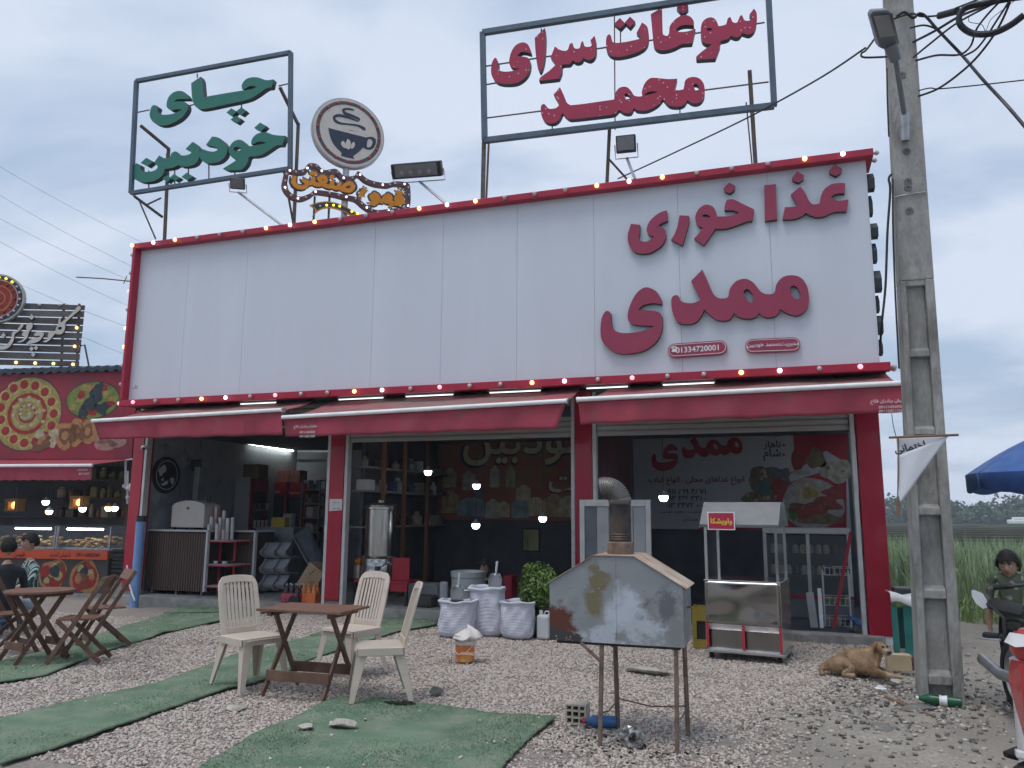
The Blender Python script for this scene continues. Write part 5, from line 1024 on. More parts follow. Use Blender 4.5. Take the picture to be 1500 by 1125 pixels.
# second glass counter behind the bins
one('goods_counter', 'grey goods counter behind the wavy bins', 'counter', 372, 428, 772, 858, 13.1, .5, SHELF, floor=FL)
one('yellow_tub', 'yellow patterned tub on the goods counter', 'tub', 397, 417, 758, 773, 13.15, .2, mat('tub_yellow', (.45, .33, .05), .5, var=.4, scale=40))
one('snack_bag', 'clear bag of snacks beside the yellow tub', 'bag', 414, 427, 752, 773, 13.3, .15, mat('bag_clear', (.28, .26, .24), .4, var=.35, scale=30), bev=.03)
# fridges
def fridge(lab, x0, x1, y0, y1, Y, d, side=False, word=True):
    mb = MB(); a, b_, q_, zt = bpx(mb, x0, x1, y0, y1, Y, d); t = thing('drinks_fridge', lab, 'fridge', ((a+b_)/2, Y+d/2, FL), 0, 'red drinks fridges'); mb = MB(); mb.box(a, b_, Y, Y+d, FL, zt)
    FR = mat('fridge_red', (.33, .012, .03), .35, var=.08); FWh = mat('fridge_white', (.45, .47, .49), .4, var=.05); mb.build('cabinet', FWh if side else FR, t, bev=.01)
    DG = mat('fridge_glass', (.035, .05, .055), .12, spec=.6)
    if side:
        mb = MB(); mb.box(b_, b_+.02, Y+.02, Y+d-.02, FL+.1, zt-.02); mb.build('door', FR, t); mb = MB(); mb.box(b_+.021, b_+.026, Y+.10, Y+d-.10, FL+.25, zt-.28); mb.build('glass', DG, t)
        for k in range(4):
            z = FL+.4+k*.36; mb = MB(); mb.box(b_+.027, b_+.03, Y+.11, Y+d-.11, z, z+.012); mb.build('shelf_line', FWh, t)
            for j in range(4): mb = MB(); y = Y+.17+j*.13; mb.cyl((b_+.05, y, z+.013), (b_+.05, y, z+.16), .03, 8); mb.build('bottle', random.choice([CUPW, BLACK, JAR[1], mat('bottle_green', (.04, .12, .06), .3)]), t, smooth=40)
    else:
        mb = MB(); mb.box(a+.05, b_-.05, Y-.012, Y-.001, FL+.15, zt-.30); mb.build('glass', DG, t)
        pl = Plane(((a+b_)/2, Y-.002, 0)); xm = (x0+x1)/2
        if word: writing('lettering', 'Coca-Cola', INKW, t, pl, xm, y0+14, w=(b_-a)*.62, off=.003, bold=.01)
    return a, b_, zt
fa_, fb_, fz = fridge('white sided drinks fridge with red door turned into the shop', 340, 362, 699, 860, 13.9, .62, True)
ga_, gb_, gz = fridge('red drinks fridge at the back carrying packs of bottles', 386, 416, 706, 860, 15.4, .6)
fridge('second red drinks fridge at the back, half hidden by its neighbour', 417, 444, 708, 860, 15.5, .6)
one('carton', 'brown carton on top of the white sided fridge', 'carton', 356, 378, 680, 700, 13.95, .35, mat('carton', (.20, .15, .10), .85, var=.15))
for i, (x0, x1) in enumerate(((405, 423), (424, 439))): one('drinks_pack', ['larger shrink-wrapped drinks pack on the back fridge', 'smaller shrink-wrapped drinks pack on the back fridge'][i], 'drinks', x0, x1, 689, 707, 15.5, .3, mat('pack_red', (.30, .12, .10), .5, var=.4, scale=25), 'packs on the back fridge')
# racks with goods at the back of the first bay
rk = thing('goods_rack', 'grey steel rack of small goods at the back by the red fridge', 'rack', (PY(460, 800, 15.7).x, 15.7, FL))
for y in (716, 737, 758, 780):
    mb = MB(); a, b_, q_, t_ = bpx(mb, 441, 500, y, y+2, 15.5, .4); mb.build('shelf', SHELF, rk)
    x = a
    while x < b_-.1:
        w_ = random.uniform(.07, .2); h_ = random.uniform(.1, .26); mb = MB(); mb.box(x, x+w_*.9, 15.55, 15.75, t_+.001, t_+h_); mb.build('goods', random.choice([SHELF, CUPW, JAR[0], JAR[3], mat('goods_blue', (.06, .08, .16), .5)]), rk, bev=.01); x += w_
for x in (442, 468, 498): mb = MB(); p = PY(x, 750, 15.5); mb.box(p.x-.015, p.x+.015, 15.46, 15.5, FL, 2.3); mb.build('post', SHELF, rk)
# leaning glass rack and carton, drinks packs on the floor
mb = MB(); p0, p1 = PY(430, 785, 12.6), PY(467, 852, 12.2); mb.beam(p0, p1, .05, .03); p2 = PY(452, 770, 12.9); p3 = PY(478, 835, 12.5)
lr = mb.build('leaning_rack', GALV); tag(lr, 'sloping metal edged glass rack leaning behind the second column', 'rack'); mb = MB(); mb.prism([p0, p1, p3, p2], (0, .02, .01)); mb.build('glass', mat('rack_glass', (.13, .15, .18), .2), lr)
CARD = mat('cardboard', (.34, .235, .145), .85, var=.12, scale=4); c = PY(461, 848, 11.75)
cb = tag(MB().cbox(c, .34, .30, .46, 0, 0, R(33)).build('cardboard_box', CARD, bev=.006), 'brown cardboard box tipped against the second column', 'carton')
PCB = Plane((c.x, c.y-.151, c.z)); writing('lettering', 'HORTY', INK, cb, PCB, 458, 838, w=.15, off=.003, slope=.65); flat_shape('print', ring_pts(.04, c.z-.06, .05, .03, 14, .6), INK, cb, PCB, .003, [ring_pts(.04, c.z-.06, .04, .022, 14, .6)])
def bottle_pack(lab, x0, x1, ytop, ybot, Y, zf, liquid, wrap, capm):
    a, b_ = PY(x0, ybot, Y).x, PY(x1, ybot, Y).x; h = .30; t = thing('drinks_pack', lab, 'drinks', ((a+b_)/2, Y+.1, zf), 0, 'drinks packs on the shop step'); n_ = 3; w_ = (b_-a)/n_
    for j in range(2):
        for i in range(n_):
            x, y = a+w_*(i+.5), Y+w_*(j+.5); r_ = w_*.47; mb = MB(); mb.lathe([(r_*.8, 0), (r_, .015), (r_*.95, .08), (r_, .15), (r_*.92, .19), (r_*.35, .255), (r_*.3, h-.02)], 12, (x, y, zf)); bt = mb.build('bottle', liquid, t, smooth=50)
            mb = MB(); mb.cyl((x, y, zf+h-.02), (x, y, zf+h), r_*.36, 10); mb.build('cap', capm, bt)
    mb = MB(); z1, z2 = zf+.005, zf+.155; e = .006; q_ = [(a-e, Y-e), (b_+e, Y-e), (b_+e, Y+2*w_+e), (a-e, Y+2*w_+e)]
    mb.add([(x, y, z) for z in (z1, z2) for x, y in q_], [(i, (i+1) % 4, 4+(i+1) % 4, 4+i) for i in range(4)]); mb.build('shrink_wrap', wrap, t)
bottle_pack('shrink-wrapped orange soda pack on the shop floor edge', 438, 461, 845, 877, 11.36, FL, mat('soda_orange', (.62, .20, .05), .25), mat('wrap_orange', (.66, .16, .05), .35, var=.25, scale=20), mat('cap_orange', (.65, .25, .08), .4))
bottle_pack('shrink-wrapped dark cola pack in front of the orange soda', 412, 436, 860, 889, 11.26, FL, mat('soda_cola', (.03, .012, .02), .2), mat('wrap_cola', (.34, .05, .08), .35, var=.3, scale=14, c2=(.02, .02, .035), dmask=(.5, .55), dscale=5), mat('cap_grey', (.40, .44, .48), .4))
# lamps in the first bay
t = thing('tube_lamp', 'long lit tube lamp running back along the side wall of the coffee bay', 'tube lamp', PWALL.at(380, 655)); a, b_ = PWALL.at(330, 644, .05), PWALL.at(429, 660, .05)
mb = MB(); mb.tube([a, b_], .022, 8); mb.build('tube', TUBE, t); mb = MB(); mb.beam(a+Vector((-.03, 0, .03)), b_+Vector((-.03, 0, .03)), .05, .03); mb.build('holder', CTOP, t)
one('wall_opening_frame', 'pale framed high opening with a short tube lamp at the back of the coffee bay', 'frame', 436, 500, 672, 677, 14.6, .06, CTOP); mb = MB(); a, b_ = PY(436, 661, 14.62), PY(482, 661, 14.62); mb.tube([a, b_], .02, 8); tag(mb.build('tube_lamp', mat('tube_dim', (.5, .56, .6), .3, emit=.25)), 'short dim tube lamp high at the back of the coffee bay', 'tube lamp', 'tube lamps in the coffee bay')

# ------------------------------------------------------------------ second bay: samovar and shelves
PP = Plane((-6.858, 13, 0), 90); sr = thing('wall_shelving', 'steel shelves with wooden uprights along the partition of the samovar bay', 'shelves', (-6.7, 13.5, FL)); UPR = mat('upright_wood', (.22, .095, .05), .7, var=.2, scale=4, stretch=(1, 1, .2))
for z in (1.35, 1.95, 2.35): mb = MB(); mb.box(-6.855, -6.50, 11.75, 15.1, z, z+.03); mb.build('shelf', SHELF, sr)
for y in (12.15, 12.95, 13.95): mb = MB(); mb.box(-6.50, -6.44, y, y+.06, FL, 3.0); mb.build('upright', UPR, sr)
for z in (1.38, 1.98, 2.38):
    y = 11.8
    while y < 15.0:
        w_ = random.uniform(.1, .3); h_ = random.uniform(.08, .28); mb = MB()
        if random.random() < .5: mb.cbox((-6.68, y+w_/2, z+h_/2), .22, w_*.9, h_)
        else: mb.lathe([(w_*.4, 0), (w_*.45, h_*.6), (w_*.2, h_*.8), (w_*.18, h_)], 10, (-6.68, y+w_/2, z))
        mb.build('goods', random.choice([SHELF, JAR[0], JAR[3], CUPW, mat('goods_maroon', (.16, .03, .04), .5), mat('goods_blue', (.06, .08, .16), .5)]), sr, smooth=40); y += w_+random.uniform(.02, .2)
# samovar on a red table
ZTB = PY(560, 850, 11.6).z; tb = thing('red_table', 'red metal table carrying the samovar', 'table', (PY(558, 890, 11.6).x, 11.8, FL)); RT_ = mat('table_red', (.34, .012, .03), .4, var=.1)
a, b_ = PY(517, 850, 11.55).x, PY(597, 850, 11.55).x; mb = MB(); mb.box(a, b_, 11.55, 12.05, ZTB-.04, ZTB); mb.build('top', RT_, tb, bev=.005); mb = MB(); mb.box(b_-.30, b_-.0, 11.60, 11.63, ZTB+.002, ZTB+.36); mb.build('wind_shield', RT_, tb, bev=.005); mb = MB(); mb.box(b_-.30, b_, 11.541, 11.548, ZTB-.16, ZTB-.042); mb.build('apron', RT_, tb)
for x in (a+.03, b_-.03):
    for y in (11.58, 12.02): mb = MB(); mb.box(x-.02, x+.02, y-.02, y+.02, FL, ZTB-.041); mb.build('leg', BLACK, tb)
sv = thing('samovar', 'tall polished steel samovar on the red table', 'samovar', (PY(556, 850, 11.8).x, 11.8, ZTB)); px_ = PY(556, 800, 11.8); xs_ = px_.x; r1 = (PY(578, 780, 11.8).x-PY(537, 780, 11.8).x)/2; zt = PY(556, 738, 11.8).z; zm = PY(556, 815, 11.8).z
SAM = mat('samovar_steel', (.52, .50, .46), .22, metal=1., var=.12, scale=4, stretch=(8, 8, .6), bump=.12, bscale=5)
mb = MB(); mb.lathe([(r1*1.0, 0), (r1*1.08, .02), (r1*1.08, .05), (r1*1.1, .10), (r1*1.05, zm-ZTB-.03), (r1*1.12, zm-ZTB-.01), (r1*1.0, zm-ZTB+.01)], 28, (xs_, 11.8, ZTB)); mb.build('firebox', mat('foil_steel', (.55, .55, .56), .25, metal=1., var=.2, scale=12, bump=.9, bscale=16), sv, smooth=30)
mb = MB(); mb.lathe([(r1*.98, zm-ZTB+.012), (r1*.98, zt-ZTB-.10), (r1*1.05, zt-ZTB-.09), (r1*1.05, zt-ZTB-.06), (r1*.99, zt-ZTB-.05), (r1*1.04, zt-ZTB-.02), (r1*.95, zt-ZTB), (.05, zt-ZTB+.03)], 28, (xs_, 11.8, ZTB)); mb.build('tank', SAM, sv, smooth=40)
mb = MB(); mb.lathe([(.055, zt-ZTB+.02), (.06, zt-ZTB+.06), (.03, zt-ZTB+.075)], 14, (xs_, 11.8, ZTB)); mb.build('lid_knob', SAM, sv, smooth=40)
mb = MB(); mb.box(xs_+r1*.3, xs_+r1*.62, 11.8-r1*1.09, 11.8-r1*.9, ZTB+.16, ZTB+.22); mb.build('damper', BLACK, sv)
for k in range(9): an = R(-150+15*k); mb = MB(); mb.cbox((xs_+r1*1.085*math.cos(an), 11.8+r1*1.085*math.sin(an), ZTB+.035), .012, .02, .05, an); mb.build('air_slot', BLACK, sv)
mb = MB(); mb.tube([(xs_+r1*1.0, 11.7, zt-.15), (xs_+r1*1.05, 11.68, zt-.2), (xs_+r1*1.05, 11.68, zt-.45)], .012, 6); mb.build('sight_glass', GALV, sv)
gc = thing('gas_canister', 'small gas canister with orange valve left of the samovar', 'canister', (PY(524, 848, 11.7).x, 11.7, ZTB)); c = PY(524, 848, 11.7); mb = MB(); mb.lathe([(.06, 0), (.07, .01), (.07, .20), (.05, .24), (.02, .26)], 16, (c.x, 11.7, ZTB)); mb.build('body', mat('canister', (.30, .25, .19), .35, metal=.5), gc, smooth=40); mb = MB(); mb.lathe([(.05, .245), (.065, .27), (.06, .32), (.02, .35)], 12, (c.x, 11.7, ZTB)); mb.build('valve', mat('valve_orange', (.55, .17, .02), .4), gc, smooth=40)
# banner on the back wall with outlined letters and printed groceries
PB2 = Plane((-5, BACK-.02, 0)); bn = thing('shop_banner', 'dark red banner with Persian letters and printed groceries on the back wall', 'banner', PB2.at(740, 762)); a, b_ = PB2.uv(641, 762), PB2.uv(870, 640)
v0, v1 = PB2.uv(740, 762)[1], PB2.uv(740, 628)[1]; flat_shape('cloth', [(a[0], v0), (a[0]+4.6, v0), (a[0]+4.6, v1), (a[0], v1)], mat('banner2_red', (.30, .07, .06), .7, var=.25, scale=1.0, c2=(.20, .15, .08), dmask=(.42, .62), dscale=.7), bn, PB2, .0)
BL = mat('banner_letter', (.50, .46, .34), .7); BO = mat('banner_outline', (.03, .03, .06), .7)
for s_, x, y, w_, h_ in ((fa('خودبین'), 770, 652, 2.7, .78), (fa('کت'), 838, 705, .95, .42)):
    writing('lettering', s_, BO, bn, PB2, x, y, w=w_*1.03, h=h_*1.08, off=.003, bold=.045); writing('lettering', s_, BL, bn, PB2, x, y, w=w_, h=h_, off=.005, bold=.02)
GR_ = [mat('grocery%d' % i, c, .7, var=.4, scale=6) for i, c in enumerate(((.30, .31, .20), (.20, .27, .32), (.42, .36, .25), (.10, .14, .24), (.36, .27, .15), (.38, .36, .32)))]
for (x, y, w_, h_, m) in ((659, 700, 20, 26, 0), (687, 704, 20, 26, 5), (725, 698, 14, 30, 5), (748, 698, 14, 30, 0), (660, 735, 26, 30, 4), (690, 742, 40, 26, 1), (722, 745, 22, 26, 5), (738, 746, 18, 22, 2), (762, 745, 26, 26, 1), (702, 735, 14, 46, 3), (767, 722, 22, 22, 2), (785, 742, 30, 26, 2), (812, 740, 30, 32, 4), (832, 742, 28, 30, 2)):
    u, v = PB2.uv(x, y); k = abs(PB2.uv(x+10, y)[0]-u)/10; p = [(u-w_*k/2, v-h_*k/2), (u+w_*k/2, v-h_*k/2), (u+w_*k*.48, v+h_*k*.28), (u+w_*k*.2, v+h_*k*.42), (u+w_*k*.15, v+h_*k*.5), (u-w_*k*.15, v+h_*k*.5), (u-w_*k*.2, v+h_*k*.42), (u-w_*k*.48, v+h_*k*.28)]; flat_shape('print', p, GR_[m], bn, PB2, .006+.0005*(x % 7))
fp = thing('framed_picture', 'small framed yellowish picture on the dark back wall', 'picture', PB2.at(778, 805)); a, b_ = PB2.uv(767, 806), PB2.uv(789, 776); nm = mat('picture_yellow', (.28, .27, .13), .6, var=.6, scale=9, stretch=(1, 1, .15)); flat_shape('sheet', [a, (b_[0], a[1]), b_, (a[0], b_[1])], nm, fp, PB2, .02); mb = MB(); mb.box(PB2.at(765, 790).x, PB2.at(791, 790).x, BACK-.036, BACK-.021, PB2.P0.z+a[1]-.03, b_[1]+.03); mb.build('frame', BLACK, fp)
GRP2 = 'bulbs hanging in the samovar bay'
for px, py, Y, lab in ((627, 691, 12.6, 'lit bulb hanging in front of the shelves, highest in the samovar bay'), (698, 711, 12.6, 'lit bulb hanging over the printed groceries, upper of the middle two'), (697, 769, 12.2, 'lit bulb hanging at the banner\'s lower edge, lowest of the bay'), (795, 759, 12.6, 'lit bulb hanging near the third column in the samovar bay')): hanging_bulb(px, py, Y, LAMP_W, lab, 3.04, GRP2, .066)
hanging_bulb(972, 728, 12.2, LAMP_W, 'lit bulb hanging in front of the menu banner', 3.04, 'bulbs in the restaurant bay', .07)
# galvanised barrel, sacks, scoops, shrub, jerrycan
br = thing('metal_barrel', 'galvanised barrel with lid behind the white sacks', 'barrel', (PY(686, 890, 10.9).x, 10.9, 0)); c = PY(686, 860, 10.9); rb_ = (PY(709, 860, 10.9).x-PY(663, 860, 10.9).x)/2; zt = PY(686, 840, 10.9).z; BG = mat('barrel_zinc', (.30, .33, .34), .45, metal=.5, var=.15, scale=5)
mb = MB(); mb.lathe([(rb_, 0), (rb_, zt*.33), (rb_*1.04, zt*.35), (rb_, zt*.37), (rb_, zt*.68), (rb_*1.04, zt*.70), (rb_, zt*.72), (rb_, zt*.93), (rb_*1.05, zt*.94), (rb_*1.05, zt)], 28, (c.x, 10.9, 0)); mb.build('drum', BG, br, smooth=30); mb = MB(); mb.lathe([(rb_*1.06, zt), (rb_*1.06, zt+.03), (rb_*.9, zt+.04), (.01, zt+.03)], 28, (c.x, 10.9, 0)); mb.build('lid', BG, br, smooth=30)
SACK = mat('sack_weave', (.60, .61, .68), .75, var=.08, scale=5, spec=.3)
nt = SACK.node_tree; N = nt.nodes; L = nt.links; wv = N.new('ShaderNodeTexWave'); wv.bands_direction = 'Z'; wv.inputs['Scale'].default_value = 26; wv.inputs['Distortion'].default_value = 3; wv.inputs['Detail'].default_value = 2; wv.inputs['Detail Scale'].default_value = .6; tc = N.new('ShaderNodeTexCoord'); L.new(tc.outputs['Object'], wv.inputs['Vector']); bp = N.new('ShaderNodeBump'); bp.inputs['Strength'].default_value = .35; bp.inputs['Distance'].default_value = .02; L.new(wv.outputs['Fac'], bp.inputs['Height']); L.new(bp.outputs[0], N['Principled BSDF'].inputs['Normal'])
SEED = mat('tea_dark', (.018, .014, .016), .85, var=.4, scale=60, bump=1, bscale=120)
def sack(px0, px1, ytop, ybot, lab, seed):
    b0 = G((px0+px1)/2, ybot-4); Y = b0.y+.12; c = PY((px0+px1)/2, 900, Y); r_ = (PY(px1, (ytop+ybot)/2, Y).x-PY(px0, (ytop+ybot)/2, Y).x)/2; zt = PY((px0+px1)/2, ytop+6, Y).z; g = np.random.default_rng(seed); t = thing('sack', lab, 'sack', (c.x, Y, 0), 0, 'white woven sacks of dry goods')
    prof = [(.72, 0), (.86, .04), (.96, .12), (1.0, .3), (.99, .5), (.97, .7), (.95, .86), (.98, .92), (1.05, .95), (1.06, .98), (.98, 1.0), (.90, .985), (.86, .95), (.84, .90)]
    vs = []; n_ = 44; zs_ = [p_[1] for p_ in prof[:9]]; rs_ = [p_[0] for p_ in prof[:9]]; prof = [(float(np.interp(z, zs_, rs_)), z) for z in np.linspace(0, .95, 44)]+prof[9:]
    for i, (r, z) in enumerate(prof):
        for j in range(n_):
            a = 2*math.pi*j/n_; k = 1+.05*math.sin(2*a+seed)+.035*math.sin(5*a+z*7+seed)+.02*math.sin(9*a-z*14)+(.013*math.sin(z*95+2.2*math.sin(3*a+seed)+z*9*math.sin(a)) if z < .93 else .02*math.sin(7*a+seed))+g.normal(0, .004); sq = 1/max(abs(math.cos(a))**4+abs(math.sin(a))**4, .2)**.10
            vs.append((c.x+r_*r*k*sq*math.cos(a)+.03*math.sin(seed*2.1)*z, Y+r_*.86*r*k*sq*math.sin(a), max(0.0, zt*z+.010*math.sin(2*a+seed*1.3)*z*z+(.008*math.sin(6*a+seed) if z > .93 else 0))))
    fs = [(i*n_+j, i*n_+(j+1) % n_, (i+1)*n_+(j+1) % n_, (i+1)*n_+j) for i in range(len(prof)-1) for j in range(n_)]+[tuple(range(n_))[::-1]]
    mb = MB(); mb.add(vs, fs); mb.build('cloth', SACK, t, smooth=70); mb = MB(); mb.lathe([(r_*.9, zt*.90), (r_*.6, zt*.93), (.01, zt*.95)], 20, (c.x, Y, 0), Matrix.Diagonal((1, .86, 1, 1))); mb.build('contents', SEED, t, smooth=60); return c.x, Y, zt, r_
s1 = sack(645, 693, 872, 938, 'white sack left of the tallest one, with a scoop standing in it', 1); s2 = sack(692, 740, 853, 936, 'tallest white woven sack, in the middle, holding a scoop', 2); s3 = sack(734, 783, 874, 940, 'open white sack without scoop beside the green shrub', 3)
SCP = mat('scoop_metal', (.33, .34, .36), .35, metal=.7, var=.1)
for (sx, sy, szt, sr_), dx, lab in ((s1, .02, 'metal scoop with pale handle in the left sack'), (s2, .10, 'metal scoop with pale handle in the tallest sack')):
    t = thing('scoop', lab, 'scoop', (sx+dx, sy, szt*.96), 0, 'scoops in the sacks'); z0 = szt*.93; n_ = 10; vs = []
    for i in range(7):
        v = i/6; ww = .105*(1-.15*(1-v))*(1 if v < .7 else (1-(v-.7)*1.6))
        for j in range(n_+1): a = math.pi*j/n_; vs.append((sx+dx+ww*math.cos(a), sy-.05-.05*math.sin(a)*-1+.02*v, z0+v*.22))
    mb = MB(); mb.add(vs, [(i*(n_+1)+j, i*(n_+1)+j+1, (i+1)*(n_+1)+j+1, (i+1)*(n_+1)+j) for i in range(6) for j in range(n_)]); o = mb.build('blade', SCP, t, smooth=60); s = o.modifiers.new('s', 'SOLIDIFY'); s.thickness = .006
    mb = MB(); mb.tube([(sx+dx, sy-.01, z0+.21), (sx+dx+.012, sy, z0+.38)], [.014, .018], 10); mb.build('handle', CTOP, t, smooth=50)
sbx = PY(787, 890, 10.45); shb = thing('shrub', 'round bright green leafy shrub in a dark pot beside the sacks', 'shrub', (sbx.x, 10.45, 0)); zc = PY(787, 862, 10.45).z
mb = MB(); mb.lathe([(.14, 0), (.19, .30), (.2, .32), (.17, .32)], 18, (sbx.x, 10.45, 0)); mb.build('pot', BLACK, shb, smooth=40)
for k in range(7): a = k*.9; mb = MB(); mb.tube([(sbx.x, 10.45, .28), (sbx.x+.08*math.cos(a), 10.45+.08*math.sin(a), zc-.1), (sbx.x+.2*math.cos(a), 10.45+.2*math.sin(a), zc+.12)], [.012, .008, .004], 5); mb.build('stem', WOOD_OLD, shb)
LEAF = [mat('shrub_leaf', (.11, .20, .03), .55, var=.35, scale=8), mat('shrub_leaf_dark', (.045, .095, .02), .6, var=.3, scale=8), mat('shrub_leaf_pale', (.19, .27, .06), .55, var=.25, scale=8)]
def leaf_cloud(c, rx, rz, n, s0, s1, seed, mats):
    g = np.random.default_rng(seed); V = []; F = []; MI = []
    bumps = g.normal(size=(14, 3)); bumps /= np.linalg.norm(bumps, axis=1)[:, None]
    for i in range(n):
        d = g.normal(size=3); d /= np.linalg.norm(d); k = .70+.42*max(0., float((bumps@d).max())-.62)/.38; r_ = k*g.uniform(.35, 1.05)**.5; p = np.array(c)+d*np.array([rx, rx, rz])*r_; s = g.uniform(s0, s1)
        nn = d+g.normal(0, .6, 3); nn /= np.linalg.norm(nn); u_ = np.cross(nn, g.normal(size=3)); u_ /= np.linalg.norm(u_); w_ = np.cross(nn, u_); o_ = len(V)
        V += [tuple(p-u_*s), tuple(p+w_*s*.45+nn*s*.1), tuple(p+u_*s*1.1), tuple(p-w_*s*.45+nn*s*.1)]; F.append((o_, o_+1, o_+2, o_+3)); MI.append(2 if (r_ > .9 and g.random() < .4) else (1 if r_ < .7 else g.integers(0, 2)))
    me = bpy.data.meshes.new('crown'); me.from_pydata(V, [], F)
    for m in mats: me.materials.append(m)
    me.polygons.foreach_set('material_index', MI); return me
me = leaf_cloud((0, 0, zc+.02), .275, .30, 4800, .013, .032, 4, LEAF); o = bpy.data.objects.new('crown', me); col.objects.link(o); o.parent = shb
jc = thing('jerrycan', 'translucent white plastic jerrycan between the shrub and the grill', 'jerrycan', (PY(797, 935, 10.2).x, 10.2, 0)); c = PY(797, 915, 10.2); zt = PY(797, 900, 10.2).z; JW = mat('jerry_white', (.52, .54, .55), .4, var=.08)
mb = MB(); mb.cbox((c.x, 10.2, zt/2), .17, .15, zt); mb.build('body', JW, jc, bev=.03); mb = MB(); mb.cyl((c.x-.04, 10.2, zt-.01), (c.x-.04, 10.2, zt+.05), .025, 12); mb.build('cap', JW, jc); mb = MB(); mb.tube([(c.x+.0, 10.2, zt-.005), (c.x+.02, 10.2, zt+.04), (c.x+.06, 10.2, zt+.04), (c.x+.07, 10.2, zt-.01)], .01, 6); mb.build('handle', JW, jc)
for i, (x0, x1, y0, y1, Y, m, lab) in enumerate(((604, 632, 873, 905, 11.5, mat('charcoal_sack', (.06, .055, .045), .9, var=.3), 'dark lumpy charcoal sack on the floor of the samovar bay'), (632, 655, 880, 905, 11.75, INNER_GREY, 'grey crate on the floor beside the charcoal sack'))):
    one(['charcoal_sack', 'crate'][i], lab, ['sack', 'crate'][i], x0, x1, y0, y1, Y, .3, m, bev=.04, floor=FL)
one('folded_chair', 'grey folded chair leaning beside the barrel', 'chair', 643, 655, 852, 895, 11.6, .06, INNER_GREY, bev=.03, floor=FL)
one('red_stool', 'small red stool in the dark of the samovar bay', 'stool', 737, 750, 843, 858, 12.6, .3, RT_, bev=.02, floor=FL)
one('side_bench', 'low dark bench against the partition in the samovar bay', 'bench', 598, 640, 855, 870, 12.6, .35, INNER_GREY, bev=.01, floor=FL)

# ------------------------------------------------------------------ third bay: menu banner, fridge, clutter
PB3 = Plane((-.7, BACK-.05, 0)); b3 = thing('menu_banner', 'large white and red menu banner with Persian writing in the restaurant bay', 'banner', PB3.at(1080, 776)); u0, u1 = PB3.uv(927, 700)[0], PB3.uv(1242, 700)[0]; v0, v1 = PB3.uv(1080, 776)[1], PB3.uv(1080, 620)[1]
MBW = mat('menu_white', (.38, .40, .42), .7, var=.1, scale=.8, c2=(.36, .39, .42), dmask=(.45, .7), dscale=.9); flat_shape('cloth', [(u0, v0), (u1, v0), (u1, v1), (u0, v1)], MBW, b3, PB3, .0)
MR = mat('menu_red', (.27, .018, .035), .7, var=.15); MPK = mat('menu_dark', (.16, .03, .05), .7); MK = mat('menu_black', (.05, .05, .06), .7)
def b3s(pts, m, off): flat_shape('print', [PB3.uv(x, y) for x, y in pts], m, b3, PB3, off)
def b3c(cx, cy, rx, ry, m, off, wob=0., a=0.): u, v = PB3.uv(cx, cy); k = abs(PB3.uv(cx+10, cy)[0]-u)/10; flat_shape('print', ring_pts(u, v, rx*k, ry*k, 26, a, wob), m, b3, PB3, off)
b3s([(1160, 620), (1242, 620), (1242, 680), (1210, 660), (1165, 690), (1163, 650)], MR, .002); b3s([(1240, 680), (1240, 776), (1020, 776), (1060, 755), (1120, 745), (1160, 705)], MR, .0025)
# the big word again, in red, with the traced letters
uu, vv = PB3.uv(1020, 664)
cs = []
for grp in MAMDI:
    cs.append([[((a_/4.412), -(b_/4.412)) for a_, b_ in smooth_path(c)] for c in grp])
allp = np.array([p for g_ in cs for c in g_ for p in c]); lo, hi = allp.min(0), allp.max(0); ww = PB3.uv(1087, 664)[0]-PB3.uv(953, 664)[0]; k = ww/(hi[0]-lo[0])
for g_ in cs:
    me = curve_mesh([[((p[0]-(lo[0]+hi[0])/2)*k+uu, (p[1]+.064*(p[0]-lo[0])*0-(lo[1]+hi[1])/2)*k*.95+vv) for p in c] for c in g_], 0); mesh_on_plane('lettering', me, MR, b3, PB3, 0, 0, .004)
b3s([(1064, 652), (1076, 648), (1078, 651), (1066, 655)], MR, .004)
for s_, x, y, w_, m, bo in ((fa('انواع غذاهای محلی . انواع کباب'), 1019, 704, 1.75, MPK, .03), ('911 819 4871', 1006, 720, .70, MK, .03), ('013 266 3380', 1006, 730, .70, MK, .03), ('013 3472 0001', 1004, 740, .70, MK, .03), (fa('مدیریت : محمد خودبین'), 997, 750, .75, MK, .015), (fa('با همکاری'), 1014, 761, .34, MK, .015), (fa('صبحانه'), 1131, 637, .30, MK, .03), (fa('ناهار'), 1131, 652, .30, MK, .03), (fa('شام'), 1131, 666, .30, MK, .03), (fa('غذاخوری'), 1040, 630, 1.0, MK, .03)): 
    if '4871' in s_ or '3380' in s_ or '0001' in s_: s_ = ''.join(chr(0x6F0+int(c)) if c.isdigit() else c for c in s_)
    writing('lettering', s_, m, b3, PB3, x, y, w=w_, off=.005, bold=bo)
for y in (637, 652, 666): b3c(1148, y, 2, 2, MR, .005)
FD = {k_: mat('food_'+k_, tuple(x*.62 for x in c), .7, var=.4, scale=10) for k_, c in dict(teal=(.07, .20, .19), bowl=(.16, .18, .20), red=(.33, .06, .05), tan=(.24, .17, .10), rice=(.50, .46, .36), green=(.10, .20, .06), yellow=(.42, .32, .08), tea=(.30, .05, .03), plate=(.45, .44, .40)).items()}
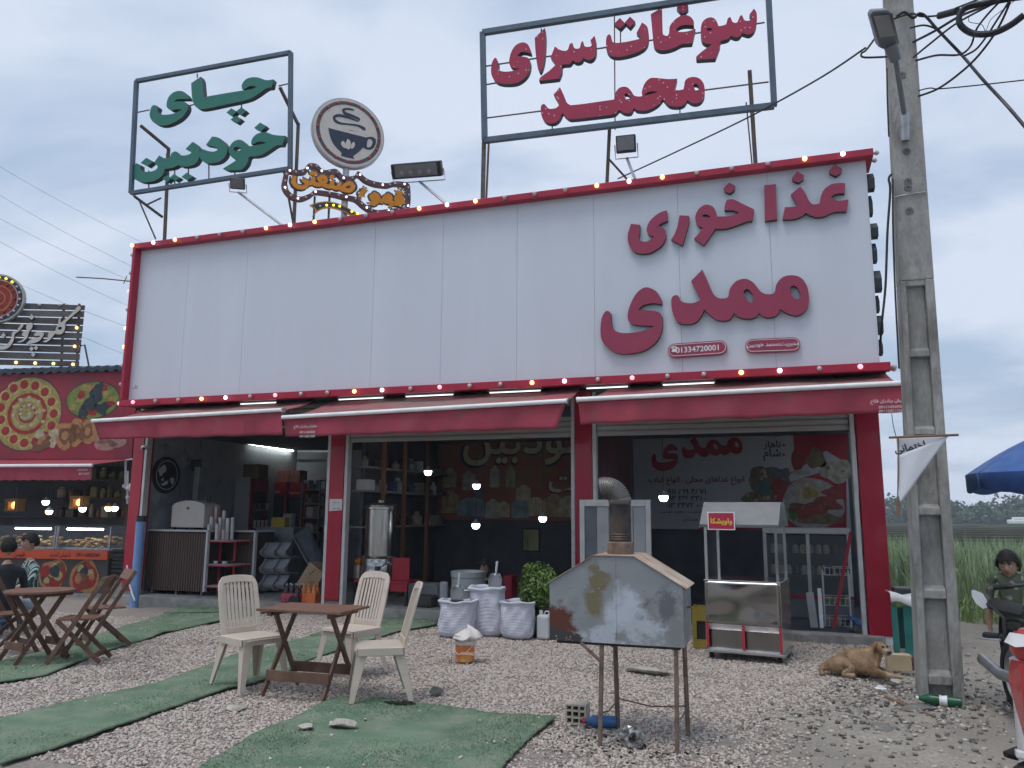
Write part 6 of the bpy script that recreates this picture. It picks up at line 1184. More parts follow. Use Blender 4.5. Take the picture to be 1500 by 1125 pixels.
for p_ in ((1128, 706, 30, 22, 'bowl', .003, .05), (1113, 698, 17, 15, 'tan', .004, .1), (1119, 713, 10, 9, 'teal', .005, .1), (1142, 713, 13, 14, 'red', .005, .05), (1148, 694, 10, 9, 'bowl', .0055, .1), (1110, 730, 26, 9, 'tan', .006, .12), (1168, 675, 9, 17, 'tea', .005, .05), (1172, 692, 15, 4, 'plate', .0055, 0), (1195, 672, 14, 16, 'tan', .004, .15), (1225, 690, 24, 18, 'rice', .004, .1), (1190, 738, 46, 40, 'plate', .006, .03), (1183, 720, 26, 16, 'rice', .007, .1), (1186, 722, 12, 9, 'yellow', .008, .1), (1180, 748, 26, 11, 'red', .008, .2), (1208, 738, 24, 11, 'red', .009, .2), (1222, 722, 16, 10, 'red', .0085, .15), (1162, 752, 7, 11, 'green', .0095, .1), (1200, 760, 34, 9, 'tan', .0075, .1)): b3c(p_[0], p_[1], p_[2], p_[3], FD[p_[4]], p_[5], p_[6])
for k in range(46):
    cx_, cy_, sx_, sy_, ms = random.choice(((1113, 698, 13, 10, ('tan', 'rice', 'plate')), (1142, 713, 9, 9, ('red', 'tea')), (1185, 748, 30, 7, ('red', 'tea', 'tan')), (1208, 738, 22, 7, ('red', 'tea', 'tan')), (1110, 730, 20, 6, ('tan', 'green', 'rice')), (1222, 690, 16, 11, ('rice', 'plate', 'tan')))); b3c(cx_+random.uniform(-sx_, sx_), cy_+random.uniform(-sy_, sy_), random.uniform(2, 5), random.uniform(1.5, 3.5), FD[random.choice(ms)], .0105+k*.0001, .15, random.uniform(0, 3))
# sliver of another dark red banner on the partition
PQ = Plane((-2.66, 13, 0), 90); flat_shape('side_banner', [PQ.uv(878, 700), PQ.uv(924, 745), PQ.uv(924, 640), PQ.uv(878, 620)], mat('banner_side', (.10, .03, .035), .7, var=.5, scale=2.5), None, PQ, .004); tag(bpy.data.objects['side_banner'], 'dark printed banner on the partition beside the menu banner', 'banner')
# aluminium framed door leaf behind the grill
ad = thing('door_leaf', 'aluminium framed grey door leaf standing open behind the grill', 'door', (PY(900, 930, 10.85).x, 10.85, 0)); a, b_ = PY(849, 760, 10.85).x, PY(953, 760, 10.85).x; zt = PY(900, 732, 10.85).z
ALU = mat('aluminium', (.48, .48, .47), .4, metal=.4, var=.12, scale=5); GPAN = mat('door_panel', (.30, .31, .32), .5, var=.15, scale=3); GPD = mat('door_panel_dark', (.10, .12, .14), .3, var=.2)
for x0, x1, z0, z1 in ((a, a+.07, .03, zt), (b_-.07, b_, .03, zt), (a+.071, b_-.071, zt-.09, zt), (a+.071, b_-.071, .03, .12)): mb = MB(); mb.box(x0, x1, 10.85, 10.90, z0, z1); mb.build('frame_rail', ALU, ad, bev=.004)
n_ = 5
for k in range(n_): x0 = a+.072+(b_-a-.144)*k/n_; mb = MB(); mb.box(x0+.003, x0+(b_-a-.144)/n_-.003, 10.868, 10.882, .121, zt-.091); mb.build('panel', GPD if k == 0 else GPAN, ad, bev=.003)
# display fridge with glass
df = thing('display_fridge', 'glass fronted display fridge with low grey base at the back of the restaurant bay', 'fridge', (PY(1185, 940, 13.2).x, 13.4, .06)); a, b_ = PY(1118, 800, 13.2).x, PY(1246, 800, 13.2).x; z1, z2 = PY(1180, 876, 13.2).z, PY(1180, 782, 13.2).z
mb = MB(); mb.box(a, b_, 13.2, 13.9, .06, z1); mb.build('base', mat('fridge_base', (.13, .14, .155), .45, var=.1), df, bev=.01); mb = MB(); mb.box(a, b_, 13.18, 13.9, z2, z2+.09); mb.build('header', ALU, df, bev=.008); mb = MB(); mb.box(a, b_, 13.86, 13.9, z1+.002, z2-.002); mb.build('back', mat('fridge_back', (.03, .045, .05), .4), df); mb = MB(); mb.box(a+.05, b_-.05, 13.2, 13.206, z1+.04, z2-.02); mb.build('glass', GLASS, df)
for x in (a, (a+b_)/2, b_-.05): mb = MB(); mb.box(x, x+.05, 13.18, 13.24, z1+.002, z2-.002); mb.build('post', ALU, df)
mb = MB(); mb.box(a+.05, b_, 13.17, 13.199, z1-.0, z1+.05); mb.build('red_trim', RT_, df)
for k in range(2):
    z = z1+(z2-z1)*(k+1)/3; mb = MB(); mb.box(a+.06, b_-.06, 13.35, 13.85, z, z+.012); mb.build('shelf', GLASS, df)
    for j in range(9): x = a+.14+j*(b_-a-.25)/9; mb = MB(); mb.lathe([(.045, 0), (.05, .02), (.045, .11), (.02, .14)], 10, (x, 13.5, z+.013)); mb.build('goods', random.choice([SHELF, JAR[0], JAR[3]]), df, smooth=50)
# clutter by the last column
for (pts, wd, m, nm, lab) in ((((1195, 955), (1186, 868)), .10, mat('board_pale', (.33, .34, .34), .7, var=.2), 'board', 'pale board leaning in the restaurant bay'), (((1206, 955), (1200, 862)), .05, WHITE, 'lath', 'thin white lath leaning beside the pale board'), (((1222, 945), (1246, 780)), .045, RT_, 'rod', 'red rod leaning against the wire rack')):
    p0, p1 = PY(*pts[0], 11.9), PY(*pts[1], 12.1); p0.z = max(p0.z, .09); mb = MB(); mb.beam(p0, p1, wd, .025, side=(1, 0, 0)); tag(mb.build(nm, m), lab, nm)
wr = thing('wire_rack', 'white wire rack of dishes beside the leaning boards', 'rack', (PY(1228, 950, 12.4).x, 12.5, .06))
for y in (842, 886, 916):
    a, b_ = PY(1208, y, 12.35), PY(1246, y, 12.35)
    for dz in (0, .10): mb = MB(); mb.tube([(a.x, 12.35, a.z+dz), (b_.x, 12.35, a.z+dz), (b_.x, 12.75, a.z+dz), (a.x, 12.75, a.z+dz)], .008, 6, closed=True); mb.build('rail', CTOP, wr)
    for k in range(6): x = a.x+(b_.x-a.x)*k/5; mb = MB(); mb.tube([(x, 12.35, a.z+.1), (x, 12.36, a.z), (x, 12.75, a.z)], .005, 5); mb.build('wire', CTOP, wr)
    for k in range(3): mb = MB(); mb.cbox((a.x+.07+k*.12, 12.55, a.z+.06), .09, .2, random.uniform(.06, .12)); mb.build('goods', random.choice([CUPW, JAR[3], BLACK, mat('goods_green', (.12, .22, .08), .5)]), wr, bev=.01)
for x in (1208, 1246): p = PY(x, 900, 12.35); mb = MB(); mb.cyl((p.x, 12.35, .06), (p.x, 12.35, PY(x, 835, 12.35).z), .012, 8); mb.build('post', CTOP, wr)
one('grey_bin', 'grey bin under a blue sheet beside the last column', 'bin', 1252, 1278, 916, 952, 11.75, .35, mat('bin_mid', (.20, .20, .20), .7, var=.2), bev=.03, floor=.06)
mb = MB(); c = PY(1263, 912, 11.85); n_ = 9
vs = [(c.x-.16+.32*i/(n_-1), 11.72+.4*j/(n_-1), c.z+.06-.12*(i/(n_-1))+.03*math.sin(i*1.7+j*.9)-.05*abs(j/(n_-1)-.5)) for j in range(n_) for i in range(n_)]
mb.add(vs, [(j*n_+i, j*n_+i+1, (j+1)*n_+i+1, (j+1)*n_+i) for j in range(n_-1) for i in range(n_-1)]); o = mb.build('blue_sheet', mat('blue_sheet', (.03, .12, .33), .5, var=.15), smooth=60); s = o.modifiers.new('s', 'SOLIDIFY'); s.thickness = .005; tag(o, 'crumpled blue sheet lying on the grey bin', 'sheet')
yc = thing('yellow_crate', 'yellow plastic crate half hidden between grill and cart', 'crate', (PY(1026, 930, 10.3).x, 10.3, 0)); a, b_ = PY(1014, 905, 10.2).x, PY(1040, 905, 10.2).x; zt = PY(1026, 890, 10.2).z; YC_ = mat('crate_yellow', (.26, .20, .025), .5, var=.12)
for x0, x1, y0, y1 in ((a, b_, 10.2, 10.22), (a, b_, 10.48, 10.50), (a, a+.02, 10.221, 10.479), (b_-.02, b_, 10.221, 10.479)):
    for z0, z1 in ((0, .1), (zt-.16, zt)): mb = MB(); mb.box(x0, x1, y0, y1, z0, z1); mb.build('side', YC_, yc)
for x in (a, b_-.05): mb = MB(); mb.box(x, x+.05, 10.195, 10.199, .1, zt-.16); mb.build('corner', YC_, yc)
mb = MB(); mb.box(a+.03, b_-.03, 10.23, 10.47, .02, zt*.7); mb.build('contents', BLACK, yc, bev=.02)
# open right side: slanting pale post, wire mesh and hanging cable
mb = MB(); mb.beam(PY(1264, 890, 12.6), PY(1246, 633, 12.6), .07, .06); tag(mb.build('timber_post', mat('pale_timber', (.36, .33, .28), .8, var=.2)), 'slanting pale timber post inside the open side', 'post')
wm = thing('wire_mesh', 'black wire mesh closing the open side of the restaurant', 'mesh', (1.2, 14, .06))
for k in range(20): mb = MB(); y = 12.9+k*.115; mb.box(1.196, 1.206, y, y+.012, .06, 1.95); mb.build('upright_wire', BLACK, wm)
for k in range(18): mb = MB(); z = .1+k*.107; mb.box(1.207, 1.215, 12.9, 15.15, z, z+.012); mb.build('cross_wire', BLACK, wm)
mb = MB(); mb.tube([PY(1258, 632, 12.0), PY(1251, 660, 12.0), PY(1251, 680, 12.0), PY(1259, 683, 12.0), PY(1261, 650, 12.0)], .007, 5); tag(mb.build('cable_loop', BLACK, smooth=60), 'black cable loop hanging beside the last column', 'cable')
cm_ = thing('camera', 'small white security camera on the first red column', 'security camera', PY(211, 656, YC-.1)); c = PY(211, 656, YC-.12); mb = MB(); mb.ball(c, .055, 1, 1, .9); mb.build('dome', WHITE, cm_, smooth=60); mb = MB(); mb.ball(c+Vector((.02, -.035, -.02)), .03); mb.build('lens', BLACK, cm_, smooth=60); mb = MB(); mb.cyl(c, (c.x, YC-.03, c.z+.02), .03, 10); mb.build('mount', WHITE, cm_)
# ------------------------------------------------------------------ cream plastic chairs
PLAS = mat('cream_plastic', (.56, .48, .40), .45, var=.06, scale=4, c2=(.46, .39, .32), dmask=(.55, .8), dscale=5)
def plastic_chair(label):
    t = thing('plastic_chair', label, 'chair', (0, 0, 0), 0, 'cream plastic chairs')
    # seat: dished shell with rounded front, y- is the front
    n, k = 12, 10; vs = []
    for j in range(k+1):
        v = j/k; y = -.22+.43*v; hw = .215+.012*math.sin(math.pi*v)-(.03*(1-v/.15)**2 if v < .15 else 0)
        for i in range(n+1):
            u = 2*i/n-1; z = .44-.014*(1-u*u)*math.sin(math.pi*min(1, v*1.1))-(.02*(1-v/.12)**2 if v < .12 else 0)-.006*abs(u)**6; vs.append((u*hw, y, z))
    mb = MB(); mb.add(vs, [(j*(n+1)+i, j*(n+1)+i+1, (j+1)*(n+1)+i+1, (j+1)*(n+1)+i) for j in range(k) for i in range(n)]); o = mb.build('seat', PLAS, t, smooth=60, local=True); s = o.modifiers.new('s', 'SOLIDIFY'); s.thickness = .007
    mb = MB()
    for a, b_ in (((-.212, -.20), (.212, -.20)), ((-.212, .2), (.212, .2)), ((-.222, -.19), (-.222, .19)), ((.222, -.19), (.222, .19))): mb.beam((a[0], a[1], .405), (b_[0], b_[1], .405), .012, .065)
    mb.build('apron', PLAS, t, bev=.004, local=True)
    for sx in (-1, 1):
        for sy in (-1, 1):
            f = Vector((sx*.25, -.255 if sy < 0 else .29, 0)); tp = Vector((sx*.20, sy*.195, .43)); mb = MB(); d = (f-tp)
            # angle-section leg: two tapering faces
            for (ax, w0, w1) in ((Vector((-sx, 0, 0)), .095, .045), (Vector((0, -sy, 0)), .095, .045)):
                q = Vector((0, 0, 0)); th = Vector((0, sy*.006, 0)) if ax.x else Vector((sx*.006, 0, 0))
                mb.add([tp, tp+ax*w0, f+ax*w1, f, tp-th, tp+ax*w0-th, f+ax*w1-th, f-th], [(0, 1, 2, 3), (7, 6, 5, 4), (0, 4, 5, 1), (1, 5, 6, 2), (2, 6, 7, 3), (3, 7, 4, 0)])
            mb.build('leg', PLAS, t, bev=.003, local=True)
    # backrest: frame with rounded top and eight slats
    lean = .26; W = .178
    def bp(u, z): return Vector((u*(W+.010*math.sin(min(1, (z-.42)/.42)*math.pi*.8)), .195+(z-.42)*lean+.022*(1-u*u), z))
    path = [bp(-1, .40)]+[bp(-1, .40+.44*i/8) for i in range(1, 9)]+[bp(-.985, .875), bp(-.92, .905), bp(-.78, .922), bp(-.4, .93), bp(0, .932), bp(.4, .93), bp(.78, .922), bp(.92, .905), bp(.985, .875)]+[bp(1, .40+.44*i/8) for i in range(8, 0, -1)]+[bp(1, .40)]
    mb = MB(); vs = []
    for i, p in enumerate(path):
        a = path[max(0, i-1)]; b_ = path[min(len(path)-1, i+1)]; d = (b_-a).normalized(); nrm = Vector((0, 1, -lean)).normalized(); sd = d.cross(nrm).normalized(); wdt = .034 if 10 < i < len(path)-11 else .024
        vs += [p+sd*wdt+nrm*.010, p-sd*wdt+nrm*.010, p-sd*wdt-nrm*.010, p+sd*wdt-nrm*.010]
    fs = [(i*4+j, i*4+(j+1) % 4, i*4+4+(j+1) % 4, i*4+4+j) for i in range(len(path)-1) for j in range(4)]+[(0, 1, 2, 3), tuple(range(len(vs)-1, len(vs)-5, -1))]
    mb.add(vs, fs); mb.build('back_frame', PLAS, t, smooth=50, bev=.004, local=True)
    for i in range(8):
        u = -.77+1.54*i/7; mb = MB(); ps = []
        for j in range(7): z = .49+.42*j/6; ps.append(bp(u, z))
        vs = []
        for p in ps: vs += [p+Vector((-.0135, .004, 0)), p+Vector((.0135, .004, 0)), p+Vector((.0135, -.004, 0)), p+Vector((-.0135, -.004, 0))]
        mb.add(vs, [(a*4+j, a*4+(j+1) % 4, a*4+4+(j+1) % 4, a*4+4+j) for a in range(6) for j in range(4)]+[(0, 1, 2, 3), (27, 26, 25, 24)]); mb.build('slat', PLAS, t, local=True)
    mb = MB(); mb.beam(bp(-.95, .455), bp(.95, .455), .012, .085, side=(0, 1, 0)); mb.build('lower_rail', PLAS, t, bev=.004, local=True)
    return t
pc = plastic_chair('cream plastic chair left of the wooden table, its back to the coffee counter')
pc.matrix_basis = Matrix.Translation((-4.74, 6.45, .03)) @ Matrix.Rotation(R(68), 4, 'Z')
place_copy(pc, (-4.14, 7.22, .03), R(-14), 'cream plastic chair behind the wooden table, nearest the samovar')
place_copy(pc, (-3.40, 6.42, .03), R(-58), 'cream plastic chair right of the wooden table, seen edge on')
# ------------------------------------------------------------------ wooden tables and folding chairs
WT = mat('table_wood', (.155, .075, .048), .55, var=.3, scale=4, stretch=(1, 9, 9), c2=(.24, .13, .085), dmask=(.45, .7), dscale=6, bump=.08); WTL = mat('leg_wood', (.125, .068, .045), .65, var=.3, scale=6, c2=(.19, .12, .085), dmask=(.52, .7), dscale=8)
ft = thing('folding_table', 'square brown slatted folding table among the cream plastic chairs', 'table', (-4.07, 6.41, .03), R(2))
for k in range(7): mb = MB(); y = -.275+k*.079; mb.box(-.42, .42, y, y+.076, .70, .722); mb.build('plank', WT, ft, bev=.003, local=True)
for x in (-.30, .30): mb = MB(); mb.box(x-.02, x+.02, -.25, .25, .66, .699); mb.build('batten', WTL, ft, local=True)
for x in (-.30, .30):
    for s_ in (-1, 1):
        mb = MB(); mb.beam((x+s_*.012+.02*(1 if x < 0 else -1), -s_*.20, .69), (x+s_*.012-.0, s_*.27, -.01), .022, .05, side=(1, 0, 0)); mb.build('leg', WTL, ft, bev=.003, local=True)
for s_ in (-1, 1): mb = MB(); mb.box(-.31, .31, s_*.225-.01, s_*.225+.01, .11, .20); mb.build('stretcher', WTL, ft, bev=.003, local=True)
rt = thing('round_table', 'round brown slatted folding table on the turf near the seated men', 'table', (-7.68, 6.68, .03), R(-12)); r_ = .34
for k in range(8):
    y0 = -r_+k*.085+.001; y1 = y0+.083; pts = []
    xs0 = [math.sqrt(max(0, r_*r_-y*y)) for y in np.linspace(y0, min(y1, r_-.001), 5)]; ysl = np.linspace(y0, min(y1, r_-.001), 5)
    pts = [(x, y, .70) for x, y in zip(xs0, ysl)]+[(-x, y, .70) for x, y in list(zip(xs0, ysl))[::-1]]
    mb = MB(); mb.prism(pts, (0, 0, .022)); mb.build('plank', WT, rt, local=True)
for x in (-.17, .17):
    mb = MB(); mb.box(x-.02, x+.02, -.26, .26, .66, .699); mb.build('batten', WTL, rt, local=True)
    for s_ in (-1, 1): mb = MB(); mb.beam((x+s_*.012, -s_*.19, .69), (x+s_*.012, s_*.27, -.01), .022, .05, side=(1, 0, 0)); mb.build('leg', WTL, rt, bev=.003, local=True)
for s_ in (-1, 1): mb = MB(); mb.box(-.18, .18, s_*.215-.01, s_*.215+.01, .12, .20); mb.build('stretcher', WTL, rt, bev=.003, local=True)
def folding_chair(label):
    t = thing('folding_chair', label, 'chair', (0, 0, 0), 0, 'brown wooden folding chairs')
    for s_ in (-1, 1):
        mb = MB(); mb.beam((s_*.20, -.24, 0), (s_*.20, .25, .86), .022, .045, side=(1, 0, 0)); mb.build('back_leg', WTL, t, bev=.003, local=True)
        mb = MB(); mb.beam((s_*.172, .27, 0), (s_*.172, -.19, .43), .022, .045, side=(1, 0, 0)); mb.build('front_leg', WTL, t, bev=.003, local=True)
    for k in range(5): mb = MB(); y = -.20+k*.078; mb.box(-.185, .185, y, y+.07, .43, .448); mb.build('seat_slat', WT, t, bev=.003, local=True)
    for z, h_ in ((.75, .13), ): mb = MB(); y = .25*(z-.0)/.86+.0; mb.cbox((0, -.24+.49*(z+h_/2)/.86-.02, z+h_/2), .42, .018, h_, 0, R(-30)); mb.build('backrest', WT, t, bev=.006, local=True)
    for y, z in ((.20, .065), (-.185, .10)): mb = MB(); mb.box(-.19, .19, y-.011, y+.011, z-.03, z+.03); mb.build('crossbar', WTL, t, bev=.003, local=True)
    return t
fc = folding_chair('brown wooden folding chair beside the round table, nearest the gravel strip'); fc.matrix_basis = Matrix.Translation((-7.18, 6.80, .03)) @ Matrix.Rotation(R(-62), 4, 'Z')
place_copy(fc, (-7.70, 7.62, .03), R(-32), 'brown wooden folding chair behind the round table with broad backrest'); 
# ------------------------------------------------------------------ sheet-metal grill hood on legs
YG = 5.78
HG = mat('hood_zinc', (.29, .31, .325), .5, metal=.35, var=.18, scale=3, bump=.15, bscale=9, c2=(.24, .25, .25), dmask=(.5, .62), dscale=3.2)
nt = HG.node_tree; N = nt.nodes; L = nt.links; b = N['Principled BSDF']; tc = N.new('ShaderNodeTexCoord'); base = b.inputs['Base Color'].links[0].from_socket
def blot(cx, cz, r, colr, base, sharp=.25, sx=1.):
    mp = N.new('ShaderNodeMapping'); mp.inputs['Location'].default_value = (-cx*sx, 0, -cz); mp.inputs['Scale'].default_value = (sx, 0, 1); L.new(tc.outputs['Object'], mp.inputs[0]); ln = N.new('ShaderNodeVectorMath'); ln.operation = 'LENGTH'; L.new(mp.outputs[0], ln.inputs[0])
    n = N.new('ShaderNodeTexNoise'); n.inputs['Scale'].default_value = 6; n.inputs['Detail'].default_value = 7; n.inputs['Roughness'].default_value = .65; L.new(tc.outputs['Object'], n.inputs['Vector']); a = N.new('ShaderNodeMath'); a.operation = 'MULTIPLY_ADD'; a.inputs[1].default_value = .55; L.new(n.outputs['Fac'], a.inputs[0]); L.new(ln.outputs['Value'], a.inputs[2])
    m = N.new('ShaderNodeMapRange'); m.inputs[1].default_value = r+.275+sharp*r; m.inputs[2].default_value = r+.275-sharp*r; L.new(a.outputs[0], m.inputs[0]); x = N.new('ShaderNodeMixRGB'); L.new(m.outputs[0], x.inputs[0]); L.new(base, x.inputs[1]); x.inputs[2].default_value = colr+(1,); return x.outputs[0]
hx0, hx1 = PY(805, 895, YG).x, PY(1001, 905, YG).x; hc = (hx0+hx1)/2; zb, zs, za = PY(900, 943, YG).z, PY(900, 857, YG).z, PY(900, 815, YG).z
rust = (.13, .045, .03)
for (cx, cz, r, cl, sx) in ((-.16, .27, .13, (.20, .175, .105), 1.6), (-.13, .42, .07, (.19, .165, .10), 1.), (-.40, .13, .095, rust, .8), (-.34, .06, .07, rust, 1), (.06, .22, .15, (.50, .55, .61), 1.2), (.22, .12, .10, (.46, .50, .55), .7), (-.10, .05, .07, (.47, .51, .56), .5), (-.38, .005, .03, (.06, .06, .06), .35), (.36, .27, .10, (.15, .16, .175), 1.)): base = blot(cx, cz, r, cl, base, .35, sx)
L.new(base, b.inputs['Base Color'])
gh = thing('grill_hood', 'weathered sheet metal grill hood with flue standing on thin legs', 'grill', (hc, YG+.25, zb))
HD = .50; x1, x2 = PY(870, 815, YG).x, PY(929, 815, YG).x
front = [(hx0, zb), (hx1, zb), (hx1, zs), (x2, za), (x1, za), (hx0, zs)]
def sheet(name, pts, m, th=.004, nrm=(0, 1, 0)): mb = MB(); mb.prism(pts, Vector(nrm)*th); return mb.build(name, m, gh)
sheet('front_sheet', [(x, YG, z) for x, z in front], HG); sheet('back_sheet', [(x, YG+HD, z) for x, z in front], HG)
sheet('end_sheet', [(hx1, YG+.005, zb), (hx1, YG+HD-.001, zb), (hx1, YG+HD-.001, zs), (hx1, YG+.005, zs)], HG, .004, (-1, 0, 0)); sheet('end_sheet', [(hx0, YG+.005, zb), (hx0, YG+HD-.001, zb), (hx0, YG+HD-.001, zs), (hx0, YG+.005, zs)], HG, .004, (1, 0, 0))
RTOP = mat('rusty_top', (.50, .42, .34), .7, metal=.2, var=.2, scale=4, c2=(.42, .17, .075), dmask=(.42, .6), dscale=3)
dn = lambda a, b_: Vector((-(b_[1]-a[1]), 0, b_[0]-a[0])).normalized()
for a_, b_, nm in (((hx1+.03, zs-.015), (x2, za), 'roof_sheet'), ((hx0-.015, zs-.008), (x1, za), 'roof_sheet'), ((x1, za), (x2, za), 'top_sheet')):
    sheet(nm, [(a_[0], YG-.012, a_[1]+.003), (b_[0], YG-.012, b_[1]+.003), (b_[0], YG+HD+.012, b_[1]+.003), (a_[0], YG+HD+.012, a_[1]+.003)], RTOP, .005, (0, 0, 1))
LEGM = mat('leg_rust', (.17, .125, .10), .75, metal=.2, var=.3, scale=12, c2=(.26, .17, .12), dmask=(.5, .65), dscale=14)
for (x, y) in ((879, 1092), (992, 1102)): p = G(x, y); mb = MB(); mb.beam((p.x, p.y, -.01), (p.x+.005, YG+.04, zb), .026, .026); mb.build('leg', LEGM, gh)
for (x, y) in ((905, 1066), (1008, 1076)): p = G(x, y); mb = MB(); mb.beam((p.x, p.y, -.01), (p.x-.01, YG+HD-.04, zb), .026, .026); mb.build('leg', LEGM, gh)
A, B, Cc, D = G(879, 1092), G(992, 1102), G(1008, 1076), G(905, 1066)
for a_, b_ in ((A, D), (B, Cc), (D, Cc)): mb = MB(); mb.tube([(a_.x, a_.y, .20+.02*random.random()), ((a_.x+b_.x)/2, (a_.y+b_.y)/2, .175), (b_.x, b_.y, .20)], .006, 5); mb.build('tie_rod', LEGM, gh)
for p, s_ in ((A, -1), (D, -1)): mb = MB(); mb.beam((p.x, p.y+.02, zb-.12), (p.x-.14, p.y+.02, zb-.005), .02, .02); mb.build('brace', LEGM, gh)
mb = MB(); mb.box(hx0+.05, hx1-.03, YG+.02, YG+HD-.02, zb-.02, zb-.002); mb.build('grill_tray', mat('charred', (.04, .038, .036), .85, var=.3), gh)
mb = MB(); mb.tube([(hx1+.001, YG+.2, zb+.25), (hx1+.03, YG+.2, zb+.255), (hx1+.03, YG+.26, zb+.255), (hx1+.001, YG+.26, zb+.25)], .006, 6); mb.build('latch', LEGM, gh)
for k in range(9):
    for zz_ in (zb+.03, zs-.03): mb = MB(); mb.ball((hx0+.05+k*(hx1-hx0-.1)/8, YG-.001, zz_), .006, n=6, k=4); mb.build('rivet', GALV, gh)
mb = MB(); mb.box(hc-.012, hc+.012, YG-.004, YG-.0005, zb+.01, za-.02); mb.build('seam', HG, gh)
# flue: collar, sooted pipe, corrugated elbow
SOOT = mat('sooted_pipe', (.10, .075, .06), .5, metal=.5, var=.3, scale=5, stretch=(1, 1, .5), c2=(.03, .03, .033), dmask=(.36, .50), dscale=3.5); FLEX = mat('flex_duct', (.20, .19, .18), .45, metal=.7, var=.25, c2=(.12, .10, .09), dmask=(.5, .65), dscale=8)
YFl = YG+.22; fx = PY(909, 800, YFl).x; fr = (PY(925, 770, YFl).x-PY(894, 770, YFl).x)/2; z1 = PY(908, 733, YFl).z
mb = MB(); mb.lathe([(fr*1.25, za), (fr*1.22, za+.09), (fr*1.05, za+.10)], 20, (fx, YFl, 0)); mb.build('flue_collar', LEGM, gh, smooth=40); mb = MB(); mb.lathe([(fr, za+.05), (fr*1.01, z1)], 22, (fx, YFl, 0)); mb.build('flue_pipe', SOOT, gh, smooth=40)
for k in range(3): mb = MB(); mb.lathe([(fr*1.01, za+.11+k*.018), (fr*1.06, za+.117+k*.018), (fr*1.01, za+.124+k*.018)], 20, (fx, YFl, 0), caps=False); mb.build('flue_band', SOOT, gh, smooth=40)
pts = []; rad = []; cx = fx-.085; n_ = 60
for i in range(n_+1):
    t_ = i/n_; a = R(0+104*t_); pts.append((cx+.085*math.cos(a)-.03*t_, YFl-.0*t_, z1+.085*1.05*math.sin(a)+.005)); rad.append(fr*(1.02+.045*(1 if i % 4 < 2 else -1)*.9))
pts = [(fx, YFl, z1-.03)]+pts; rad = [fr*1.05]+rad; mb = MB(); mb.tube(pts, rad, 20, caps=False); o = mb.build('flex_elbow', FLEX, gh, smooth=20); s = o.modifiers.new('s', 'SOLIDIFY'); s.thickness = .004
# things under the grill
hb = thing('hollow_brick', 'pale six hole hollow brick left of the grill legs', 'brick', G(843, 1060)); p = G(843, 1062); BRK = mat('hollow_brick', (.46, .42, .35), .9, var=.12, bump=.3)
bw, bh, bd = .165, .15, .14; xs_ = [-bw/2, -bw/2+.017, -.031, -.019+.0, .019, .031, bw/2-.017, bw/2]
for zz in (0, bh*.33-.004, bh*.66-.004, bh-.014): mb = MB(); mb.box(p.x-bw/2, p.x+bw/2, p.y, p.y+bd, zz, zz+.014); mb.build('web', BRK, hb)
for x in (-bw/2, -bw/6-.006, bw/6-.006, bw/2-.014):
    for z0, z1_ in ((.0145, bh*.33-.0045), (bh*.33+.0105, bh*.66-.0045), (bh*.66+.0105, bh-.0145)): mb = MB(); mb.box(p.x+x, p.x+x+.014, p.y+.001, p.y+bd-.001, z0, z1_); mb.build('web', BRK, hb)
mb = MB(); mb.box(p.x-bw/2+.015, p.x+bw/2-.015, p.y+.09, p.y+.1, .015, bh-.015); mb.build('core', BLACK, hb)
bt = thing('blue_bottle', 'blue plastic bottle with red cap lying under the grill', 'bottle', G(880, 1066)); p = G(880, 1066); d = Vector((-.98, -.2, 0)); M_ = d.to_track_quat('Z', 'Y').to_matrix().to_4x4(); BLB = mat('bottle_blue', (.04, .13, .30), .4, var=.15)
mb = MB(); mb.lathe([(.01, -.12), (.042, -.115), (.045, 0), (.042, .06), (.02, .10), (.016, .12)], 14, (p.x, p.y, .045), M_); mb.build('body', BLB, bt, smooth=50); mb = MB(); mb.lathe([(.019, .115), (.019, .145), (.002, .146)], 12, (p.x, p.y, .045), M_); mb.build('cap', RSH, bt, smooth=40)
mb = MB(); bm = bmesh.new(); bmesh.ops.create_icosphere(bm, subdivisions=3, radius=1); g = np.random.default_rng(3); p = G(925, 1092)
dd = g.normal(size=(40, 3)); dd /= np.linalg.norm(dd, axis=1)[:, None]; am = g.uniform(-.2, .2, 40)
mb.add([(p.x+v.co.x*.10*k, p.y+v.co.y*.075*k, max(.0, .055+v.co.z*.075*k)) for v in bm.verts for k in [1+sum(am[q]*max(0, np.dot(dd[q], v.co)-.7)*3 for q in range(40))+g.normal(0, .07)]], [tuple(v.index for v in f.verts) for f in bm.faces]); bm.free()
tag(mb.build('foil_lump', mat('tin_foil', (.38, .37, .36), .32, metal=.9, var=.3, scale=20, c2=(.06, .055, .05), dmask=(.5, .6), dscale=18)), 'crumpled ball of tin foil on the gravel under the grill', 'foil')
mb = MB()
# ------------------------------------------------------------------ stainless cart
ct = thing('food_cart', 'polished stainless food cart with open glazed top and red sign', 'cart', (-.47, 9.85, 0), R(-7)); cw, cdp = .74, .60
z0, z1c, z2c = .10, PY(1090, 853, 9.5).z, PY(1060, 768, 9.5).z; z3 = PY(1060, 738, 9.7).z
def cbx(name, x0, x1, y0, y1, za_, zb_, m, **k): mb = MB(); mb.box(x0, x1, y0, y1, za_, zb_); return mb.build(name, m, ct, local=True, **k)
zr = z0+.29
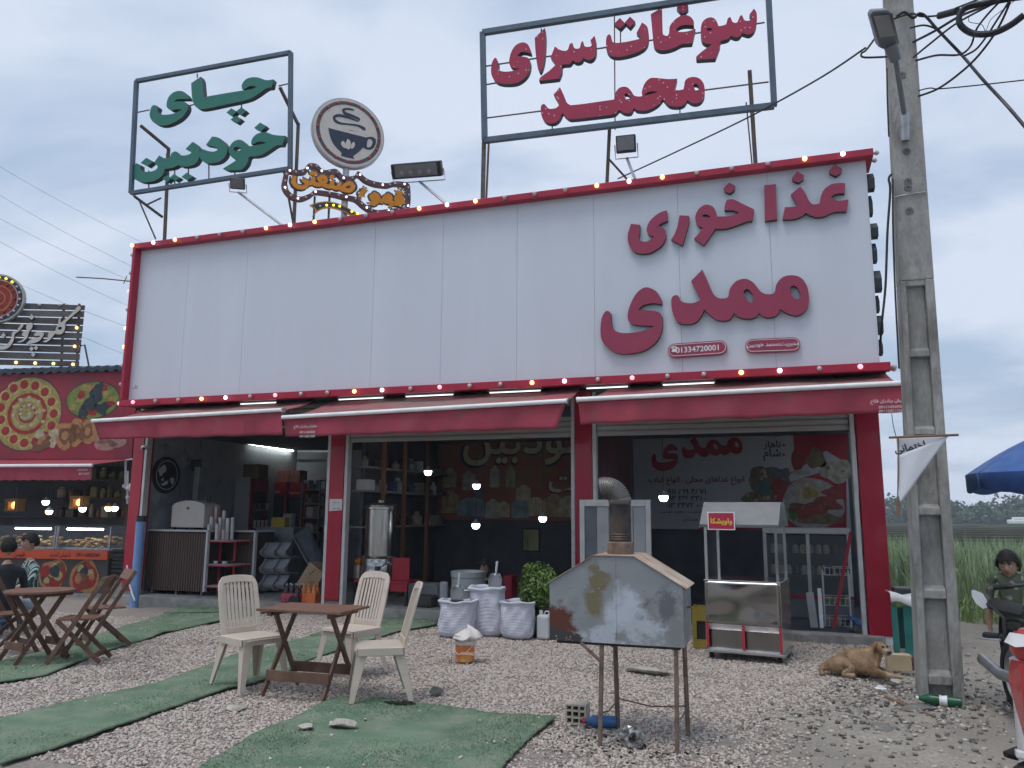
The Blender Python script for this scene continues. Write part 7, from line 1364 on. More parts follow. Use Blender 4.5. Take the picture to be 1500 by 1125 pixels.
# front with gentle dents
n_ = 18; vs = [(-.37+.74*i/n_, -.345+.0022*math.sin(i*.42+j*.2)+.0025*math.sin(j*.38-i*.2+1), zr+(z1c-zr)*j/n_) for j in range(n_+1) for i in range(n_+1)]; mb = MB(); mb.add(vs, [(j*(n_+1)+i, j*(n_+1)+i+1, (j+1)*(n_+1)+i+1, (j+1)*(n_+1)+i) for j in range(n_) for i in range(n_)]); o = mb.build('front_panel', CHROME, ct, smooth=60, local=True); s = o.modifiers.new('s', 'SOLIDIFY'); s.thickness = .004; s.offset = 1
cbx('side_panel', .366, .372, -.34, .33, z0, z1c, STAINLESS); cbx('side_panel', -.372, -.366, -.34, .33, z0, z1c, STAINLESS); cbx('back_panel', -.365, .365, .324, .33, z0, z1c, STAINLESS); cbx('floor_plate', -.39, .39, -.36, .35, z0-.03, z0-.001, STAINLESS, bev=.004); cbx('worktop', -.378, .378, -.35, .335, z1c+.001, z1c+.018, STAINLESS, bev=.004)
# sloped lower front: bright lip, mirror kick plate, red posts
mb = MB(); mb.prism([(-.36, -.345, zr-.005), (.36, -.345, zr-.005), (.36, -.30, zr-.075), (-.36, -.30, zr-.075)], (0, .004, 0)); mb.build('lower_lip', mat('bright_lip', (.75, .75, .76), .25, metal=.3), ct, local=True); cbx('kick_plate', -.36, .36, -.27, -.264, z0+.012, zr-.078, mat('dark_steel', (.30, .29, .28), .2, metal=1., var=.1)); cbx('lower_shelf', -.36, .36, -.335, -.262, z0, z0+.011, mat('bright_lip', (.75, .75, .76), .25))
for x in (-.366, -.012, .342): cbx('red_post', x, x+.024, -.352, -.32, z0+.012, zr-.006, RSH)
for x in (-.362, .334):
    for y in (-.33, .295): cbx('canopy_post', x, x+.028, y, y+.028, z1c+.019, z2c, STAINLESS)
mb = MB(); prof = [(-.40, z2c-.035), (-.40, z2c+.0), (-.16, z3+.02), (.12, z3+.02), (.34, z2c+.03), (.34, z2c-.02), (.33, z2c-.02), (.33, z2c+.02), (.115, z3+.008), (-.155, z3+.008), (-.39, z2c-.008), (-.39, z2c-.035)]
mb.prism([(-.39, y, z) for y, z in prof], (.78, 0, 0)); mb.build('canopy', mat('dull_steel', (.13, .135, .145), .42, metal=.3, var=.15, scale=6, bump=.15, bscale=8), ct, bev=.003, local=True)
for x in (-.388, .384): mb = MB(); mb.prism([(x, y, z) for y, z in prof[:6]], (.004, 0, 0)); mb.build('canopy_end', STAINLESS, ct, local=True)
for x in (-.368, .366): cbx('side_glass', x, x+.003, -.29, .29, z1c+.02, z2c-.03, GLASS)
for x in (-.33, .33):
    for y in (-.28, .28): mb = MB(); mb.cyl((x-.02, y, .035), (x+.02, y, .035), .035, 14); mb.build('caster', RUBBER, ct, local=True); cbx('caster_fork', x-.03, x+.03, y-.015, y+.015, .036, z0-.031, GALV)
ct.matrix_basis = Matrix.Translation((-.42, 9.85, 0)) @ Matrix.Rotation(R(-8), 4, 'Z') @ Matrix.Diagonal((1.13, 1.05, 1, 1)); PCS = Plane(ct.matrix_basis @ Vector((0, -.412, 0)), -8); a, b_ = PCS.uv(1037, 776), PCS.uv(1076, 750); me = curve_mesh([[a, (b_[0], a[1]), b_, (a[0], b_[1])]], .004); mesh_on_plane('sign_plate', me, WHITE, ct, PCS, 0, 0, .0); e = .012
flat_shape('sign_face', [(a[0]+e, a[1]+e), (b_[0]-e, a[1]+e), (b_[0]-e, b_[1]-e), (a[0]+e, b_[1]-e)], mat('sign_crimson', (.42, .02, .06), .5), ct, PCS, .006); writing('lettering', fa('واویشکا'), mat('sign_yellow', (.75, .52, .06), .5), ct, PCS, 1056.5, 764, w=.24, off=.008, bold=.045)
# ------------------------------------------------------------------ bucket with bag
p = G(681, 969); bk = thing('paint_bucket', 'orange paint bucket with a white bag stuffed in its top', 'bucket', (p.x, p.y, 0)); ORB = mat('bucket_orange', (.62, .20, .06), .5, var=.15, scale=9, c2=(.70, .36, .10), dmask=(.5, .6), dscale=6)
mb = MB(); mb.lathe([(.085, 0), (.10, .01), (.108, .19), (.112, .20), (.112, .215), (.10, .215), (.095, .19)], 24, (p.x, p.y, 0)); mb.build('pail', ORB, bk, smooth=40); mb = MB(); mb.lathe([(.1125, .185), (.1135, .19), (.1135, .222), (.1125, .225)], 24, (p.x, p.y, 0), caps=False); mb.build('rim', mat('rim_white', (.6, .58, .55), .5), bk, smooth=40)
mb = MB(); mb.tube([(p.x-.11, p.y-.02, .19), (p.x-.10, p.y-.09, .12), (p.x-.03, p.y-.12, .09), (p.x+.06, p.y-.10, .12), (p.x+.11, p.y-.02, .19)], .004, 5); mb.build('handle', WHITE, bk)
PBK = Plane((p.x, p.y-.112, 0)); flat_shape('label_print', [(PBK.uv(676, 952)[0], .09), (PBK.uv(694, 952)[0], .09), (PBK.uv(694, 952)[0], .12), (PBK.uv(676, 952)[0], .12)], mat('print_pale', (.65, .42, .28), .6), bk, PBK, .002)
n_ = 26; m_ = 12; vs = []; g = np.random.default_rng(8)
for j in range(m_+1):
    v = j/m_; r_ = .10+.075*math.sin(math.pi*min(1, v*1.05))**.8 if v < .95 else .02; r_ = [.09, .10, .13, .155, .165, .16, .15, .14, .12, .10, .07, .04, .005][j]
    for i in range(n_): a = 2*math.pi*i/n_; k = 1+.12*math.sin(3*a+v*3)+.08*math.sin(7*a-v*5)+g.normal(0, .03); vs.append((p.x+.015+r_*k*math.cos(a), p.y+r_*.8*k*math.sin(a), .20+.16*v+.03*math.cos(a)*v+.012*math.sin(5*a)))
mb = MB(); mb.add(vs, [(j*n_+i, j*n_+(i+1) % n_, (j+1)*n_+(i+1) % n_, (j+1)*n_+i) for j in range(m_) for i in range(n_)]); tag(mb.build('plastic_bag', mat('bag_white', (.68, .64, .62), .45, var=.1, c2=(.62, .45, .42), dmask=(.5, .65), dscale=6), smooth=35), 'crumpled white plastic bag stuffed into the orange bucket', 'bag')
# ------------------------------------------------------------------ concrete pole with rungs, lamp and cables
YPO = 8.0; bl, br_, tl, tr = PY(1350, 1032, YPO), PY(1415, 1036, YPO), PY(1295, -40, YPO), PY(1335, -40, YPO)
bl.z = br_.z = -.1
pole = thing('concrete_pole', 'tall grey concrete power pole with recessed panels at the right', 'pole', (1.25, YPO+.12, 0)); POLC = mat('pole_concrete', (.34, .335, .315), .9, var=.2, scale=9, bump=.9, bscale=34, c2=(.19, .185, .17), dmask=(.46, .66), dscale=5, stretch=(1, 1, .35))
def pp(u, z): f = (z+.1)/(tl.z+.1); a = bl.lerp(tl, f); b_ = br_.lerp(tr, f); return a.x+(b_.x-a.x)*u
def dz(z): f = (z+.1)/(tl.z+.1); return YPO, YPO+.34-.14*f
def pole_block(u0, u1, z0, z1, d0, d1, name, m=POLC):
    mb = MB(); vs = []
    for z in (z0, z1):
        ya, yb = dz(z); vs += [(pp(u0, z), ya+d0*(yb-ya), z), (pp(u1, z), ya+d0*(yb-ya), z), (pp(u1, z), ya+d1*(yb-ya), z), (pp(u0, z), ya+d1*(yb-ya), z)]
    mb.add(vs, [(0, 3, 2, 1), (4, 5, 6, 7), (0, 1, 5, 4), (1, 2, 6, 5), (2, 3, 7, 6), (3, 0, 4, 7)]); return mb.build(name, m, pole, bev=.008)
zz = lambda y: PY(1365, y, YPO).z
ZR = zz(408); pole_block(0, .18, -.1, ZR, 0, 1, 'flange'); pole_block(.74, 1, -.1, ZR, 0, 1, 'flange'); pole_block(.181, .739, -.1, ZR, .24, .65, 'web')
for y0, y1 in ((404, 416), (508, 521), (624, 636), (740, 754), (860, 877), (985, 1003)):
    mb = MB(); za_, zb_ = zz(y1), zz(y0); ya, yb = dz(za_); x0_, x1_ = pp(.182, za_), pp(.738, za_); h_ = zb_-za_
    mb.prism([(x0_, ya+.01, za_), (x0_, ya+.01, za_+h_*.7), (x0_, ya+.09, zb_+.02), (x0_, ya+.09, za_-.015)], (x1_-x0_, 0, 0)); mb.build('rung', POLC, pole, bev=.006)
pole_block(0, 1, ZR+.001, tl.z, 0, 1, 'upper_shaft')
for (x, y) in ((1321, 110), (1328, 222), (1330, 266), (1330, 275), (1332, 309)): p = PY(x, y, YPO); mb = MB(); mb.lathe([(.035, 0), (.035, .006), (.012, .0065), (.012, -.01)], 12, (p.x, YPO-.002, p.z), Matrix.Rotation(R(90), 4, 'X')); mb.build('bolt_hole', mat('pole_patch', (.16, .155, .15), .9), pole)
mb = MB(); mb.tube([PY(1310, 289, YPO-.01), PY(1330, 285, YPO-.015), PY(1356, 281, YPO-.01)], .007, 5); mb.build('band', GALV, pole)
def cable(pts, r, lab, Yd=None, m=None, nm='cable'):
    """pts = (x, y, depth) or (x, y) with the pole's depth"""
    P3 = [PY(p[0], p[1], p[2] if len(p) > 2 else (Yd or 7.95)) for p in pts]; out = []; n = len(P3)
    for i in range(n-1):
        p0, p1, p2, p3 = P3[max(0, i-1)], P3[i], P3[i+1], P3[min(n-1, i+2)]
        for k in range(6): u = k/6; out.append(.5*((2*p1)+(p2-p0)*u+(2*p0-5*p1+4*p2-p3)*u*u+(3*p1-p0-3*p2+p3)*u**3))
    out.append(P3[-1])
    if pts[-1][0] > 1445:            # carries on beyond the picture
        d_ = (P3[-1]-P3[-2]).normalized(); out.append(P3[-1]+d_*(min(14., P3[-1].z/-d_.z) if d_.z < -.05 else 14.))
    mb = MB(); mb.tube(out, r, 6); o = mb.build(nm, m or BLACK, smooth=60); return tag(o, lab, 'cable')
sl_ = thing('street_lamp', 'grey LED street lamp head on a short arm on the concrete pole', 'street lamp', PY(1326, 205, 7.9)); LG = mat('lamp_grey', (.17, .19, .21), .45, var=.1)
mb = MB(); mb.tube([PY(1326, 206, 7.96), PY(1325, 165, 7.9)], .042, 12); mb.build('sleeve', GALV, sl_, smooth=40); mb = MB(); mb.tube([PY(1325, 170, 7.9), PY(1311, 82, 7.45)], .024, 10); mb.build('arm', LG, sl_, smooth=40); mb = MB(); mb.tube([PY(1312, 88, 7.46), PY(1304, 66, 7.36)], [.05, .06], 12); mb.build('neck', LG, sl_, smooth=40)
hp = [PY(x, y, Y) for x, y, Y in ((1275, 22, 7.0), (1279, 15, 6.98), (1300, 14, 6.98), (1308, 20, 7.0), (1318, 62, 7.36), (1314, 70, 7.38), (1292, 72, 7.38), (1287, 66, 7.36))]; mb = MB(); mb.prism(hp, (-.02, .06, .06)); mb.build('head', LG, sl_, bev=.012)
hp2 = [PY(x, y, Y) for x, y, Y in ((1280, 24, 6.99), (1302, 22, 6.99), (1311, 52, 7.24), (1289, 55, 7.24))]; mb = MB(); mb.prism(hp2, (.001, -.004, -.004)); mb.build('lens', mat('lamp_lens', (.30, .32, .34), .3), sl_)
CB = 'black cable from the pole '
cable([(1313, 24), (1325, 18), (1338, 26), (1346, 20), (1356, 24), (1372, 42), (1395, 66), (1412, 84), (1440, 117, 7.6), (1478, 158, 7.3), (1530, 220, 7.0)], .014, 'thick twisted cable running down to the right edge from the pole top')
cable([(1290, 44), (1270, 72), (1262, 78), (1266, 84), (1302, 83)], .010, 'short cable loop left of the street lamp'); cable([(1268, 70), (1200, 115, 8.6), (1100, 170, 9.6), (1000, 218, 10.6), (905, 262, 11.3)], .010, 'cable running from the pole down to the shop roof edge')
cable([(1308, 28), (1335, 20), (1350, 24), (1378, 22), (1400, 12, 7.6), (1470, -15, 7.2)], .009, 'cable with joint running right from the pole head'); tag(MB().tube([PY(1376, 23, 7.8), PY(1402, 16, 7.6)], .034, 8).build('cable_joint', BLACK, smooth=50), 'dark cable joint sleeve near the pole head', 'cable joint')
cable([(1333, 41), (1352, 37), (1366, 40), (1372, 44)], .009, 'short curved cable just below the pole head'); cable([(1337, 62), (1370, 45), (1410, 22, 7.6), (1470, 0, 7.3), (1520, -20, 7.1)], .012, 'upper cable rising to the right from the pole'); cable([(1338, 84), (1360, 66), (1400, 35, 7.6), (1450, 8, 7.3)], .010, 'cable crossing the rising cable right of the pole')
cable([(1341, 89), (1372, 81), (1405, 80, 7.7), (1422, 67, 7.6), (1432, 40, 7.5), (1462, 5, 7.3), (1490, -15, 7.2)], .010, 'cable swinging up to the coil from mid pole'); cable([(1345, 141), (1372, 131), (1400, 112, 7.7), (1430, 85, 7.5), (1458, 48, 7.4), (1476, 12, 7.3), (1484, -15, 7.2)], .010, 'lowest cable curving up toward the coil'); cable([(1345, 133), (1362, 129), (1378, 130), (1440, 124, 7.9), (1520, 115, 7.9)], .006, 'thin level cable leaving the pole to the right')
cable([(1412, 82, 7.6), (1430, 72, 7.5), (1446, 52, 7.4), (1455, 38, 7.35)], .009, 'short cable joining the coil underneath')
cable([(1500, 22, 7.2), (1478, 38, 7.25), (1452, 49, 7.3), (1425, 49, 7.35), (1408, 38, 7.35), (1405, 25, 7.35), (1414, 12, 7.35), (1440, 5, 7.3), (1490, -4, 7.2), (1540, -10, 7.1)], .028, 'thick bound coil of cable right of the pole', nm='cable_coil')
cable([(1420, 22, 7.4), (1420, 32, 7.4), (1438, 36, 7.4), (1444, 45, 7.4), (1452, 28, 7.4), (1475, 10, 7.4)], .003, 'thin loose wire dangling inside the coil')
cable([(1306, 255), (1302, 262), (1304, 280), (1300, 340), (1297, 420), (1291, 480), (1289, 520, 8.4)], .012, 'cable hanging down the left side of the pole'); cable([(1308, 262), (1308, 330), (1311, 420), (1315, 500), (1317, 540)], .009, 'second cable hugging the pole\'s left edge'); cable([(1299, 100), (1300, 150), (1302, 200)], .008, 'short cable on the pole left of the lamp arm')
# ------------------------------------------------------------------ torn pennant tied to the pole
YFLG = 7.72; pn = thing('pennant', 'torn white pennant with black Persian writing tied to the pole', 'banner', PY(1345, 700, YFLG)); CLO = mat('pennant_cloth', (.68, .69, .73), .8, var=.05, bump=.1, bscale=8)
mb = MB(); mb.tube([PY(1302, 641, YFLG), PY(1350, 639, YFLG-.02), PY(1404, 637, YFLG)], .011, 8); mb.build('rod', WOOD_OLD, pn)
def cloth(corners, name, n=14, wob=.02, off=0.):
    a, b_, c = [PY(*q, YFLG+off) for q in corners]; vs = []; fs = []; idx_ = {}
    for i in range(n+1):
        for j in range(n+1-i):
            u, v = i/n, j/n; p = a*(1-u-v)+b_*u+c*v; p.y += wob*math.sin(u*9+v*5)*(u+v)*(1-.5*(u+v)); idx_[i, j] = len(vs); vs.append(p)
    for i in range(n):
        for j in range(n-i):
            fs.append((idx_[i, j], idx_[i+1, j], idx_[i, j+1]))
            if j < n-i-1: fs.append((idx_[i+1, j], idx_[i+1, j+1], idx_[i, j+1]))
    mb = MB(); mb.add(vs, fs); o = mb.build(name, CLO, pn, smooth=60); s = o.modifiers.new('s', 'SOLIDIFY'); s.thickness = .003; return o
cloth([(1313, 641), (1388, 638), (1316, 690)], 'upper_flap', wob=.0, off=.02); cloth([(1390, 638), (1314, 668), (1318, 738)], 'folded_flap', wob=.018)
PFL = Plane((1, YFLG+.012, 0)); writing('lettering', fa('اختمانی'), INK, pn, PFL, 1333, 656, w=.25, off=.003, bold=.04, slope=.18)
mb = MB(); mb.tube([PY(1316, 640, YFLG), PY(1315, 755, YFLG)], .006, 5); mb.build('side_stick', WOOD_OLD, pn); mb = MB(); mb.tube([PY(1315, 733, YFLG), PY(1316, 757, YFLG)], .016, 8); mb.build('stick_end', WOOD_OLD, pn)
cable([(1306, 606, 9.6), (1309, 625, 8.6), (1313, 641, 7.72)], .004, 'thin tie cord from the awning to the pennant rod', nm='cord')
# green soda bottle at the pole's foot
p = G(1374, 1031); gb = thing('soda_bottle', 'crushed green soda bottle lying at the foot of the pole', 'bottle', (p.x, p.y-.06, 0)); d = Vector((-.97, .22, 0)); M_ = d.to_track_quat('Z', 'Y').to_matrix().to_4x4(); c = (p.x, p.y-.10, .05)
mb = MB(); mb.lathe([(.01, -.17), (.042, -.165), (.046, -.06), (.036, -.02), (.046, .03), (.044, .09), (.018, .15), (.014, .165)], 14, c, M_); mb.build('body', mat('green_pet', (.012, .085, .04), .3, var=.3, scale=14), gb, smooth=50); mb = MB(); mb.lathe([(.0465, -.06), (.039, -.02), (.0405, -.015), (.0465, .0)], 14, c, M_, caps=False); mb.build('label_band', WHITE, gb, smooth=50); mb = MB(); mb.lathe([(.016, .16), (.016, .18), (.002, .181)], 10, c, M_); mb.build('cap', WHITE, gb)
# litter
p = G(1290, 1010); mb = MB(); mb.lathe([(.05, 0), (.055, .006), (.03, .02), (.032, .026), (.004, .027)], 12, (p.x, p.y, .005)); tag(mb.build('can_cover', WHITE, smooth=50), 'small white plastic lid lying on the rubble near the dog', 'lid')
mb = MB(); a, b_ = G(1280, 1020), G(1365, 1052); mb.tube([(a.x, a.y, .03), ((a.x+b_.x)/2, (a.y+b_.y)/2, .025), (b_.x, b_.y, .02)], [.018, .02, .01], 7); tag(mb.build('dark_stick', WOOD_OLD, smooth=60), 'dark stick lying in the earth before the pole', 'stick')
hb2 = thing('hollow_block', 'tan hollow clay block behind the dog', 'brick', G(1322, 982)); p = G(1318, 984); TB = mat('clay_block', (.50, .39, .25), .9, var=.15, bump=.3); mb = MB(); mb.cbox((p.x, p.y+.06, .085), .24, .12, .17, R(6)); mb.build('body', TB, hb2, bev=.006)
for k in range(3):
    for j in range(2): mb = MB(); mb.cbox((p.x+.135, p.y+.03+j*.06, .035+k*.05), .03, .035, .036, R(6)); mb.build('core_hole', BROWN, hb2)
# green stand with white cover beside the shop
gt_ = thing('green_stand', 'dark green metal stand with white cloth on top beside the shop', 'stand', G(1335, 960)); GS = mat('stand_green', (.02, .16, .14), .5, var=.2)
Yg = 10.5
for x0, x1 in ((1308, 1316), (1325, 1341)): mb = MB(); bpx(mb, x0, x1, 888, 962, Yg, .05); mb.build('leg_panel', GS, gt_)
mb = MB(); bpx(mb, 1316.5, 1324.5, 890, 950, Yg+.06, .02); mb.build('back_sheet', mat('stand_dark', (.012, .06, .065), .6), gt_); mb = MB(); bpx(mb, 1340, 1368, 935, 941, Yg, .04); mb.build('rail', GS, gt_)
n_ = 14; a = PY(1308, 876, Yg); b_ = PY(1350, 876, Yg); vs = []
for j in range(n_+1):
    for i in range(n_+1): u, v = i/n_, j/n_; vs.append((a.x-.03+(b_.x-a.x+.1)*u, Yg-.06+.5*v, a.z+.02*math.sin(u*8+v*3)-.09*(1 if j == 0 else 0)+.05*(1-u)))
mb = MB(); mb.add(vs, [(j*(n_+1)+i, j*(n_+1)+i+1, (j+1)*(n_+1)+i+1, (j+1)*(n_+1)+i) for j in range(n_) for i in range(n_)]); o = mb.build('white_cover', WHITE, gt_, smooth=60); s = o.modifiers.new('s', 'SOLIDIFY'); s.thickness = .008; mb = MB(); bpx(mb, 1310, 1352, 862, 872, Yg+.3, .3); mb.build('black_basin', BLACK, gt_, bev=.02)
# blue parasol
um = thing('parasol', 'blue parasol with scalloped edge at the right edge', 'parasol', (4.5, 12.6, 0)); BLU = mat('parasol_blue', (.045, .125, .37), .6, var=.15, c2=(.10, .19, .42), dmask=(.5, .7), dscale=1.5); c = PY(1545, 650, 12.6); rim = PY(1413, 695, 12.6); rr = c.x-rim.x; zt_, zr_ = PY(1545, 630, 12.6).z, rim.z; um.matrix_basis = Matrix.Translation((c.x, 12.6, 0))
n_ = 8
for k in range(n_):
    a0, a1 = 2*math.pi*k/n_+R(22), 2*math.pi*(k+1)/n_+R(22); vs = []; m_ = 8
    for j in range(m_+1):
        v = j/m_
        for i in range(m_+1):
            t_ = a0+(a1-a0)*i/m_; s_ = 1-.04*math.sin(math.pi*i/m_)*v; vs.append((c.x+rr*v*s_*math.cos(t_), 12.6+rr*v*s_*math.sin(t_), zt_+(zr_-zt_)*v**1.15+.03*math.sin(math.pi*v)))
    vs += [(c.x+rr*.995*math.cos(a0+(a1-a0)*i/m_)*(1-.04*math.sin(math.pi*i/m_)), 12.6+rr*.995*math.sin(a0+(a1-a0)*i/m_)*(1-.04*math.sin(math.pi*i/m_)), zr_-.20-.07*math.sin(math.pi*i/m_)) for i in range(m_+1)]
    mb = MB(); mb.add(vs, [(j*(m_+1)+i, j*(m_+1)+i+1, (j+1)*(m_+1)+i+1, (j+1)*(m_+1)+i) for j in range(m_+1) for i in range(m_)]); o = mb.build('panel', BLU, um, smooth=50); s = o.modifiers.new('s', 'SOLIDIFY'); s.thickness = .004
    mb = MB(); mb.tube([(c.x, 12.6, zt_-.01), (c.x+rr*math.cos(a0), 12.6+rr*math.sin(a0), zr_-.01)], .008, 5); mb.build('rib', GALV, um)
mb = MB(); mb.cyl((c.x, 12.6, 0), (c.x, 12.6, zt_+.1), .025, 10); mb.build('pole', GALV, um)
# ------------------------------------------------------------------ people and the dog
def skin(nodes, links, root, sub=2):
    """nodes: name -> (x, y, z, radius[, radius2]); one continuous skinned surface"""
    names = list(nodes); me = bpy.data.meshes.new('skin'); ix = {k: i for i, k in enumerate(names)}
    me.from_pydata([nodes[k][:3] for k in names], [(ix[a], ix[b]) for a, b, _ in links], []); o = bpy.data.objects.new('skin', me); col.objects.link(o)
    m = o.modifiers.new('skin', 'SKIN'); m.use_smooth_shade = True; s = o.modifiers.new('sub', 'SUBSURF'); s.levels = s.render_levels = sub
    for i, k in enumerate(names):
        n = nodes[k]; sv = me.skin_vertices[0].data[i]; sv.radius = (n[3], n[4] if len(n) > 4 else n[3]); sv.use_root = k == root
    dg = bpy.context.evaluated_depsgraph_get(); ev = bpy.data.meshes.new_from_object(o.evaluated_get(dg)); bpy.data.objects.remove(o)
    V = np.array([v.co[:] for v in ev.vertices]); F = [tuple(p.vertices) for p in ev.polygons]
    C = np.array([V[list(f)].mean(0) for f in F]); best = np.full(len(F), 1e9); mi = np.zeros(len(F), int)
    for a, b, m_ in links:
        A, B = np.array(nodes[a][:3]), np.array(nodes[b][:3]); d = B-A; t = np.clip(((C-A)@d)/(d@d), 0, 1); r = nodes[a][3]*(1-t)+nodes[b][3]*t; q = np.linalg.norm(C-(A+t[:, None]*d), axis=1)-r; k = q < best; best[k] = q[k]; mi[k] = m_
    bpy.data.meshes.remove(ev); return V.tolist(), F, mi.tolist()
def head_mesh(mb, c, yaw, pitch, s, roll=0.):
    """head of height ~.23*s; faces local -Y; material slots 0 skin, 1 lips, 2 eye dark, 3 eye white"""
    M = Matrix.Translation(c) @ Matrix.Rotation(yaw, 4, 'Z') @ Matrix.Rotation(pitch, 4, 'X') @ Matrix.Rotation(roll, 4, 'Y') @ Matrix.Scale(s, 4); bm = bmesh.new(); bmesh.ops.create_icosphere(bm, subdivisions=4, radius=1); vs = []; fm = []
    def gau(x, m, w): return math.exp(-((x-m)/w)**2)
    for v in bm.verts:
        x, y, z = v.co; X = x*.076; Y = y*.098; Z = z*.118; low = max(0, -z)
        X *= 1-.30*low**1.5; Y = Y*(1-.18*low) - .010*low if y < 0 else Y*(1-.32*low**.8); 
        if y < -.2:
            f = min(1, (-y-.2)/.5); Y -= f*(.030*gau(x, 0, .16)*gau(z, -.20, .20)*(1 if z < .1 else .4) + .012*gau(x, 0, .13)*gau(z, .0, .22))     # nose
            Y += f*(.014*gau(abs(x), .40, .17)*gau(z, .07, .13))                    # eye sockets
            Y -= f*(.008*gau(x, 0, .34)*gau(z, -.50, .08) + .010*gau(x, 0, .3)*gau(z, -.82, .16)) + f*.007*gau(z, .22, .09)*gau(abs(x), .4, .35)
            Y += f*.006*gau(z, -.60, .05)*gau(x, 0, .3)
        vs.append(M @ Vector((X, Y, Z)))
    fs = [tuple(v.index for v in f.verts) for f in bm.faces]
    for f in bm.faces:
        q = f.calc_center_median(); fm.append(1 if (q.y < -.5 and abs(q.x) < .33 and -.57 < q.z < -.42) else 0)
    bm.free(); o = len(mb.v); mb.v += [tuple(p) for p in vs]; mb.f += [tuple(i+o for i in f) for f in fs]; mb.mi += fm
    for sx in (-1, 1):
        mb.ball(M @ Vector((sx*.031, -.083, .008)), .0115*s, n=8, k=6, m=3); mb.ball(M @ Vector((sx*.031, -.0905, .008)), .0058*s, n=8, k=5, m=2)
        mb.tube([M @ Vector((sx*.016, -.098, .030)), M @ Vector((sx*.033, -.099, .035)), M @ Vector((sx*.050, -.088, .029))], .0042*s, 5, m=2)
        mb.lathe([(.002, -.006), (.024, -.004), (.030, .002), (.016, .006), (.004, .002)], 12, M @ Vector((sx*.075, .008, -.010)), (M.to_3x3() @ Matrix.Rotation(R(90*sx), 3, 'Y') @ Matrix.Diagonal((1.25, .8, 1))).to_4x4())
    return M
def hair_cap(M, s, front, back, m, parent, seed=1, vol=.012, side=-.05):
    bm = bmesh.new(); bmesh.ops.create_icosphere(bm, subdivisions=5, radius=1); g = np.random.default_rng(seed); vs = []; dirs = g.normal(size=(60, 3)); dirs /= np.linalg.norm(dirs, axis=1)[:, None]
    for v in bm.verts:
        x, y, z = v.co; k = float(np.max(dirs@np.array([x, y, z*.6]))); d = vol*(1+.7*max(0, z))+.010*max(0, k-.9)*10+g.normal(0, .0012); vs.append(M @ Vector((x*(.076+d), y*(.098+d)*(1 if y < 0 else 1-.25*max(0, -z)), z*(.118+d))))
    fs = []
    for f in bm.faces:
        q = f.calc_center_median(); lim = front if q.y < -.35 else (side if q.y < .25 else back)
        if q.y < -.35: lim += .10*math.sin(q.x*9+seed)
        if q.z > lim: fs.append(tuple(v.index for v in f.verts))
    bm.free(); mb = MB(); mb.add(vs, fs); o = mb.build('hair', m, parent, smooth=60); sd = o.modifiers.new('s', 'SOLIDIFY'); sd.thickness = .012*s; sd.offset = -1; return o
def fuzz(o, n, ln, m, seed=1, flow=(0, 0, -1), name='fur', wd=.12):
    """short hairs as thin triangles over a finished mesh"""
    g = np.random.default_rng(seed); me = o.data; me.calc_loop_triangles(); T = np.array([t.vertices[:] for t in me.loop_triangles]); V = np.array([v.co[:] for v in me.vertices]); MT = np.array([t.material_index for t in me.loop_triangles])
    A, B, C = V[T[:, 0]], V[T[:, 1]], V[T[:, 2]]; nr = np.cross(B-A, C-A); ar = np.linalg.norm(nr, axis=1); p = ar*(MT < 2); k = g.choice(len(T), n, p=p/p.sum()); u, v = g.random(n), g.random(n); f = u+v > 1; u[f], v[f] = 1-u[f], 1-v[f]
    P = A[k]+(B-A)[k]*u[:, None]+(C-A)[k]*v[:, None]; N_ = nr[k]/ar[k][:, None]; d = N_*.55+np.array(flow)*.6+g.normal(0, .3, (n, 3)); d /= np.linalg.norm(d, axis=1)[:, None]; s = np.cross(d, N_+g.normal(0, .2, (n, 3))); s /= np.linalg.norm(s, axis=1)[:, None]+1e-9; l = ln*g.uniform(.5, 1.3, n)[:, None]
    W = np.stack([P-s*l*wd, P+s*l*wd, P+d*l], 1).reshape(-1, 3); q = bpy.data.meshes.new(name); q.from_pydata(W.tolist(), [], np.arange(3*n).reshape(-1, 3).tolist())
    for mm_ in m: q.materials.append(mm_)
    q.polygons.foreach_set('material_index', (MT[k] if len(m) > 1 else np.zeros(n)).astype(np.int32)); h = bpy.data.objects.new(name, q); col.objects.link(h); h.parent = o; h['kind'] = 'stuff'; return h
def hand_nodes(N, L, pre, wrist, dirv, palmn, side, s, m, curl=.5):
    d = Vector(dirv).normalized(); n = Vector(palmn); n = (n-d*n.dot(d)).normalized(); x = d.cross(n)*side; w = Vector(wrist); P = w+d*.055*s; N[pre+'palm'] = (*P, .030*s, .016*s); L.append((pre+'wrist', pre+'palm', m))
    for i, (off, ln) in enumerate(((-.030, .062), (-.011, .074), (.010, .070), (.029, .055))):
        a = P+x*off*s+d*.03*s; b = a+d*ln*.5*s+n*ln*.25*curl*s; e = b+d*ln*.35*s*(1-curl*.5)+n*ln*.45*curl*s
        for q, p, r in ((0, a, .0092), (1, b, .0085), (2, e, .0072)): N[f'{pre}f{i}{q}'] = (*p, r*s)
        L += [(pre+'palm', f'{pre}f{i}0', m), (f'{pre}f{i}0', f'{pre}f{i}1', m), (f'{pre}f{i}1', f'{pre}f{i}2', m)]
    a = w+d*.025*s-x*.03*s; b = a+d*.028*s-x*.02*s+n*.012*s; N[pre+'t0'] = (*a, .012*s); N[pre+'t1'] = (*b, .0095*s); N[pre+'t2'] = (*(b+d*.022*s+n*.008*s), .008*s); L += [(pre+'palm', pre+'t0', m), (pre+'t0', pre+'t1', m), (pre+'t1', pre+'t2', m)]
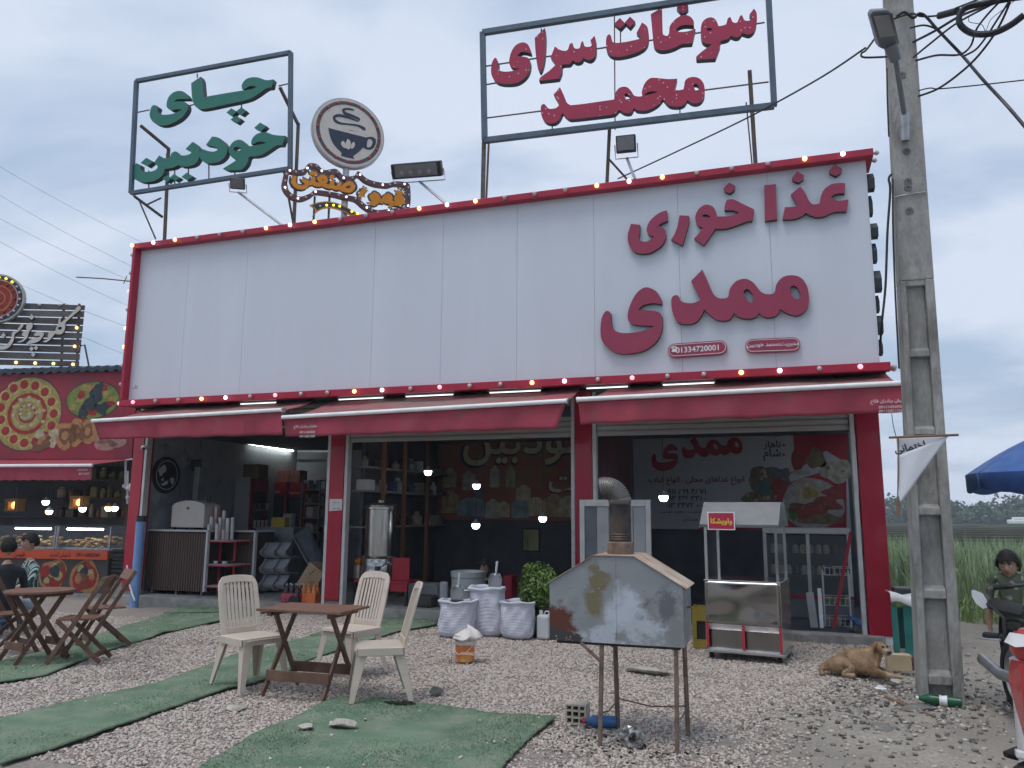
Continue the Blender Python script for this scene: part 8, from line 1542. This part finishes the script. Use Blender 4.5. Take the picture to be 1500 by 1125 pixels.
SKIN_ = mat('skin', (.42, .245, .175), .55, var=.10, scale=25, spec=.35); SKIN2 = mat('skin_tan', (.40, .24, .17), .55, var=.10, scale=25, spec=.35); LIP = mat('lip', (.33, .12, .10), .5); EYED = mat('eye_dark', (.012, .009, .008), .3); EYEW = mat('eye_white', (.6, .58, .55), .3); HAIR = mat('black_hair', (.012, .010, .010), .55, var=.4, scale=60, bump=.5, bscale=150)
def person(label, base, rz, J, mats, links_m, head_c, hyaw, hpitch, hs, hair, seed, hands=(), group=None):
    t = thing('person', label, 'person', base, rz, group); M0 = Matrix.Translation(base) @ Matrix.Rotation(rz, 4, 'Z'); L = [(a, b, m) for a, b, m in links_m]; N = dict(J)
    for h in hands: hand_nodes(N, L, *h)
    V, F, MI = skin(N, L, 'pelvis'); mb = MB(); mb.v = [tuple(M0 @ Vector(p)) for p in V]; mb.f = F; mb.mi = [m+4 for m in MI]
    MH = head_mesh(mb, M0 @ Vector(head_c), rz+hyaw, hpitch, hs); mb.build('body', [mats[0], LIP, EYED, EYEW]+mats, t, smooth=180)
    if hair: fuzz(hair_cap(MH, hs, hair[0], hair[1], HAIR, t, seed, hair[2], hair[3]), 3500, .016, [HAIR], seed, (0, 0, -.9), 'hair_strands', .06)
    return t, MH
def sitting(sh=1.0):
    """sitting figure facing local -Y, seat height .45"""
    return {'pelvis': (0, .02, .54, .125, .11), 'waist': (0, .03, .68, .115, .095), 'chest': (0, .0, .88, .135, .10), 'upper': (0, -.01, 1.0, .115, .085), 'neck': (0, -.02, 1.10, .052), 'nk2': (0, -.03, 1.17, .05),
            'shL': (.17, .0, 1.02, .062), 'elL': (.24, -.10, .80, .048), 'LLwrist': (.14, -.32, .76, .032), 'shR': (-.17, .0, 1.02, .062), 'elR': (-.24, -.10, .80, .048), 'RRwrist': (-.14, -.32, .76, .032),
            'hpL': (.09, -.02, .53, .09), 'knL': (.12, -.42, .50, .065), 'anL': (.12, -.40, .12, .042), 'toL': (.13, -.56, .05, .038), 'hpR': (-.09, -.02, .53, .09), 'knR': (-.12, -.42, .50, .065), 'anR': (-.12, -.44, .12, .042), 'toR': (-.13, -.60, .05, .038)}
SITL = [('pelvis', 'waist', 1), ('waist', 'chest', 1), ('chest', 'upper', 1), ('upper', 'neck', 0), ('neck', 'nk2', 0), ('upper', 'shL', 1), ('shL', 'elL', 1), ('elL', 'LLwrist', 1), ('upper', 'shR', 1), ('shR', 'elR', 1), ('elR', 'RRwrist', 1), ('pelvis', 'hpL', 2), ('hpL', 'knL', 2), ('knL', 'anL', 2), ('anL', 'toL', 3), ('pelvis', 'hpR', 2), ('hpR', 'knR', 2), ('knR', 'anR', 2), ('anR', 'toR', 3)]
STRIPE = mat('striped_shirt', (.035, .085, .085), .8, var=.1); nt = STRIPE.node_tree; N_ = nt.nodes; L_ = nt.links; wv = N_.new('ShaderNodeTexWave'); wv.bands_direction = 'X'; wv.inputs['Scale'].default_value = 9.5; wv.inputs['Distortion'].default_value = .6; tc = N_.new('ShaderNodeTexCoord'); L_.new(tc.outputs['Object'], wv.inputs['Vector']); rp = N_.new('ShaderNodeValToRGB'); rp.color_ramp.elements[0].position = .62; rp.color_ramp.elements[1].position = .70; rp.color_ramp.elements[0].color = (.02, .07, .07, 1); rp.color_ramp.elements[1].color = (.45, .52, .50, 1); L_.new(wv.outputs['Fac'], rp.inputs[0]); L_.new(rp.outputs[0], N_['Principled BSDF'].inputs['Base Color'])
JEAN = mat('pale_jeans', (.30, .36, .42), .85, var=.15, scale=8, bump=.2); TEE = mat('black_tee', (.014, .016, .02), .85, var=.2, bump=.15, bscale=20); TROU = mat('dark_trousers', (.02, .022, .03), .85, var=.2); SHOE = mat('dark_shoe', (.02, .02, .022), .6)
def low(J, d=.20):
    K = {k: ((v[0], v[1], v[2]-d)+v[3:] if k[:2] not in ('kn', 'an', 'to') else v) for k, v in J.items()}; K.update(knL=(.13, -.36, .42, .065), anL=(.12, -.30, .12, .042), toL=(.13, -.45, .05, .038), knR=(-.13, -.36, .42, .065), anR=(-.12, -.34, .12, .042), toR=(-.13, -.50, .05, .038)); return K
STL = mat('stool_blue', (.05, .09, .16), .5)
def seated(label, hx, hy, dep, rz, mats, lm, hair, seed, hyaw):
    h = EYEP+ray(hx, hy)*(dep/ray(hx, hy).dot(FW)); o_ = Matrix.Rotation(rz, 3, 'Z') @ Vector((0, -.05, 1.10)); base = (h.x-o_.x, h.y-o_.y, 0.0)
    t, MH = person(label, base, rz, low(sitting()), mats, lm, (0, -.05, h.z), hyaw, R(5), .98, hair, seed, hands=(('LL', (.14, -.32, .56), (-.4, -.9, .0), (0, 0, -1), 1, 1, 0), ('RR', (-.14, -.32, .56), (.4, -.9, 0), (0, 0, -1), -1, 1, 0)))
    return t, base
BARE = [(a, b, 0 if (a, b) in (('elL', 'LLwrist'), ('elR', 'RRwrist')) else m) for a, b, m in SITL]
tf, B2 = seated('seated man in teal striped shirt and pale jeans facing left', 44, 795, 10.9, R(-22), [SKIN_, STRIPE, JEAN, SHOE], SITL, (.42, -.35, .016, -.02), 3, R(4))
mb = MB(); Mb = Matrix.Translation(B2) @ Matrix.Rotation(R(-22), 4, 'Z')
for s_ in (-1, 1): mb.prism([Mb @ Vector(p) for p in ((s_*.005, -.115, .86), (s_*.075, -.06, .92), (s_*.085, .0, .93), (s_*.10, -.05, .87), (s_*.04, -.12, .82))], (0, 0, .006))
mb.build('collar', STRIPE, tf)
t1, B1 = seated('seated man in black shirt seen from behind at the left edge', 13, 801, 10.3, R(-118), [SKIN_, TEE, TROU, SHOE], BARE, (.40, -.55, .010, -.25), 5, R(-10))
for B_, lab in ((B1, 'low dark blue stool under the man in black'), (B2, 'low dark blue stool under the man in the striped shirt')):
    t = thing('low_stool', lab, 'stool', B_, 0, 'low stools under the seated men'); mb = MB(); mb.cbox((B_[0], B_[1], .205), .32, .30, .03); mb.build('seat', STL, t, bev=.01)
    for x in (-1, 1):
        for y in (-1, 1): mb = MB(); mb.beam((B_[0]+x*.13, B_[1]+y*.12, .191), (B_[0]+x*.15, B_[1]+y*.14, 0), .025); mb.build('leg', STL, t)
_r = ray(16, 905); pch = EYEP+_r*(9.0/_r.dot(FW)); place_copy(fc, (pch.x, pch.y, .0), R(-200), 'brown wooden folding chair at the left edge, its back to the man in black')
# boy standing behind the motorbike
def standing(k):
    J = {'pelvis': (0, 0, .88, .115, .09), 'waist': (0, 0, 1.0, .105, .08), 'chest': (0, -.01, 1.20, .125, .09), 'upper': (0, 0, 1.32, .10, .075), 'neck': (0, -.01, 1.42, .045), 'nk2': (0, -.015, 1.48, .045), 'shL': (.165, 0, 1.34, .055), 'elL': (.215, .02, 1.08, .042), 'LLwrist': (.225, -.06, .84, .030), 'shR': (-.165, 0, 1.34, .055), 'elR': (-.215, .02, 1.08, .042), 'RRwrist': (-.225, -.06, .84, .030),
         'hpL': (.085, 0, .85, .082), 'knL': (.09, -.01, .48, .058), 'anL': (.09, .02, .09, .042), 'toL': (.10, -.12, .035, .035), 'hpR': (-.085, 0, .85, .082), 'knR': (-.09, -.01, .48, .058), 'anR': (-.09, .02, .09, .042), 'toR': (-.10, -.12, .035, .035)}
    return {n: tuple(c*k for c in v) for n, v in J.items()}
CAMO = mat('camo_shirt', (.085, .10, .07), .85, var=.2, scale=9, c2=(.26, .26, .22), dmask=(.54, .58), dscale=12); _r = ray(1477, 828); _h = EYEP+_r*(7.0/_r.dot(FW)); bpos = (_h.x, _h.y, 0); KB = .80
person('boy in green camouflage shirt standing behind the black motorbike', bpos, R(-15), standing(KB), [SKIN2, CAMO, TROU, SHOE], [(a, b, 0 if (a, b) in (('elL', 'LLwrist'), ('elR', 'RRwrist')) else m) for a, b, m in SITL], (0, -.02, _h.z), R(-6), R(8), .92, (.36, -.45, .020, -.05), 9, hands=(('LL', (.225*KB, -.06*KB, .84*KB), (0, -.15, -1), (-1, 0, 0), -1, .8, 0, .6), ('RR', (-.225*KB, -.06*KB, .84*KB), (0, -.15, -1), (1, 0, 0), 1, .8, 0, .6)))
# woman in the dark of the samovar bay
wp = PY(711, 832, 12.5); J = sitting(); dzw = wp.z-1.30; tw, MH = person('woman in dark headscarf sitting in the dim samovar bay', (wp.x, 12.5, dzw), R(6), J, [SKIN_, TEE, TROU, SHOE], SITL, (0, -.05, 1.30), R(-8), R(4), 1.0, None, 1, hands=(('LL', (.14, -.32, .76), (-.4, -.9, 0), (0, 0, -1), 1, 1, 0), ('RR', (-.14, -.32, .76), (.4, -.9, 0), (0, 0, -1), -1, 1, 0)))
hair_cap(MH, 1.0, .45, -2, mat('headscarf', (.012, .012, .02), .8), tw, 2, .022, -2)
one('stool', 'dark stool under the seated woman', 'stool', 700, 722, 868, 880, 12.35, .35, BLACK, bev=.02, floor=FL)
# dog
FUR = mat('dog_fur', (.46, .32, .20), .9, var=.25, scale=9, bump=.7, bscale=90, c2=(.27, .165, .09), dmask=(.45, .65), dscale=7, spec=.2); FURP = mat('dog_pale', (.50, .37, .25), .9, var=.2, scale=12, bump=.5, bscale=90, spec=.2); DN = mat('dog_nose', (.03, .025, .025), .35)
D = {'pelvis': (-.27, .03, .15, .13, .14), 'loin': (-.12, .04, .17, .135, .145), 'ribs': (.03, .03, .185, .145, .155), 'chest': (.17, .0, .19, .13, .15), 'neck': (.245, -.03, .285, .105), 'poll': (.285, -.06, .375, .088), 'brow': (.31, -.10, .378, .080), 'stop': (.33, -.145, .355, .058), 'muz': (.35, -.185, .335, .046), 'nose': (.365, -.215, .326, .036),
     'elb': (.19, -.15, .08, .062), 'fore': (.33, -.19, .042, .040), 'paw': (.47, -.22, .030, .036), 'toe': (.52, -.23, .022, .028), 'elb2': (.25, .09, .08, .055), 'fore2': (.38, .03, .042, .036), 'paw2': (.47, .0, .030, .034), 'hip': (-.23, -.09, .14, .12), 'knee': (-.07, -.175, .10, .07), 'hock': (-.22, -.20, .035, .038), 'hpaw': (-.06, -.235, .028, .032), 'tl1': (-.40, .03, .09, .045), 'tl2': (-.47, -.06, .035, .032), 'tl3': (-.45, -.16, .025, .022)}
DL = [('pelvis', 'loin', 0), ('loin', 'ribs', 0), ('ribs', 'chest', 0), ('chest', 'neck', 0), ('neck', 'poll', 0), ('poll', 'brow', 0), ('brow', 'stop', 0), ('stop', 'muz', 1), ('muz', 'nose', 1), ('chest', 'elb', 0), ('elb', 'fore', 0), ('fore', 'paw', 1), ('paw', 'toe', 1), ('chest', 'elb2', 0), ('elb2', 'fore2', 0), ('fore2', 'paw2', 1), ('pelvis', 'hip', 0), ('hip', 'knee', 0), ('knee', 'hock', 0), ('hock', 'hpaw', 1), ('pelvis', 'tl1', 0), ('tl1', 'tl2', 0), ('tl2', 'tl3', 0)]
dp = G(1256, 991); dog = thing('dog', 'tan short haired dog lying on the rubble beside the shop column', 'dog', (dp.x, dp.y+.10, 0), R(8)); DM = dog.matrix_basis; V, F, MI = skin(D, DL, 'ribs'); mb = MB(); g = np.random.default_rng(2); mb.v = [tuple(DM @ (Vector(p)*.76)) for p in V]; mb.f = F; mb.mi = MI
hd = lambda x, y, z: DM @ (Vector((x, y, z))*.76)
mb.ball(hd(.374, -.245, .338), .021, 1.2, .9, .8, 10, 6, 2)
for a_ in ((.372, -.155, .402), (.312, -.178, .400)): mb.ball(hd(*a_), .0125, n=8, k=5, m=2)
mb.tube([hd(.392, -.20, .312), hd(.37, -.232, .300), hd(.335, -.212, .310)], .0045, 5, m=2)
for pts in (((.235, -.105, .45), (.205, -.125, .41), (.195, -.145, .335), (.215, -.155, .31), (.245, -.15, .36), (.26, -.13, .43)), ((.35, -.035, .45), (.385, -.03, .42), (.405, -.05, .345), (.395, -.07, .32), (.37, -.075, .37), (.345, -.065, .44))): mb.prism([hd(*p) for p in pts], (0, .014, .004), 3)
dbody = mb.build('body', [FUR, FURP, DN, mat('dog_ear', (.25, .14, .07), .9, var=.2)], dog, smooth=180)
fuzz(dbody, 26000, .014, [FUR, FURP], 3, (-.5, .1, -.6))
# ------------------------------------------------------------------ two-wheelers at the right edge
SR = mat('scooter_red', (.42, .035, .035), .25, coat=.5, var=.06); SW = mat('scooter_white', (.68, .67, .66), .28, coat=.5, var=.04); MIR = mat('mirror_glass', (.8, .82, .85), .03, metal=1.)
def at_depth(px, py, d):
    r = ray(px, py); return EYEP + r*(d/ r.dot(FW))
def loft(mb, rings, m=0):
    n = len(rings[0]); vs = [p for r_ in rings for p in r_]; mb.add(vs, [(i*n+j, i*n+(j+1) % n, (i+1)*n+(j+1) % n, (i+1)*n+j) for i in range(len(rings)-1) for j in range(n)]+[tuple(range(n))[::-1], tuple(range((len(rings)-1)*n, len(rings)*n))], m)
def wheel(t, c, ax, r, w):
    M = Vector(ax).to_track_quat('Z', 'Y').to_matrix().to_4x4(); mb = MB(); mb.lathe([(r*.68, -w/2), (r*.9, -w/2), (r, -w/4), (r, w/4), (r*.9, w/2), (r*.68, w/2)], 28, c, M, caps=False); wh = mb.build('tyre', RUBBER, t, smooth=50); mb = MB(); mb.lathe([(r*.69, -w*.4), (r*.69, w*.4)], 28, c, M, caps=False)
    for k in range(5): a = k*1.257; mb.beam(Vector(c), Vector(c)+M.to_3x3() @ Vector((r*.68*math.cos(a), r*.68*math.sin(a), 0)), .02, .02)
    mb.build('rim', GALV, t, smooth=40)
# red and white scooter: front points at the camera's left
cs0 = at_depth(1520, 960, 3.9); sc = thing('scooter', 'red and white scooter with white mirror, cut by the right edge', 'scooter', (cs0.x, cs0.y, 0)); f = Vector((-.80, -.60, 0)); rgt = Vector((f.y, -f.x, 0)); ax = cs0.copy(); ax.z = 0
def sp(fw_, rt_, z): return ax+f*fw_+rgt*rt_+Vector((0, 0, z))
def ell(cx, cz, w_, fwd, n=16): return [sp(fwd+.35*w_*math.cos(2*math.pi*i/n), w_*math.sin(2*math.pi*i/n), cz) for i in range(n)]
mb = MB(); loft(mb, [[sp(.02+dx*.6, u*.155, z) for u, dx in ((-1, -.05), (-.8, .04), (-.4, .09), (0, .11), (.4, .09), (.8, .04), (1, -.05), (.6, -.06), (0, -.07), (-.6, -.06))] for z in (.36, .50, .66, .80, .90)]); mb.build('front_cowl', SW, sc, smooth=40, bev=.01)
mb = MB(); loft(mb, [[sp(.075+.05*(1-abs(u)), u*k, z) for u in (-1, -.5, 0, .5, 1)]+[sp(.05, u*k, z) for u in (1, 0, -1)] for z, k in ((.52, .05), (.66, .085), (.80, .115), (.895, .09))]); mb.build('red_insert', SR, sc, smooth=40)
mb = MB(); loft(mb, [[sp(.0+.10*math.cos(a)*k, .115*math.sin(a)*k, z) for a in np.linspace(0, 2*math.pi, 14, endpoint=False)] for z, k in ((.89, .8), (.94, 1.1), (1.0, 1.05), (1.05, .6))]); mb.build('handlebar_cover', SR, sc, smooth=50)
mb = MB(); mb.prism([sp(.12, -.07, .985), sp(.13, 0, .97), sp(.12, .07, .985), sp(.09, .06, 1.03), sp(.09, -.06, 1.03)], f*.01); mb.build('headlight', SW, sc)
for s_ in (-1, 1):
    mb = MB(); mb.tube([sp(0, s_*.08, .985), sp(-.03, s_*.22, .98), sp(-.06, s_*.25, .975)], .012, 8); mb.build('handlebar', BLACK, sc); mb = MB(); mb.tube([sp(-.05, s_*.24, .977), sp(-.09, s_*.37, .965)], .019, 10); mb.build('grip', RUBBER, sc, smooth=40); mb = MB(); mb.tube([sp(-.0, s_*.2, .97), sp(.0, s_*.27, .962), sp(-.03, s_*.37, .955)], .006, 6); mb.build('brake_lever', GALV, sc)
mc = at_depth(1437, 879, 3.98); mb = MB(); mb.tube([sp(-.03, .20, .99), at_depth(1470, 905, 3.9), at_depth(1458, 893, 3.93), mc], .007, 6); mb.build('mirror_stalk', BLACK, sc, smooth=50)
hp = [at_depth(x, y, 3.96) for x, y in ((1422, 864), (1425, 862), (1440, 868), (1447, 879), (1447, 891), (1441, 893), (1429, 884), (1423, 873))]; mb = MB(); mb.prism(hp, (.01, .03, 0)); mb.build('mirror_shell', BLACK, sc, bev=.004); hp2 = [p+(mc-p)*.08+Vector((-.002, -.004, .0)) for p in hp]; mb = MB(); mb.prism(hp2, (-.0005, -.002, 0)); mb.build('mirror_face', mat('mirror_pale', (.75, .77, .8), .12), sc)
mb = MB(); loft(mb, [[sp(.14, u*.06, z+.05) if u else sp(.2, 0, z+.06) for u in (-1, 0, 1)]+[sp(.0, u*.06, z) for u in (1, -1)] for z in (.40, .44)]); mb.build('mudguard', SW, sc, bev=.01); wheel(sc, sp(.10, 0, .22), rgt, .22, .09)
mb = MB(); mb.tube([sp(.04, 0, .5), sp(.09, .06, .24)], .02, 8); mb.build('fork', BLACK, sc); mb = MB(); mb.box(-.14, .14, -.5, 0, 0, .05); mb.v = [tuple(sp(y-.08, x, z+.26)) for x, y, z in mb.v]; mb.build('footboard', BLACK, sc, bev=.01)
mb = MB(); loft(mb, [[sp(-fw_, w_*math.cos(a), .55+h_*math.sin(a)) for a in np.linspace(0, 2*math.pi, 12, endpoint=False)] for fw_, w_, h_ in ((.55, .08, .15), (.75, .15, .2), (1.1, .15, .18), (1.3, .06, .08))]); mb.build('rear_body', SR, sc, smooth=60); mb = MB(); loft(mb, [[sp(-fw_, w_*math.cos(a), .76+.05*math.sin(a)) for a in np.linspace(0, 2*math.pi, 10, endpoint=False)] for fw_, w_ in ((.55, .08), (.8, .14), (1.2, .13), (1.35, .06))]); mb.build('seat', BLACK, sc, smooth=60); wheel(sc, sp(-1.15, 0, .22), rgt, .22, .1)
p = at_depth(1490, 1104, 4.0); mb = MB(); mb.tube([p+Vector((.15, .03, .02)), p, p+Vector((-.06, -.03, .0))], [.05, .035, .016], 8); mb.build('foot_peg', RUBBER, sc, smooth=50)
# black motorbike behind it
cb0 = at_depth(1540, 930, 5.9); bi_ = thing('motorbike', 'black motorbike with crash bar standing in front of the boy', 'motorbike', (cb0.x, cb0.y, 0)); f = Vector((.10, -.995, 0)); rgt = Vector((f.y, -f.x, 0)); ax = cb0.copy(); ax.z = 0; BP = mat('bike_black', (.012, .013, .016), .22, coat=.4, var=.1)
mb = MB(); loft(mb, [[sp(fw_, w_*math.cos(a), z+h_*math.sin(a)) for a in np.linspace(0, 2*math.pi, 14, endpoint=False)] for fw_, w_, z, h_ in ((.28, .05, .92, .06), (.18, .14, .92, .12), (0, .165, .90, .14), (-.2, .12, .86, .11), (-.3, .05, .84, .06))]); mb.build('tank', BP, bi_, smooth=60)
mb = MB(); loft(mb, [[sp(fw_, w_*math.cos(a), .98+h_*math.sin(a)) for a in np.linspace(0, 2*math.pi, 14, endpoint=False)] for fw_, w_, h_ in ((.62, .05, .06), (.58, .13, .13), (.45, .16, .15), (.35, .10, .1))]); mb.build('headlight_cowl', BP, bi_, smooth=60); mb = MB(); mb.lathe([(.002, .02), (.09, .0), (.095, -.02)], 18, sp(.625, 0, .98), f.to_track_quat('Z', 'Y').to_matrix().to_4x4()); mb.build('headlight', mat('headlamp', (.06, .065, .07), .08), bi_, smooth=40)
mb = MB(); loft(mb, [[sp(-fw_, w_*math.cos(a), .84+.05*math.sin(a)) for a in np.linspace(0, 2*math.pi, 10, endpoint=False)] for fw_, w_ in ((.28, .1), (.6, .14), (1.0, .12), (1.15, .05))]); mb.build('seat', RUBBER, bi_, smooth=60); mb = MB(); mb.cbox(sp(-.05, 0, .48), .30, .42, .34, math.atan2(f.y, f.x)+R(90)); mb.build('engine', mat('engine_grey', (.10, .10, .105), .45, metal=.6, var=.3), bi_, bev=.03)
for s_ in (-1, 1):
    mb = MB(); mb.tube([sp(.42, s_*.07, 1.0), sp(.66, s_*.08, .31)], .024, 8); mb.build('fork', GALV, bi_, smooth=40); mb = MB(); mb.tube([sp(.30, s_*.05, 1.05), sp(.28, s_*.2, 1.12), sp(.20, s_*.36, 1.09)], .013, 8); mb.build('handlebar', BLACK, bi_, smooth=50); mb = MB(); mb.tube([sp(.22, s_*.30, 1.10), sp(.17, s_*.42, 1.08)], .02, 8); mb.build('grip', RUBBER, bi_)
    mb = MB(); mb.tube([sp(.15, s_*.06, .78), sp(.17, s_*.26, .74), sp(.16, s_*.30, .66), sp(.12, s_*.29, .44), sp(.06, s_*.12, .36)], .015, 8); mb.build('crash_bar', GALV, bi_, smooth=50)
mb = MB(); loft(mb, [[sp(.70+.34*math.cos(a)*k, w_, .31+.34*math.sin(a)*k) for a in np.linspace(R(20), R(150), 10) for k in (1,)]+[sp(.70+.33*math.cos(a), w_, .31+.33*math.sin(a)) for a in np.linspace(R(150), R(20), 10)] for w_ in (-.06, .06)]); mb.build('mudguard', BP, bi_); wheel(bi_, sp(.70, 0, .30), rgt, .30, .09); wheel(bi_, sp(-.72, 0, .30), rgt, .30, .1); mb = MB(); mb.tube([sp(-.1, .16, .36), sp(-.6, .18, .33), sp(-1.0, .18, .38)], .045, 10); mb.build('exhaust', GALV, bi_, smooth=50)
# unseen row of trees, added behind the camera to darken the polished cart's reflections
g = np.random.default_rng(31); V = []; F = []; MI = []
for i in range(60):
    x = -30+i*1.15; y = -24+g.uniform(-2, 2); hgt = g.uniform(4, 7)
    for j in range(50):
        d = g.normal(size=3); d /= np.linalg.norm(d); c = np.array([x, y, hgt*.5])+d*np.array([1.6, 1.6, hgt*.5])*g.uniform(.4, 1.05); s = g.uniform(.25, .5); n_ = g.normal(size=3); n_ /= np.linalg.norm(n_); u_ = np.cross(n_, [0, 0, 1.]); u_ /= np.linalg.norm(u_)+1e-9; w_ = np.cross(n_, u_); o_ = len(V); V += [tuple(c+u_*s), tuple(c+w_*s), tuple(c-u_*s), tuple(c-w_*s)]; F.append((o_, o_+1, o_+2, o_+3)); MI.append(i % 3)
me = bpy.data.meshes.new('treeline'); me.from_pydata(V, [], F)
for m in FARL: me.materials.append(m)
me.polygons.foreach_set('material_index', MI); o = bpy.data.objects.new('treeline', me); col.objects.link(o); o['kind'] = 'stuff'
# ------------------------------------------------------------------ light haze over the fields
hz = bpy.data.materials.new('haze'); hz.use_nodes = True; nt = hz.node_tree; nt.nodes.clear(); ou = nt.nodes.new('ShaderNodeOutputMaterial'); pv = nt.nodes.new('ShaderNodeVolumePrincipled'); pv.inputs['Color'].default_value = (.80, .88, .97, 1); pv.inputs['Density'].default_value = .0011; nt.links.new(pv.outputs[0], ou.inputs['Volume'])
mb = MB(); mb.box(-60, 300, -45, 330, -1.2, 11); o = mb.build('haze', hz); o['kind'] = 'stuff'
scene.cycles.volume_bounces = 0; scene.cycles.volume_step_rate = 4
